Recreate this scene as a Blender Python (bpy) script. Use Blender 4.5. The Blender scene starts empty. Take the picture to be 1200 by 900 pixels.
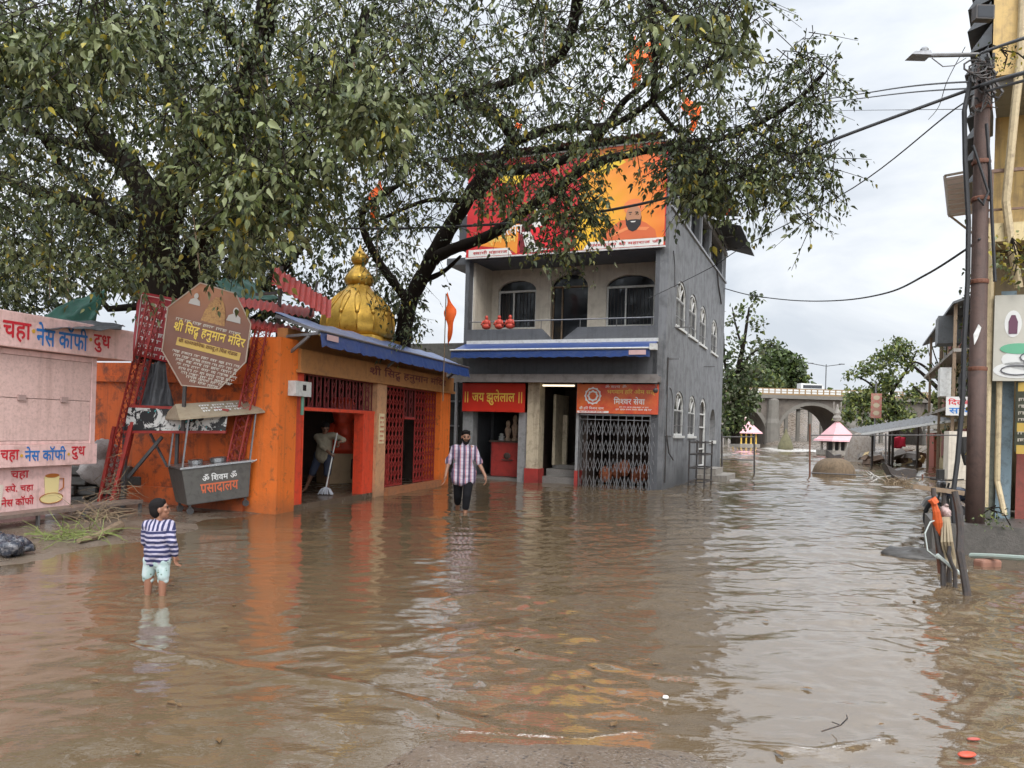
import bpy, bmesh, math, random
import numpy as np
from mathutils import Vector, Matrix, Euler
from mathutils.geometry import tessellate_polygon
rnd = random.Random(7)
S = bpy.context.scene
COL = S.collection
PI = math.pi
# ------------------------------------------------------------------ camera model (pinhole, 1200x900 picture units)
FL, ROLL, EYE = 900.0, math.radians(1.7), 1.6
def ray(px, py):
    u, v = px - 600, 500 - py
    return (u * math.cos(ROLL) - v * math.sin(ROLL)) / FL, (v * math.cos(ROLL) + u * math.sin(ROLL)) / FL
def at(px, py, d):
    a, b = ray(px, py)
    return Vector((a * d, d, EYE + b * d))
def gp(px, py, z=0.0):
    a, b = ray(px, py)
    d = (z - EYE) / b
    return Vector((a * d, d, z))
cd = bpy.data.cameras.new('camera')
cd.sensor_width = 36; cd.lens = 36 * FL / 1200; cd.shift_y = 50 / 1200
cd.clip_start = 0.05; cd.clip_end = 4000
cam = bpy.data.objects.new('camera', cd)
cam.matrix_world = Matrix.Translation((0, 0, EYE)) @ Matrix.Rotation(PI / 2, 4, 'X') @ Matrix.Rotation(ROLL, 4, 'Z')
COL.objects.link(cam); S.camera = cam

# ------------------------------------------------------------------ materials
class NT:
    def __init__(s, nt): s.nt = nt
    def n(s, t, **k):
        x = s.nt.nodes.new(t)
        for a, b in k.items(): setattr(x, a, b)
        return x
    def l(s, a, b): s.nt.links.new(a, b)
    def mix(s, fac, a, b, mode='MIX'):
        m = s.n('ShaderNodeMix', data_type='RGBA', blend_type=mode)
        for i, v in ((0, fac), (6, a), (7, b)):
            if hasattr(v, 'is_output'): s.l(v, m.inputs[i])
            elif i == 0: m.inputs[i].default_value = v
            else: m.inputs[i].default_value = (*v, 1) if len(v) == 3 else v
        return m.outputs[2]
    def math(s, op, a, b=None, c=None):
        m = s.n('ShaderNodeMath', operation=op)
        for i, v in enumerate((a, b, c)):
            if v is None: continue
            if hasattr(v, 'is_output'): s.l(v, m.inputs[i])
            else: m.inputs[i].default_value = v
        return m.outputs[0]
    def noise(s, vec, scale, detail=4, rough=.55, dist=0):
        m = s.n('ShaderNodeTexNoise'); m.inputs['Scale'].default_value = scale; m.inputs['Detail'].default_value = detail
        m.inputs['Roughness'].default_value = rough; m.inputs['Distortion'].default_value = dist
        if vec is not None: s.l(vec, m.inputs['Vector'])
        return m.outputs[0]
    def ramp(s, x, lo, hi):
        m = s.n('ShaderNodeMapRange'); m.clamp = True
        s.l(x, m.inputs[0]); m.inputs[1].default_value = lo; m.inputs[2].default_value = hi
        return m.outputs[0]
    def mapping(s, vec, sc):
        m = s.n('ShaderNodeMapping'); s.l(vec, m.inputs[0]); m.inputs['Scale'].default_value = sc
        return m.outputs[0]
def newmat(name):
    m = bpy.data.materials.new(name); m.use_nodes = True
    t = NT(m.node_tree); b = m.node_tree.nodes['Principled BSDF']
    return m, t, b
MATS = {}
def M(name, col, rough=.6, dirt=None, ds=2.5, da=.5, streak=0., metal=0., bump=.15, bs=25, var=.12, damp=0, spec=.5, lo=.48, hi=.7, coord='Object'):
    """weathered surface: base colour, patchy dirt, vertical run marks, damp foot, small bumps"""
    if name in MATS: return MATS[name]
    m, t, b = newmat(name)
    tc = t.n('ShaderNodeTexCoord').outputs[coord]
    n1 = t.noise(tc, ds, 6, .6)
    c = t.mix(n1, tuple(max(0, x * (1 - var * 1.6)) for x in col), tuple(min(1, x * (1 + var)) for x in col))
    if dirt is not None:
        n2 = t.noise(tc, ds * 2.7, 8, .7, .3)
        c = t.mix(t.math('MULTIPLY', t.ramp(n2, lo, hi), da), c, dirt)
    if streak:
        n3 = t.noise(t.mapping(tc, (7, 7, .35)), 1.6, 5, .65)
        c = t.mix(t.math('MULTIPLY', t.ramp(n3, .5, .72), streak), c, dirt or (.03, .028, .025))
    if damp:
        sx = t.n('ShaderNodeSeparateXYZ'); t.l(tc, sx.inputs[0])
        hgt = t.math('ADD', sx.outputs[2], t.math('MULTIPLY', n1, .5))
        c = t.mix(t.math('MULTIPLY', t.math('SUBTRACT', 1, t.ramp(hgt, damp * .5, damp + .3)), .75), c, dirt or (.03, .025, .02))
    t.l(c, b.inputs['Base Color'])
    b.inputs['Metallic'].default_value = metal
    r = t.math('ADD', t.math('MULTIPLY', n1, .25), rough - .12); t.l(r, b.inputs['Roughness'])
    b.inputs['Specular IOR Level'].default_value = spec
    if bump:
        bn = t.n('ShaderNodeBump'); bn.inputs['Strength'].default_value = bump; bn.inputs['Distance'].default_value = .02
        t.l(t.noise(tc, bs, 5, .65), bn.inputs['Height']); t.l(bn.outputs[0], b.inputs['Normal'])
    MATS[name] = m
    return m
def flat(name, col, rough=.5, metal=0, spec=.5):
    return M(name, col, rough, var=.06, bump=0, metal=metal, spec=spec)

# ------------------------------------------------------------------ mesh builder
class MB:
    def __init__(s): s.v = []; s.f = []; s.m = []
    def add(s, vs, fs, m=0):
        o = len(s.v); s.v += [tuple(x) for x in vs]
        s.f += [tuple(i + o for i in f) for f in fs]; s.m += [m] * len(fs); return s
    def box(s, x0, x1, y0, y1, z0, z1, m=0):
        if x0 > x1: x0, x1 = x1, x0
        if y0 > y1: y0, y1 = y1, y0
        v = [(x, y, z) for z in (z0, z1) for y in (y0, y1) for x in (x0, x1)]
        return s.add(v, [(0, 2, 3, 1), (4, 5, 7, 6), (0, 1, 5, 4), (2, 6, 7, 3), (0, 4, 6, 2), (1, 3, 7, 5)], m)
    def poly(s, pts, ext=None, m=0):
        pts = [Vector(p) for p in pts]; n = len(pts)
        if ext is None: return s.add(pts, [tuple(range(n))], m)
        e = Vector(ext); q = [p + e for p in pts]
        fs = [tuple(range(n)), tuple(range(2 * n - 1, n - 1, -1))] + [(i, i + n, (i + 1) % n + n, (i + 1) % n) for i in range(n)]
        return s.add(pts + q, fs, m)
    def holes(s, outer, holes, fn, t, m=0):
        """2-D outline with holes, lifted by fn(u, v, d); thickness t"""
        loops = [[Vector((u, v, 0)) for u, v in lp] for lp in [outer] + holes]
        flatp = [p for lp in loops for p in lp]; n = len(flatp)
        tris = tessellate_polygon(loops)
        vs = [fn(p.x, p.y, 0) for p in flatp] + [fn(p.x, p.y, t) for p in flatp]
        fs = [tuple(x) for x in tris] + [tuple(i + n for i in reversed(x)) for x in tris]
        o = 0
        for lp in loops:
            k = len(lp)
            fs += [(o + i, o + (i + 1) % k, n + o + (i + 1) % k, n + o + i) for i in range(k)]
            o += k
        return s.add(vs, fs, m)
    def tube(s, pts, r, n=8, m=0, cap=True, ref=None):
        pts = [Vector(p) for p in pts]; k = len(pts)
        rs = r if isinstance(r, (list, tuple)) else [r] * k
        o = []; prev = None
        for i, p in enumerate(pts):
            d = (pts[min(i + 1, k - 1)] - pts[max(i - 1, 0)])
            d = d.normalized() if d.length > 1e-9 else Vector((0, 0, 1))
            a = prev if prev is not None else (Vector((1, 0, 0)) if abs(d.x) < .8 else Vector((0, 1, 0)))
            a = (a - d * a.dot(d)); a = a.normalized() if a.length > 1e-6 else d.orthogonal().normalized()
            prev = a; b = d.cross(a)
            for j in range(n):
                w = 2 * PI * j / n + (PI / 4 if n == 4 else 0)
                o.append(p + (a * math.cos(w) + b * math.sin(w)) * rs[i])
        fs = [(i * n + j, i * n + (j + 1) % n, (i + 1) * n + (j + 1) % n, (i + 1) * n + j) for i in range(k - 1) for j in range(n)]
        if cap: fs += [tuple(range(n - 1, -1, -1)), tuple(range((k - 1) * n, k * n))]
        return s.add(o, fs, m)
    def bar(s, p0, p1, w=.04, h=None, m=0):
        return s.tube([p0, p1], (w if h is None else (w + h) / 2) * .7071, 4, m)
    def lathe(s, prof, n=24, c=(0, 0, 0), m=0, flute=None):
        c = Vector(c); vs = []
        for i, (r, z) in enumerate(prof):
            for j in range(n):
                w = 2 * PI * j / n; q = r * (1 + (flute(z, w) if flute else 0))
                vs.append(c + Vector((q * math.cos(w), q * math.sin(w), z)))
        fs = [(i * n + j, i * n + (j + 1) % n, (i + 1) * n + (j + 1) % n, (i + 1) * n + j) for i in range(len(prof) - 1) for j in range(n)]
        fs += [tuple(range(n - 1, -1, -1)), tuple(range((len(prof) - 1) * n, len(prof) * n))]
        return s.add(vs, fs, m)
    def ball(s, c, r, n=10, m=0):
        r = (r, r, r) if not isinstance(r, (tuple, list)) else r
        pr = [(max(math.cos(a), .02), math.sin(a)) for a in [(-PI / 2) + PI * i / n for i in range(n + 1)]]
        vs = []; k = 2 * n
        for q, z in pr:
            for j in range(k): vs.append((c[0] + r[0] * q * math.cos(2 * PI * j / k), c[1] + r[1] * q * math.sin(2 * PI * j / k), c[2] + r[2] * z))
        fs = [(i * k + j, i * k + (j + 1) % k, (i + 1) * k + (j + 1) % k, (i + 1) * k + j) for i in range(n) for j in range(k)]
        fs += [tuple(range(k - 1, -1, -1)), tuple(range(n * k, n * k + k))]
        return s.add(vs, fs, m)
    def corr(s, p0, u, w, amp=.02, pitch=.09, t=.006, m=0, bow=0.):
        """corrugated sheet: starts at p0, ridges run along w, profile along u"""
        p0, u, w = Vector(p0), Vector(u), Vector(w); nrm = u.cross(w).normalized()
        k = max(4, int(u.length / pitch * 4)); vs = []
        for dz in (0, t):
            for e in (0, .5, 1):
                for i in range(k + 1):
                    vs.append(p0 + u * (i / k) + w * e + nrm * (amp * math.sin(2 * PI * i / 4) + dz + bow * math.sin(PI * e)))
        q = k + 1; h = 3 * q
        fs = [(e * q + i, e * q + i + 1, (e + 1) * q + i + 1, (e + 1) * q + i) for e in (0, 1) for i in range(k)]
        fs += [tuple(x + h for x in reversed(f)) for f in fs]
        fs += [(i, i + h, i + 1 + h, i + 1) for i in range(k)] + [(2 * q + i, 2 * q + i + 1, 2 * q + i + 1 + h, 2 * q + i + h) for i in range(k)]
        return s.add(vs, fs, m)
    def build(s, name, mats, parent=None, loc=(0, 0, 0), rotz=0, smooth=False, bevel=0, label=None):
        me = bpy.data.meshes.new(name); me.from_pydata(s.v, [], s.f)
        for x in (mats if isinstance(mats, (list, tuple)) else [mats]): me.materials.append(x)
        me.polygons.foreach_set('material_index', s.m)
        if smooth: me.polygons.foreach_set('use_smooth', [True] * len(s.f))
        me.update()
        bm = bmesh.new(); bm.from_mesh(me); bmesh.ops.recalc_face_normals(bm, faces=bm.faces); bm.to_mesh(me); bm.free()
        o = bpy.data.objects.new(name, me); COL.objects.link(o)
        o.location = loc; o.rotation_euler = (0, 0, rotz)
        if parent: o.parent = parent
        if bevel:
            b = o.modifiers.new('b', 'BEVEL'); b.width = bevel; b.segments = 2; b.limit_method = 'ANGLE'
        if label: o['label'] = label
        return o
def crumple(o, amp=.05, sc=6., seed=0.):
    from mathutils import noise as nz
    for v in o.data.vertices:
        p = v.co * sc + Vector((seed, seed * 2, 0)); n = v.normal
        v.co += n * amp * (nz.noise(p) + .6 * nz.noise(p * 2.1) + .4 * abs(nz.noise(p * 4.3)))
    return o
def tag(o, label=None, cat=None, group=None, kind=None):
    if label: o['label'] = label
    if cat: o['category'] = cat
    if group: o['group'] = group
    if kind: o['kind'] = kind
    return o
def E(name, label, cat, loc=(0, 0, 0), rotz=0, group=None):
    o = bpy.data.objects.new(name, None); COL.objects.link(o); o.empty_display_size = .2
    o.location = loc; o.rotation_euler = (0, 0, rotz)
    return tag(o, label, cat, group)
def copy_tree(o, parent=None):
    c = o.copy(); COL.objects.link(c); c.parent = parent
    for ch in [x for x in bpy.data.objects if x.parent == o]: copy_tree(ch, c)
    return c

# ------------------------------------------------------------------ Devanagari lettering (glyphs laid out by hand: short i, half forms, ra-strokes)
VIR = '\u094d'
_gc = {}
def glyph(s):
    if s in _gc: return _gc[s]
    c = bpy.data.curves.new('tmp', 'FONT'); c.body = s; c.size = 1; c.resolution_u = 3
    o = bpy.data.objects.new('tmp', c); COL.objects.link(o)
    bpy.context.view_layer.update()
    me = bpy.data.meshes.new_from_object(o.evaluated_get(bpy.context.evaluated_depsgraph_get()))
    v = [(p.co.x, p.co.y) for p in me.vertices]; f = [tuple(p.vertices) for p in me.polygons]
    bpy.data.objects.remove(o); bpy.data.curves.remove(c); bpy.data.meshes.remove(me)
    _gc[s] = (v, f); return _gc[s]
def half(ch):
    v, f = glyph(ch); x1 = max(p[0] for p in v)
    bm = bmesh.new(); bv = [bm.verts.new((a, b, 0)) for a, b in v]
    for q in f:
        try: bm.faces.new([bv[i] for i in q])
        except ValueError: pass
    cut = x1 - .17 if ch not in 'क' else x1 - .12
    bmesh.ops.bisect_plane(bm, geom=bm.verts[:] + bm.edges[:] + bm.faces[:], plane_co=(cut, 0, 0), plane_no=(1, 0, 0), clear_outer=True)
    bm.verts.index_update()
    r = ([(p.co.x, p.co.y) for p in bm.verts], [tuple(w.index for w in q.verts) for q in bm.faces]); bm.free()
    return r, cut
def layout(s):
    out_v, out_f = [], []; x = 0.; i = 0
    def put(g, dx, dy=0, sc=1.):
        o = len(out_v); out_v.extend([(a * sc + dx, b * sc + dy) for a, b in g[0]]); out_f.extend([tuple(k + o for k in q) for q in g[1]])
    signs = set(chr(c) for c in range(0x93a, 0x950)) | {'\u0902', '\u0901', '\u0903'}
    while i < len(s):
        ch = s[i]
        if ch == ' ': x += .28; i += 1; continue
        if i + 2 < len(s) and s[i + 1] == VIR:
            nx = s[i + 2]
            if nx == 'र':
                j = i + 3; tail = ''
                while j < len(s) and s[j] in signs: tail += s[j]; j += 1
                pre = 'ि' if 'ि' in tail else ''; tail = tail.replace('ि', '')
                g = glyph(ch); w = max(p[0] for p in g[0]); y0 = min(p[1] for p in g[0])
                k = glyph(pre + ch + tail); put(k, x)
                off = max(p[0] for p in glyph(pre + ch)[0])
                put(([(off - .16, .24), (off - .13, .32), (off - .42, .05), (off - .38, -.01)], [(0, 1, 2, 3)]), x)
                x += max(p[0] for p in k[0]) + .0; i = j; continue
            if ch == 'द' and nx == 'ध':
                j = i + 3; tail = ''
                while j < len(s) and s[j] in signs: tail += s[j]; j += 1
                pre = 'ि' if 'ि' in tail else ''; tail = tail.replace('ि', '')
                k = glyph(pre + 'द' + tail); put(k, x); w0 = max(p[0] for p in glyph(pre)[0]) if pre else 0
                put(glyph('ध'), x + w0 + .08, -.33, .62); x += max(p[0] for p in k[0]); i = j; continue
            g, w = half(ch)
            j = i + 3
            if j < len(s) and s[j] == 'ि':
                k = glyph('ि'); kw = .26; put(k, x); x += kw
                put(g, x); x += w; s = s[:j] + s[j + 1:]; i += 2; continue
            put(g, x); x += w; i += 2; continue
        j = i + 1; tail = ''
        while j < len(s) and s[j] in signs and s[j] != VIR: tail += s[j]; j += 1
        pre = 'ि' if 'ि' in tail else ''; tail = tail.replace('ि', '')
        g = glyph(pre + ch + tail)
        if g[0]: put(g, x); x += max(p[0] for p in g[0]) + (0 if '\u0900' < ch < '\u0980' else .05)
        i = j
    return out_v, out_f
def text(name, s, mat, parent, org, u, up, w, h, bold=.02, out=.004, lift=None, label=None, mb=None):
    """painted letters: s fitted in a w x h box whose lower-left corner is org, running along u, rising along up"""
    v, f = layout(s)
    xs = [p[0] for p in v]; ys = [p[1] for p in v]
    sx = w / (max(xs) - min(xs)); sy = h / (max(ys) - min(ys)); x0, y0 = min(xs), min(ys)
    u, up, org = Vector(u).normalized(), Vector(up).normalized(), Vector(org)
    nrm = u.cross(up).normalized()
    b = mb or MB()
    offs = [(0, 0)] if not bold else [(0, 0), (bold, 0), (-bold, 0), (0, bold), (0, -bold)]
    for k, (ox, oy) in enumerate(offs):
        b.add([org + u * ((p[0] - x0 + ox) * sx) + up * ((p[1] - y0 + oy) * sy) + nrm * (out + k * .0006) for p in v], f)
    if mb: return mb
    me = bpy.data.meshes.new(name); me.from_pydata(b.v, [], b.f); me.materials.append(mat)
    o = bpy.data.objects.new(name, me); COL.objects.link(o); o.parent = parent
    if label: o['label'] = label
    return o
def scribble(mb, org, u, up, w, h, seed=0, m=0, out=.004):
    """a line of lettering too small to read in the photograph: a row of word-like strokes"""
    r = random.Random(seed); u, up, org = Vector(u).normalized(), Vector(up).normalized(), Vector(org); nrm = u.cross(up).normalized() * out
    x = 0
    while x < w:
        L = min(w - x, h * r.uniform(1.5, 4)); p = org + u * x + nrm
        mb.add([p + up * h * .8, p + u * L + up * h * .8, p + u * L + up * h, p + up * h], [(0, 1, 2, 3)], m)
        y = 0
        while y < L - h * .3:
            a = p + u * y + nrm * .2; hh = h * r.uniform(.0, .3); ww = h * r.uniform(.15, .4)
            mb.add([a + up * hh, a + u * ww + up * hh, a + u * ww + up * h * .82, a + up * h * .82], [(0, 1, 2, 3)], m)
            y += h * r.uniform(.45, .8)
        x += L + h * .7
    return mb
def arch(x0, x1, z0, z1, rise=None, n=10, pointed=0):
    w = (x1 - x0) / 2; rise = w if rise is None else rise; c = (x0 + x1) / 2; zs = z1 - rise
    pts = [(x0, z0), (x1, z0)]
    for i in range(n + 1):
        a = PI * i / n; pts.append((c + w * math.cos(a), zs + rise * (math.sin(a) ** (1.0 if not pointed else .8))))
    return pts
HAZE = 0
# ------------------------------------------------------------------ world and sun: overcast
w = bpy.data.worlds.new('World'); S.world = w; w.use_nodes = True
t = NT(w.node_tree); bg = w.node_tree.nodes['Background']
sky = t.n('ShaderNodeTexSky', sky_type='NISHITA'); sky.sun_disc = False
SUN_EL, SUN_AZ = math.radians(46), math.radians(165)
sky.sun_elevation = SUN_EL; sky.sun_rotation = SUN_AZ
tc = t.n('ShaderNodeTexCoord').outputs['Generated']
cl = t.noise(t.mapping(tc, (1, 1, 2.6)), 2.3, 7, .55, .5)
cloud = t.mix(t.ramp(cl, .36, .60), (8.1, 8.3, 8.5), (5.3, 5.7, 6.25))
c = t.mix(.95, sky.outputs[0], cloud)
sx = t.n('ShaderNodeSeparateXYZ'); t.l(tc, sx.inputs[0])            # overcast: the zenith and the side of the hidden sun are the brightest
gain = t.math('ADD', t.math('ADD', 1, t.math('MULTIPLY', t.ramp(sx.outputs[2], .1, .6), .2)), t.math('ADD', t.math('MULTIPLY', t.ramp(sx.outputs[2], .5, .95), 2.2), t.math('MULTIPLY', t.ramp(t.math('MULTIPLY', sx.outputs[1], -1), .0, .9), 1.6)))
vm = t.n('ShaderNodeVectorMath', operation='SCALE'); t.l(c, vm.inputs[0]); t.l(gain, vm.inputs['Scale']); c = vm.outputs[0]
t.l(c, bg.inputs[0]); bg.inputs[1].default_value = .1
sl = bpy.data.lights.new('sun', 'SUN'); sl.energy = 1.5; sl.angle = math.radians(22); sl.color = (1, .96, .9)
so = bpy.data.objects.new('sun', sl); COL.objects.link(so)
dirv = Vector((math.sin(SUN_AZ) * math.cos(SUN_EL), math.cos(SUN_AZ) * math.cos(SUN_EL), math.sin(SUN_EL)))
so.rotation_euler = dirv.to_track_quat('Z', 'Y').to_euler(); so.location = dirv * 50
S.view_settings.view_transform = 'Standard'; S.view_settings.look = 'None'; S.view_settings.gamma = 1
S.view_settings.exposure = .42; S.view_settings.use_curve_mapping = False
S.cycles.max_bounces = 5; S.cycles.diffuse_bounces = 2; S.cycles.glossy_bounces = 2; S.cycles.transmission_bounces = 2; S.cycles.volume_bounces = 0; S.cycles.transparent_max_bounces = 8; S.cycles.caustics_reflective = False; S.cycles.caustics_refractive = False
S.cycles.use_denoising = True; S.cycles.use_adaptive_sampling = True; S.cycles.adaptive_threshold = .03

# ------------------------------------------------------------------ ground and water
def vnoise(x, y, seed=0):
    xi, yi = np.floor(x).astype(np.int64), np.floor(y).astype(np.int64); fx, fy = x - xi, y - yi
    fx = fx * fx * (3 - 2 * fx); fy = fy * fy * (3 - 2 * fy)
    def h(a, b):
        n = (a * 374761393 + b * 668265263 + seed * 1442695) & 0xffffffff
        n = ((n ^ (n >> 13)) * 1274126177) & 0xffffffff
        return ((n ^ (n >> 16)) & 0xffff) / 65535.
    return (h(xi, yi) * (1 - fx) + h(xi + 1, yi) * fx) * (1 - fy) + (h(xi, yi + 1) * (1 - fx) + h(xi + 1, yi + 1) * fx) * fy
def grid_mesh(name, X, Y, Z, mat, wrap=False, attr=None):
    r, c = X.shape; me = bpy.data.meshes.new(name)
    co = np.stack([X, Y, Z], -1).reshape(-1, 3).astype(np.float32)
    i = np.arange(r * c).reshape(r, c)
    if wrap: i = np.concatenate([i, i[:, :1]], 1)
    q = np.stack([i[:-1, :-1], i[:-1, 1:], i[1:, 1:], i[1:, :-1]], -1).reshape(-1, 4)[:, ::-1]
    me.vertices.add(len(co)); me.vertices.foreach_set('co', co.ravel())
    me.loops.add(q.size); me.loops.foreach_set('vertex_index', q.ravel().astype(np.int32))
    me.polygons.add(len(q)); me.polygons.foreach_set('loop_start', np.arange(0, q.size, 4, dtype=np.int32))
    me.polygons.foreach_set('loop_total', np.full(len(q), 4, np.int32)); me.polygons.foreach_set('use_smooth', np.ones(len(q), bool))
    me.update(calc_edges=True)
    if attr is not None:
        a = me.attributes.new('foam', 'FLOAT', 'POINT'); a.data.foreach_set('value', attr.ravel().astype(np.float32))
    me.materials.append(mat)
    o = bpy.data.objects.new(name, me); COL.objects.link(o); return o
def seg_dist(X, Y, pts):
    d = np.full(X.shape, 1e9); side = np.zeros(X.shape)
    for (ax, ay), (bx, by) in zip(pts[:-1], pts[1:]):
        ux, uy = bx - ax, by - ay; L = ux * ux + uy * uy
        k = np.clip(((X - ax) * ux + (Y - ay) * uy) / L, 0, 1)
        dd = np.hypot(X - ax - k * ux, Y - ay - k * uy)
        sd = ux * (Y - ay) - uy * (X - ax)
        side = np.where(dd < d, sd, side); d = np.minimum(d, dd)
    return d, np.sign(side)
shore = [(-9, 2.0), (-7.6, 6.0)] + [tuple(gp(*p)[:2]) for p in ((0, 668), (110, 648), (190, 628), (260, 609), (305, 600))] + [(-4.2, 14.0), (-6, 20), (-12, 40), (-40, 70)]
def hsm(a, b, x): k = np.clip((x - a) / (b - a), 0, 1); return k * k * (3 - 2 * k)
def ground_h(X, Y):
    d, sd = seg_dist(X, Y, shore); s = d * sd            # >0 on the land side (left)
    h = np.where(s > 0, .10 * np.tanh(s * .35), -.055 * np.minimum(-s, 5.) )
    h = h + (vnoise(X * 1.1, Y * 1.1) - .5) * .03 * np.exp(-np.abs(s) / 2)
    m = np.exp(-(((X - .3) / 1.3) ** 4 + ((Y - 3.15) / 1.2) ** 4))
    h = h + m * (.335 + .05 * (vnoise(X * 3, Y * 3, 41) - .5) + .02 * (vnoise(X * 9, Y * 9, 42) - .5))
    dr = np.hypot((X - 7.6) / 2.4, (Y - 9.4) / 1.7); h = h + .26 * np.exp(-dr ** 2)
    far = np.hypot(X, Y)
    h = np.where(far > 50, h - 1.2 * hsm(50, 80, far), h)
    bank = hsm(150, 175, Y) * 7 + hsm(0, 4, X - 17.5 - .17 * Y) * hsm(9, 14, Y) * 2.0
    return h + bank + hsm(20, 45, -X) * 1.0
th = np.linspace(0, 2 * PI, 361)[:-1]; rr = np.geomspace(.3, 2500, 330)
R_, T_ = np.meshgrid(rr, th, indexing='ij'); X = R_ * np.sin(T_); Y = R_ * np.cos(T_)
m_ground, t, b = newmat('wet_ground')
tc = t.n('ShaderNodeTexCoord').outputs['Object']
a = t.noise(tc, 1.3, 7, .6); g = t.noise(tc, 60, 3, .7)
c = t.mix(a, (.085, .062, .044), (.17, .128, .092)); c = t.mix(t.ramp(g, .52, .62), c, (.2, .17, .145)); c = t.mix(t.ramp(t.noise(tc, 35, 3), .6, .68), c, (.035, .03, .027))
t.l(c, b.inputs['Base Color']); t.l(t.math('ADD', t.math('MULTIPLY', t.ramp(a, .4, .62), .5), .12), b.inputs['Roughness'])
bn = t.n('ShaderNodeBump'); bn.inputs['Strength'].default_value = .5; bn.inputs['Distance'].default_value = .012; t.l(g, bn.inputs['Height']); t.l(bn.outputs[0], b.inputs['Normal'])
o = grid_mesh('ground', X, Y, ground_h(X, Y), m_ground, wrap=True); tag(o, kind='structure')

m_water, t, b = newmat('muddy_flood_water')
tcn = t.n('ShaderNodeTexCoord').outputs['Object']
geo = t.n('ShaderNodeNewGeometry')
at_ = t.n('ShaderNodeAttribute', attribute_name='foam')
big = t.noise(tcn, .35, 4, .6)
c = t.mix(big, (.088, .060, .034), (.150, .107, .063))
fn = t.noise(t.mapping(tcn, (1, 1.6, 1)), 14, 8, .85, .8)
fm = t.ramp(t.math('ADD', at_.outputs['Fac'], t.math('SUBTRACT', fn, .5)), .50, .62)
c = t.mix(t.math('MULTIPLY', fm, .9), c, (.58, .55, .51))
t.l(c, b.inputs['Base Color']); b.inputs['IOR'].default_value = 2.6
t.l(t.math('ADD', t.math('MULTIPLY', fm, .5), .0), b.inputs['Roughness'])
h1 = t.noise(t.mapping(tcn, (.75, 1.7, 1)), 5.5, 3, .55, .4); h2 = t.noise(t.mapping(tcn, (1, 1.6, 1)), 17, 3, .5)
hh = t.math('ADD', h1, t.math('MULTIPLY', h2, .45))
bn = t.n('ShaderNodeBump'); bn.inputs['Strength'].default_value = .3; bn.inputs['Distance'].default_value = .011
t.l(hh, bn.inputs['Height']); t.l(bn.outputs[0], b.inputs['Normal'])
NC = 620
a1 = np.linspace(-1, 1, NC); th = a1 * .68 + a1 ** 5 * .72; rr = np.concatenate([np.geomspace(.35, 2.6, 50)[:-1], np.geomspace(2.6, 60, 860)[:-1], np.geomspace(60, 420, 120)])
R_, T_ = np.meshgrid(rr, th, indexing='ij'); X = R_ * np.sin(T_); Y = R_ * np.cos(T_)
rs = np.random.RandomState(5); Z = np.zeros_like(X)
wx = X + .35 * (vnoise(X * .7, Y * .7, 3) - .5); wy = Y + .35 * (vnoise(X * .7, Y * .7, 4) - .5)
chop = (.55 + .9 * vnoise(X * .55 + 9, Y * .4, 31)) * (.42 + .65 * hsm(-1, 5, X - 1.5 + .15 * Y) + .2 * hsm(14, 25, Y)); chop = chop * (1 + .5 * hsm(22, 40, R_))
for k in range(84):
    lam = .13 * (2.4 / .13) ** (rs.rand() ** 1.25); ang = PI / 2 + rs.randn() * (.42 if lam > .5 else .7) + .2; kk = 2 * PI / lam
    amp = .0022 * lam ** .62 * (.6 + .8 * rs.rand())
    res = 1 - hsm(.16, .30, R_ * .0036 / lam)   # fades out where the mesh is too coarse
    Z += amp * np.sin(kk * (wx * math.cos(ang) + wy * math.sin(ang)) + rs.rand() * 6.28) * res
Z *= chop
crest = [tuple(gp(*p)[:2]) for p in ((120, 752), (175, 764), (240, 774), (300, 784), (370, 796), (440, 808), (520, 835), (600, 862))]
d, sd = seg_dist(X, Y, crest); Z += .022 * np.exp(-(d / .09) ** 2) * (.6 + .4 * vnoise(X * 3, Y * 3, 8)) - .006 * np.exp(-(d / .2) ** 2)
foam = .30 * np.exp(-(d / .05) ** 2) * hsm(.35, .6, vnoise(X * 2, Y * 2, 9))
crest2 = [tuple(gp(*p)[:2]) for p in ((600, 760), (680, 775), (760, 790), (850, 800), (960, 806))]
d, sd = seg_dist(X, Y, crest2); Z += .012 * np.exp(-(d / .08) ** 2)
edge = [tuple(gp(*p)[:2]) for p in ((540, 858), (610, 862), (690, 866), (740, 858), (800, 862), (880, 872), (960, 880), (1040, 868))]
d, sd = seg_dist(X, Y, edge); Z += .008 * np.exp(-(d / .04) ** 2); foam = np.maximum(foam, .52 * np.exp(-(d / .05) ** 2) * hsm(.0, .5, vnoise(X * 5, Y * 5, 2)))
for wx_, wy_ in ((-3.23, 6.9), (-3.09, 6.86), (-.91, 14.1), (4.8, 8.5), (4.9, 8.3)):   # rings round the legs and stakes
    q = np.hypot(X - wx_, Y - wy_); Z += .006 * np.cos(q * 38) * np.exp(-q / .22); foam = np.maximum(foam, .44 * np.exp(-((q - .07) / .03) ** 2))
gh = ground_h(X, Y); Z *= .15 + .85 * hsm(0, .12, -gh)
foam = np.maximum(foam, np.where(R_ < 5, .5, .40) * np.exp(-(gh / .005) ** 2) * (R_ < 30) * hsm(.4, .7, vnoise(X * 4, Y * 4, 12)))
rap = hsm(36, 66, Y) * (1 - hsm(98, 125, Y)) * (.43 + .45 * (vnoise(X * .25, Y * .12, 6) - .5)); foam = np.maximum(foam, rap)
foam = np.maximum(foam, .52 * hsm(26, 45, Y) * vnoise(X * .5, Y * .22, 16))
Z += rap * .5 * (vnoise(X * .5, Y * .25, 5) - .5)
o = grid_mesh('water', X, Y, Z, m_water, attr=foam); tag(o, kind='structure')
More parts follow.
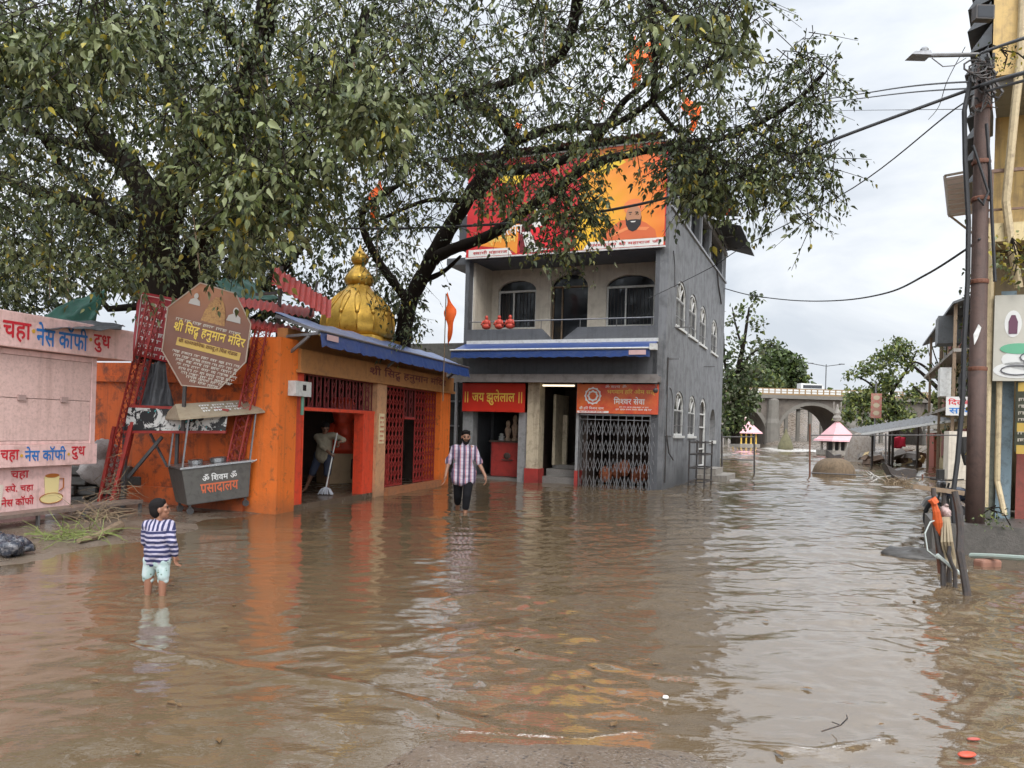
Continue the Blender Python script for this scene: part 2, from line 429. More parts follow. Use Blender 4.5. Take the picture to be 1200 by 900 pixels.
# ------------------------------------------------------------------ shared materials
m_grey = M('slate_grey_paint', (.098, .102, .112), .62, (.045, .047, .05), 1.2, .55, streak=.5, bump=.3, bs=14)
m_greyside = M('grey_render_side', (.19, .195, .205), .75, (.06, .062, .066), .8, .5, streak=.75, bump=.5, bs=9, damp=.7, lo=.46, hi=.6)
m_cream = M('cream_paint', (.62, .56, .47), .65, (.25, .2, .15), 1.5, .4, streak=.35)
m_creamcol = M('stained_cream_paint', (.55, .47, .34), .6, (.16, .12, .08), 2.2, .7, streak=.6, damp=.2)
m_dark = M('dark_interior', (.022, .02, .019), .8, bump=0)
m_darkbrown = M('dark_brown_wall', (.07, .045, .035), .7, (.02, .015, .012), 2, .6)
m_glass = flat('dark_window_glass', (.018, .02, .024), .08)
m_whitepaint = M('white_gloss_paint', (.62, .62, .6), .45, (.25, .23, .2), 4, .5)
m_steel = M('dull_steel', (.23, .23, .235), .42, (.1, .07, .05), 6, .5, metal=.75)
m_darksteel = M('dark_painted_steel', (.045, .043, .043), .5, (.12, .06, .035), 7, .5)
m_rust = M('rusty_iron', (.16, .062, .035), .75, (.05, .025, .018), 5, .6)
m_redpaint = M('red_oxide_paint', (.34, .03, .022), .5, (.10, .02, .015), 4, .6, streak=.3)
m_crimson = M('crimson_paint', (.36, .035, .028), .55, (.1, .02, .02), 3, .5, damp=.2)
m_orange = M('shaded_orange_limewash', (.58, .105, .013), .7, (.12, .035, .015), 1.4, .85, streak=.6, bump=.5, bs=12, damp=.45, lo=.5, hi=.62)  # side wall orange lowered; the tree's shade is put into the colour
m_orange2 = M('bright_orange_limewash', (.78, .17, .020), .65, (.16, .07, .03), 2.4, .8, streak=.35, bump=.4, bs=12, damp=.3, lo=.55, hi=.68)
m_redorange = M('vermilion_paint', (.70, .062, .02), .5, (.2, .03, .02), 3, .5, streak=.3, damp=.15)
m_peach = M('peach_limewash', (.58, .31, .16), .7, (.2, .12, .08), 3.5, .6, streak=.3, damp=.3)
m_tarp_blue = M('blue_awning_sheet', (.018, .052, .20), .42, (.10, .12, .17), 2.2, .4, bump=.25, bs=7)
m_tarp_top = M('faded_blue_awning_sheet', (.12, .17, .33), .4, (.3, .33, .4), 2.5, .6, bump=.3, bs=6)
m_concrete = M('stained_concrete', (.27, .245, .215), .75, (.07, .06, .05), 1.7, .7, streak=.5, bump=.4, bs=12)
m_marble = M('grey_veined_marble', (.28, .285, .29), .3, (.14, .145, .15), 3.2, .7, bump=.05)
m_tube = None
mt, t, b = newmat('lit_tube_lamp'); b.inputs['Emission Color'].default_value = (1, .86, .6, 1); b.inputs['Emission Strength'].default_value = 1.2; m_tube = mt
m_gold = M('gold_paint', (.58, .35, .06), .32, (.25, .12, .025), 4, .6, streak=.15, metal=.65, bump=.12)
m_yellowletters = flat('yellow_letters', (.85, .60, .10), .5)
m_whiteletters = flat('white_letters', (.8, .8, .78), .5)
m_signred = M('red_sign_vinyl', (.60, .035, .02), .32, (.45, .02, .015), 1, .4, bump=0)
m_signorange = M('orange_sign_vinyl', (.72, .16, .03), .32, (.6, .04, .02), .8, .9, bump=0, lo=.4, hi=.6)
m_saffron = M('saffron_cloth', (.88, .13, .012), .75, (.7, .09, .01), 5, .4, bump=.2, bs=20)
m_tin = M('weathered_tin_sheet', (.30, .30, .30), .5, (.12, .085, .06), 1.5, .6, metal=.5, streak=.3)
m_darktin = M('dark_tin_sheet', (.10, .105, .11), .5, (.05, .04, .035), 2, .5, metal=.4)
m_wood = M('weathered_timber', (.22, .155, .10), .8, (.08, .055, .04), 4, .6, bump=.4)
m_skin = flat('brown_skin', (.27, .135, .082), .5)
m_darkskin = flat('dark_brown_skin', (.15, .07, .042), .5)
m_hair = flat('black_hair', (.010, .008, .008), .8, spec=.15)

# ------------------------------------------------------------------ grey three-storey building
GR = math.radians(-22.7)
GB = E('grey_building', 'three-storey slate grey temple building with a balcony, arched side windows and tin roof', 'building', (4.06, 20.6, 0), GR)
XL = -6.05; DEP = 11.5
def gside(u, v, d): return Vector((-d, u, v))          # u back along the side wall, v height
holes = []
low = [(1.45, 2.95, 1.48, 2.79), (3.75, 5.15, 1.47, 2.77)]
up = [(1.3, 2.85, 4.62, 6.0), (3.4, 4.9, 4.6, 5.97), (5.45, 6.9, 4.58, 5.92), (8.1, 9.7, 4.57, 5.83)]
door = (6.0, 7.4, .42, 2.79); niche = (8.35, 9.75, 1.3, 2.49)
for a in low + up: holes.append(arch(*a, rise=.55, pointed=1))
holes.append(arch(*door, rise=.5)); holes.append(arch(*niche, rise=.6))
top = [(1.0, 2.75), (3.15, 4.85), (5.25, 6.9), (7.3, 10.2)]
for a, b_ in top: holes.append([(a, 7.76), (b_, 7.76), (b_, 8.74), (a, 8.74)])
MB().holes([(0, -.4), (DEP, -.4), (DEP, 9.05), (0, 9.05)], holes, gside, .22).build('side_wall', m_greyside, GB)
b = MB(); b.box(XL, -.22, DEP - .2, DEP, -.4, 9.05); b.box(XL, XL + .22, 1.9, DEP - .2, -.4, 9.05); b.box(XL, XL + .12, .41, 1.9, -.4, 3.94); b.build('rear_wall', m_grey, GB)
# front: piers, bands and slabs
b = MB(); b.box(-.34, -.222, 0, .3, -.4, 6.5); b.box(XL, XL + .12, 0, .3, 2.0, 6.5)
b.box(XL + .002, -.224, .0, .28, 2.9, 4.06)
par = [(XL + .12, 4.06), (-.34, 4.06), (-.34, 4.45), (-2.49, 4.45), (-3.0, 4.07), (-3.22, 4.07), (-3.59, 4.43), (XL + .12, 4.45)]
b.poly([(x, .002, z) for x, z in par], (0, .15, 0)); b.build('front_band', m_grey, GB)
b = MB(); b.box(XL - .002, -.226, -.03, 1.85, 6.5, 6.68); b.box(XL, -.226, 0, 1.85, 6.68, 9.05)
b.box(XL - .75, XL - .004, .2, 3, 6.45, 6.66); b.box(XL - .5, XL - .004, .5, 3, 7.0, 8.0)
b.build('upper_storey', m_grey, GB)
MB().box(XL, -.224, .29, 1.9, 3.95, 4.06).build('balcony_floor', m_concrete, GB)
def gfront(y):
    return lambda u, v, d: Vector((u, y + d, v))
bw = [arch(-5.63, -4.35, 4.66, 6.16, rise=.34), arch(-3.87, -2.69, 4.07, 6.28, rise=.42), arch(-2.12, -.67, 4.66, 6.16, rise=.34)]
MB().holes([(XL + .01, 4.062), (-.235, 4.062), (-.235, 6.498), (XL + .01, 6.498)], bw, gfront(1.5), .2).build('balcony_wall', m_cream, GB)
MB().box(XL + .125, XL + .2, .3, 1.495, 4.062, 6.495).build('balcony_cheek', m_cream, GB); MB().box(-.34, -.236, .31, 1.495, 4.062, 6.495).build('balcony_cheek', m_cream, GB)
b = MB(); b.tube([(XL + .13, .08, 4.68), (-.35, .08, 4.68)], .018, 6)
for x in (XL + .2, -4.6, -3.62, -2.45, -1.4, -.42): b.tube([(x, .08, 4.4), (x, .08, 4.68)], .012, 5)
b.build('balcony_rail', m_steel, GB)
def front_window(x0, x1, z0, z1, rise, y, name='window'):
    f = MB(); zs = z1 - rise
    for a, b_ in ((x0, x0 + .05), (x1 - .05, x1), ((x0 * .6 + x1 * .4) - .02, (x0 * .6 + x1 * .4) + .02)): f.box(a, b_, y, y + .05, z0, zs)
    f.box(x0, x1, y - .002, y + .052, zs - .03, zs + .03); f.box(x0, x1, y - .004, y + .054, z0, z0 + .04)
    fr = f.build(name, m_whitepaint, GB)
    g = MB(); g.poly([(px_, y + .08, pz) for px_, pz in arch(x0, x1, z0, z1, rise)], (0, .01, 0)); g.build('pane', m_glass, fr)
    br = MB(); n = int((x1 - x0) / .11)
    for i in range(1, n): br.box(x0 + i * (x1 - x0) / n - .006, x0 + i * (x1 - x0) / n + .006, y + .055, y + .067, z0 + .05, zs)
    br.build('window_bars', m_darksteel, fr)
    return fr
front_window(-5.63, -4.35, 4.66, 6.16, .34, 1.56); front_window(-2.12, -.67, 4.66, 6.16, .34, 1.56)
d = MB().poly([(x, 1.66, z) for x, z in arch(-3.87, -2.69, 4.07, 6.28, .42)], (0, .02, 0)).build('balcony_door', m_glass, GB)
b = MB()
for x in (-3.84, -3.55): b.box(x, x + .04, 1.6, 1.65, 4.1, 5.9)
b.box(-3.84, -2.72, 1.602, 1.648, 5.88, 5.93); b.build('door_frame', m_wood, d)
b = MB(); b.ball((-2.9, .9, 6.2), (.14, .14, .1), 6); b.tube([(-2.9, .9, 6.3), (-2.9, .9, 6.5)], .012, 5)
for i in range(6): b.ball((-2.9 + .17 * math.cos(i), .9 + .17 * math.sin(i), 6.18), .04, 4)
b.build('hanging_lamp', m_darksteel, GB)
# shop level
for a, c_ in ((-6.02, -5.69), (-4.22, -3.93)): MB().box(a, c_, .05, .4, -.4, 2.02).build('marble_pier', m_marble, GB)
MB().box(-3.925, -3.56, -.03, .4, .42, 2.89).build('entrance_pillar', m_creamcol, GB)
b = MB(); b.box(-3.96, -3.53, -.06, .41, -.4, .42); b.box(-2.47, -2.37, -.01, .41, -.4, .42); b.build('pillar_base', m_crimson, GB)
MB().box(-2.46, -2.38, 0, .4, .42, 2.89).build('door_post', m_marble, GB)
b = MB(); b.box(XL + .01, -.23, 3.2, 3.3, -.3, 2.9); b.box(-4.0, -3.9, .42, 3.2, -.3, 2.9); b.box(-2.37, -2.27, .42, 3.2, -.3, 2.9); b.box(XL + .01, -.23, .3, 3.3, 2.86, 2.898)
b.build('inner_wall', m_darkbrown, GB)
b = MB(); b.box(-3.56, -2.46, .3, 1.2, -.3, .2); b.box(-3.558, -2.462, .7, 1.6, .2, .4); b.box(XL + .02, -3.97, .42, 3.15, -.3, .08); b.box(-3.556, -2.464, 1.2, 3.2, .4, .5)
b.build('entrance_step', M('speckled_terrazzo', (.17, .16, .15), .35, (.4, .38, .35), 22, .8, bump=.05), GB)
b = MB(); b.box(-3.5, -3.42, 1.0, 2.2, .5, 2.6); b.poly([(x, 1.6, z) for x, z in [(-3.4, .5), (-3.25, .5), (-3.25, 2.0), (-3.4, 2.0)]], (0, .1, 0)); b.build('cream_jamb', m_creamcol, GB)
MB().box(-3.5, -2.55, .02, .06, 2.78, 2.83).build('tube_lamp', m_tube, GB)
ct = MB().box(-5.35, -4.3, .7, 1.3, .1, 1.12).build('shop_counter', m_crimson, GB)
b = MB(); b.box(-5.42, -4.25, .66, 1.35, 1.121, 1.17); b.ball((-4.82, .68, .72), (.12, .03, .1), 6); b.box(-5.0, -4.64, .66, .7, .58, .61); b.build('counter_trim', m_darkbrown, ct)
m_garland = M('garland_flowers', (.5, .42, .3), .7, (.45, .05, .03), 18, .9)
for k, (sx, sh, mm) in enumerate(((-5.15, .22, m_whitepaint), (-4.95, .62, m_garland), (-4.72, .8, m_garland), (-4.5, .45, m_garland))):
    b = MB(); b.lathe([(.09, 0), (.1, .05), (.05, .1), (.09, sh * .4), (.1, sh * .55), (.045, sh * .68), (.07, sh * .8), (.06, sh * .93), (.015, sh)], 10, (sx, 1.0, 1.171))
    tag(b.build('statuette', mm, None, (4.06, 20.6, 0), GR), ['small white figurine at the end of the red shop counter', 'garlanded statuette second along the red shop counter', 'tallest garlanded statuette in the middle of the red shop counter', 'garlanded statuette nearest the marble pier on the red counter'][k], 'statuette')
g = MB()                                               # folding lattice gate
for i in range(11): x = -2.36 + i * .22; g.box(x, x + .022, .02, .05, -.15, 2.0)
for zc in (.12, .62, 1.12, 1.62):
    for i in range(20):
        for s_ in (-1, 1):
            x = -2.35 + i * .11; g.bar((x, .012 + .01 * s_, zc - s_ * .19), (x + .11, .012 + .01 * s_, zc + s_ * .19), .014)
g.box(-2.36, -.14, .0, .06, 1.98, 2.03); g.box(-2.36, -.14, .0, .06, 1.86, 1.88)
g.build('folding_gate', m_steel, GB)
MB().box(-.222, -.14, -.01, .28, -.4, 2.9).build('gate_post', m_grey, GB)
b = MB()
for i in range(6): b.ball((-1.9 + i * .28, 1.2 + .3 * (i % 2), .3 + .1 * (i % 3)), (.2, .2, .25), 6)
tag(b.build('cloth_heap', M('orange_bundle_cloth', (.4, .12, .05), .8, (.2, .12, .1), 8, .9), None, (4.06, 20.6, 0), GR), 'heap of orange and brown cloth bundles behind the folding gate', 'cloth')
# canopy, awning
b = MB(); b.box(-6.28, -.1, -.5, -.002, 2.9, 3.06); b.box(-6.3, -.08, -.52, -.5, 2.86, 3.09); b.build('canopy', M('weathered_canopy', (.23, .21, .2), .7, (.1, .08, .07), 2, .6), GB)
b = MB(); n = 44; vs = []
for i in range(n + 1):
    x = -5.95 + i * (5.75 / n); vs += [(x, -.02, 4.03), (x, -.98, 3.72), (x, -1.0, 3.5 + .03 * abs(math.sin(i * PI / 2.0)) + .01 * math.sin(i))]
b.add(vs, [(3 * i, 3 * i + 3, 3 * i + 4, 3 * i + 1) for i in range(n)] + [(3 * i + 1, 3 * i + 4, 3 * i + 5, 3 * i + 2) for i in range(n)])
aw = b.build('awning', m_tarp_blue, GB); sm = aw.modifiers.new('s', 'SOLIDIFY'); sm.thickness = .012
b = MB(); b.tube([(-5.98, -1.0, 3.735), (-.16, -1.0, 3.735)], .028, 6); b.box(-5.9, -.2, -.1, -.004, 4.0, 4.1)
for x in (-5.3, -.7): b.bar((x, -.06, 3.95), (x, -.95, 3.7), .04)
b.box(-.2, -.02, -1.08, -.92, 3.68, 3.84); b.build('awning_rail', m_whitepaint, aw)
b = MB(); b.box(-.75, -.3, -1.022, -1.018, 3.56, 3.68); b.build('maker_label', M('pale_pink_label', (.6, .4, .4), .5), aw)
# signboards
def board(name, x0, x1, z0, z1, y, mat, th=.05):
    return MB().box(x0, x1, y, y + th, z0, z1).build(name, mat)
def place(o, label, cat): o.location = (4.06, 20.6, 0); o.rotation_euler = (0, 0, GR); return tag(o, label, cat)
U, UP = (1, 0, 0), (0, 0, 1)
s1 = place(board('shop_sign', -5.98, -3.99, 2.02, 2.85, -.1, m_signred), 'red sign with yellow lettering above the shop with a counter', 'sign')
text('lettering', 'जय झुलेलाल', m_yellowletters, s1, (-5.66, -.1, 2.22), U, UP, 1.36, .44)
b = MB()
for x in (-5.9, -5.82, -4.18, -4.1): b.box(x, x + .028, -.106, -.102, 2.28, 2.6)
b.build('lettering', m_yellowletters, s1)
s2 = place(board('shop_sign', -2.42, -.14, 2.04, 2.85, -.1, m_signorange), 'orange sign with a round white emblem above the folding gate', 'sign')
b = MB()
for k in range(12):
    w = 2 * PI * k / 12; b.lathe([(.055, -.003), (.055, .0)], 10, (0, 0, 0))
b = MB(); cx, cz = -1.96, 2.52
for r0, r1, yy in ((.19, .235, .104), (.10, .15, .105)):
    N = 36; vs = []
    for i in range(N):
        w = 2 * PI * i / N; q = 1 + (.07 * math.cos(w * 12) if r1 > .2 else .1 * math.cos(w * 8))
        vs += [(cx + r0 * math.cos(w) * (1 if r1 > .2 else q), -yy, cz + r0 * math.sin(w)), (cx + r1 * q * math.cos(w), -yy, cz + r1 * q * math.sin(w))]
    b.add(vs, [(2 * i, 2 * i + 1, (2 * i + 3) % (2 * N), (2 * i + 2) % (2 * N)) for i in range(N)])
b.build('emblem', m_whiteletters, s2)
text('lettering', 'मिश्वर सेवा', m_whiteletters, s2, (-1.36, -.1, 2.3), U, UP, .86, .2, .015)
text('lettering', 'भगवान हरि ओम सत्', m_yellowletters, s2, (-1.55, -.1, 2.55), U, UP, 1.32, .17, .012)
text('lettering', 'ॐ सत्य ॐ', m_whiteletters, s2, (-1.62, -.1, 2.74), U, UP, .6, .09, 0)
text('lettering', 'श्री हरि किशन धाम', m_whiteletters, s2, (-2.34, -.1, 2.13), U, UP, .7, .1, .01)
b = MB(); b.box(-2.4, -1.5, -.103, -.101, 2.05, 2.105); b.build('white_strip', m_whiteletters, s2)
b = MB(); scribble(b, (-1.2, -.1, 2.2), U, UP, .8, .035, 3); scribble(b, (-1.3, -.1, 2.13), U, UP, 1.0, .045, 4); b.build('lettering', m_whiteletters, s2)
b = MB(); scribble(b, (-2.35, -.105, 2.06), U, UP, .75, .035, 5); b.build('lettering', m_signred, s2)
# lamp and camera fittings
cc = MB(); cc.tube([(-.12, -.52, 2.85), (-.12, -.52, 2.7)], .015, 6); cc.ball((-.12, -.56, 2.66), .07, 6); cc.build('dome_camera', m_darksteel, GB)
# side wall details
for (a, c_, z0, z1) in low + up:
    f = MB(); o_ = arch(a, c_, z0, z1, .55, pointed=1); i_ = arch(a + .08, c_ - .08, z0 + .06, z1 - .08, .5, pointed=1)
    f.holes(o_, [i_], lambda u, v, d: Vector((-.03 - d, u, v)), .05); zs = z1 - .57
    f.box(-.085, -.035, a + .1, c_ - .1, zs - .03, zs + .02); f.box(-.083, -.037, (a + c_) / 2 - .02, (a + c_) / 2 + .02, z0 + .05, z1 - .1)
    f.box(-.02, .05, a - .05, c_ + .05, z0 - .07, z0 - .002)
    for k in (-1, 1): f.bar((-.06, (a + c_) / 2, zs), (-.06, (a + c_) / 2 + k * .4, z1 - .2), .035)
    fr = f.build('window', m_whitepaint, GB)
    MB().poly([(-.12, u, v) for u, v in i_], (-.01, 0, 0)).build('pane', m_glass if z0 < 3 else M('dusty_glass', (.16, .15, .13), .25, (.06, .06, .06), 3, .6), fr)
    g = MB()
    for k in range(1, 9): y = a + .1 + (c_ - a - .2) * k / 9; g.box(-.03, -.018, y - .008, y + .008, z0 + .1, zs)
    g.box(-.03, -.016, a + .1, c_ - .1, z0 + .28, z0 + .3); g.build('window_bars', m_steel, fr)
a, c_, z0, z1 = door; f = MB(); f.holes(arch(a, c_, z0, z1, .5), [arch(a + .12, c_ - .12, z0 + .05, z1 - .12, .45)], lambda u, v, d: Vector((-.03 - d, u, v)), .05)
for z in (1.0, 1.75, 2.2): f.box(-.075, -.035, a + .1, c_ - .1, z, z + .05)
fr = f.build('side_door', m_whitepaint, GB); MB().poly([(-.1, u, v) for u, v in arch(a + .12, c_ - .12, z0 + .05, z1 - .12, .45)], (-.01, 0, 0)).build('door_leaf', m_darksteel, fr)
a, c_, z0, z1 = niche; f = MB(); f.poly([(-.2, u, v) for u, v in arch(a, c_, z0, z1, .6)], (-.01, 0, 0)); f.build('niche_back', m_cream, GB)
f = MB(); f.box(-.1, .06, a, c_, z0 - .12, z0 - .002); f.build('niche_sill', m_whitepaint, GB)
f = MB(); f.holes(arch(.12, 1.2, 1.47, 2.86, .5), [arch(.2, 1.12, 1.49, 2.8, .46)], lambda u, v, d: Vector((.002 + d, u, v)), .02); f.build('blind_arch', m_greyside, GB)
b = MB(); b.box(.0, 1.0, 5.6, 8.0, -.3, .18); b.box(.0, .6, 5.9, 7.7, .181, .38); b.build('side_step', m_concrete, GB)
for a, b_ in top:
    f = MB(); f.box(-.2, -.15, a, b_, 7.76, 7.8); f.box(-.2, -.15, a + .001, a + .05, 7.8, 8.74); f.box(-.2, -.15, b_ - .05, b_ - .001, 7.8, 8.74); f.box(-.2, -.15, (a + b_) / 2 - .02, (a + b_) / 2 + .02, 7.8, 8.74)
    fr = f.build('window', m_darksteel, GB); MB().box(-.19, -.18, a + .05, b_ - .05, 7.8, 8.74).build('pane', m_glass, fr)
b = MB(); b.box(.002, .06, -.02, DEP, 8.76, 8.9); b.box(.002, .05, .1, DEP, 7.66, 7.74)
for y in (.94, 2.95, 5.05, 7.1, 10.25): b.box(.003, .035, y - .05, y + .15, 7.74, 8.76)
b.build('window_band', M('pale_grey_band', (.33, .34, .36), .6, (.16, .16, .17), 2, .5, streak=.4), GB)
b = MB(); b.corr((-.25, -.2, 9.35), (0, 7.4, 0), (1.2, 0, -.16), .02, .14); b.corr((-.25, 7.1, 9.25), (0, 4.9, 0), (1.3, 0, -.42), .02, .14)
b.corr((XL - .7, -.5, 9.5), (6.6, 0, 0), (0, 12.5, -.25), .02, .14); b.build('roof', m_darktin, GB)
b = MB()
for y in (.3, 2.5, 4.7, 6.9, 9.1, 11.2): b.bar((.0, y, 8.95), (.95, y, 9.02), .05)
b.box(.06, .12, 0, DEP, 9.0, 9.12); b.build('roof_bracket', m_steel, GB)
b = MB(); b.tube([(.03, .5, 6.55), (.03, .75, 6.2), (.04, .8, 5.6)], .014, 5); b.tube([(.03, 8.9, 7.7), (.05, 9.1, 7.2), (.06, 10.0, 6.6)], .03, 5); b.tube([(.03, .2, 3.6), (.03, .25, .2)], .02, 6)
b.tube([(.02, .35, 1.5), (.05, .6, 1.0), (.08, 1.1, .8)], .02, 5); b.build('cable_run', m_darksteel, GB)
b = MB(); b.box(.0, .3, .35, .43, 3.55, 3.6); b.box(.02, .5, 1.0, 1.05, 4.5, 4.53); b.box(.02, .4, 6.4, 6.45, 3.85, 3.88); b.build('wall_bracket', m_steel, GB)
# ladder, billboard, idols on the balcony
def gl(x, y, z): return GB.matrix_world @ Vector((x, y, z))
bpy.context.view_layer.update()
L = E('metal_rack', 'dark metal ladder rack standing in the water against the grey side wall', 'rack', (4.06, 20.6, 0), GR)
for y in (2.1, 3.45):
    for x in (.35, .8): MB().bar((x, y, -.3), (x, y, 1.35), .045).build('leg', m_darksteel, L)
b = MB()
for z in (.15, .55, .95, 1.3):
    b.bar((.35, 2.1, z), (.35, 3.45, z), .04); b.bar((.8, 2.1, z), (.8, 3.45, z), .04); b.bar((.35, 2.1, z), (.8, 2.1, z), .04); b.bar((.35, 3.45, z), (.8, 3.45, z), .04)
b.build('rung', m_darksteel, L)
BB = E('billboard', 'wide red and yellow poster billboard across the front of the top storey', 'billboard', (4.06, 20.6, 0), GR)
m_bbred = M('poster_red', (.55, .02, .022), .4, (.38, .012, .02), .9, .6, bump=0)
m, t, bsd = newmat('poster_sunburst')
tcn = t.n('ShaderNodeTexCoord').outputs['Object']; sx = t.n('ShaderNodeSeparateXYZ'); t.l(tcn, sx.inputs[0])
dx = t.math('SUBTRACT', sx.outputs[0], -2.5); dz = t.math('SUBTRACT', sx.outputs[2], 7.1)
angn = t.math('ARCTAN2', dz, dx); ry = t.ramp(t.math('SINE', t.math('MULTIPLY', angn, 26)), -1, 1)
rad = t.math('SQRT', t.math('ADD', t.math('MULTIPLY', dx, dx), t.math('MULTIPLY', dz, dz)))
c = t.mix(t.ramp(rad, .3, 3.0), (.80, .50, .02), (.70, .06, .02)); c = t.mix(t.math('MULTIPLY', ry, .35), c, (.85, .30, .05)); t.l(c, bsd.inputs['Base Color']); bsd.inputs['Roughness'].default_value = .4
m_burst = m
MB().box(-5.98, -.08, -.14, -.09, 6.56, 9.36).build('poster', m_bbred, BB)
yy = -.144
def pp(name, pts, mat, k=0): return MB().poly([(x, yy - .003 * k, z) for x, z in pts], (0, .002, 0)).build(name, mat, BB)
pp('sunburst', [(-2.62, 6.58), (-.1, 6.58), (-.1, 9.34), (-2.3, 9.34), (-2.5, 8.2)], m_burst)
m_or = flat('poster_orange', (.78, .28, .03)); m_ye = flat('poster_yellow', (.82, .55, .04)); m_wh = flat('poster_white', (.72, .7, .66)); m_mar = flat('poster_maroon', (.16, .01, .015))
pp('orange_field', [(-5.96, 6.95), (-4.6, 6.75), (-4.35, 6.58), (-4.3, 7.7), (-4.9, 8.3), (-5.4, 9.0), (-4.0, 9.33), (-5.2, 9.33), (-5.96, 9.33)][:4] + [(-5.0, 7.45)], m_or)
pp('yellow_flare', [(-5.1, 9.0), (-4.2, 9.2), (-3.9, 8.9), (-4.4, 8.6), (-4.9, 8.7)], m_ye, 1); pp('yellow_flare', [(-2.5, 9.0), (-1.6, 9.25), (-1.2, 8.9), (-1.9, 8.6)], m_ye, 1)
pp('white_strip', [(-5.9, 6.58), (-4.5, 6.58), (-4.62, 6.78), (-5.9, 6.78)], m_wh, 1); pp('white_strip', [(-2.35, 6.58), (-.12, 6.58), (-.12, 6.78), (-2.2, 6.78)], m_wh, 1)
pp('robed_figure', [(-4.25, 6.6), (-4.3, 7.2), (-4.2, 7.75), (-3.9, 8.1), (-3.5, 8.15), (-3.1, 7.8), (-2.9, 7.2), (-2.75, 6.6)], m_mar, 1)
pp('red_robe', [(-3.95, 7.2), (-3.6, 8.0), (-3.2, 7.7), (-3.0, 7.0), (-2.9, 6.62), (-3.55, 6.62)], flat('poster_scarlet', (.72, .02, .03)), 2)
pp('white_robe', [(-4.2, 7.2), (-3.95, 7.2), (-3.75, 6.75), (-3.3, 6.66), (-3.9, 6.6), (-4.1, 6.8)], m_wh, 3); pp('white_beard', [(-3.95, 7.45), (-3.75, 7.95), (-3.6, 7.6), (-3.55, 7.35), (-3.8, 7.3)], m_wh, 3)
pp('portrait_robe', [(-1.85, 6.79), (-.3, 6.79), (-.35, 7.0), (-.6, 7.2), (-.85, 7.32), (-1.3, 7.32), (-1.65, 7.1)], flat('poster_saffron', (.62, .13, .04)), 2)
pp('portrait_fold', [(-1.6, 6.85), (-1.1, 7.05), (-.6, 7.0), (-.5, 7.08), (-1.1, 7.13), (-1.62, 6.95)], flat('poster_saffron_light', (.75, .24, .08)), 3)
ell = lambda cx, cz, rx, rz, n=20: [(cx + rx * math.cos(2 * PI * i / n), cz + rz * math.sin(2 * PI * i / n)) for i in range(n)]
pp('portrait_turban', ell(-.95, 7.66, .29, .22), flat('poster_turban', (.74, .2, .06)), 2)
pp('portrait_face', ell(-.95, 7.42, .21, .28), flat('poster_skin', (.42, .2, .11)), 3)
pp('portrait_beard', [(x_ * .92 + .045, z_ * .92 + .40) for x_, z_ in [(-1.33, 7.62), (-1.27, 7.5), (-1.15, 7.52), (-1.0, 7.52), (-.88, 7.5), (-.83, 7.62), (-.86, 7.35), (-.98, 7.2), (-1.1, 7.16), (-1.22, 7.22), (-1.3, 7.38)]], flat('poster_black', (.02, .015, .015)), 4)
b = MB()
for x in (-1.04, -.87): b.poly([(x - .05, yy - .013, 7.5), (x + .05, yy - .013, 7.5), (x + .04, yy - .013, 7.525), (x - .04, yy - .013, 7.525)]); b.poly([(x - .025, yy - .013, 7.45), (x + .025, yy - .013, 7.45), (x + .02, yy - .013, 7.472), (x - .02, yy - .013, 7.472)])
b.build('portrait_eyes', flat('poster_black', (0, 0, 0)), BB); pp('portrait_smile', [(-1.03, 7.27), (-.88, 7.27), (-.91, 7.24), (-1.0, 7.24)], m_wh, 5)
text('lettering', 'कृष्ण धाम', flat('poster_gold_letters', (.8, .6, .15)), BB, (-5.3, yy - .004, 6.88), U, UP, .9, .22)
text('lettering', 'श्री', flat('poster_gold_letters', (0, 0, 0)), BB, (-5.9, yy - .004, 6.88), U, UP, .4, .22)
text('lettering', 'स्वामी महाराज', m_bbred, BB, (-5.75, yy - .007, 6.62), U, UP, 1.1, .12, .01)
text('lettering', 'परमपूज्य श्री महाराज जी', m_bbred, BB, (-2.15, yy - .007, 6.62), U, UP, 1.95, .12, .01)
text('lettering', 'सत्संग', m_wh, BB, (-4.9, yy - .004, 7.15), U, UP, .7, .35); text('lettering', 'महोत्सव', m_wh, BB, (-3.6, yy - .004, 9.1), U, UP, .8, .16)
b = MB(); b.box(-6.0, -.06, -.16, -.08, 9.36, 9.4); b.box(-6.0, -.06, -.16, -.08, 6.52, 6.56); b.build('frame', m_whitepaint, BB)
for k, x in enumerate((-5.36, -4.95, -4.6)):
    p = E('seated_statue', ['small red seated statue on the balcony ledge, at its far end by the cheek wall', 'small red seated statue between two others on the balcony ledge', 'small red seated statue beside the notch of the balcony ledge'][k], 'statue', gl(x, .1, 4.455), GR, 'red statues on the balcony ledge')
    b = MB(); b.ball((0, 0, .09), (.15, .08, .09), 6); b.ball((0, 0, .2), (.1, .07, .11), 6); b.tube([(-.09, -.02, .26), (-.14, -.06, .12)], .03, 6); b.tube([(.09, -.02, .26), (.14, -.06, .12)], .03, 6)
    b.build('body', flat('red_statue_paint', (.5, .06, .035)), p, smooth=True); MB().ball((0, 0, .35), (.055, .05, .065), 6).build('head', flat('red_statue_paint', (0, 0, 0)), p, smooth=True)
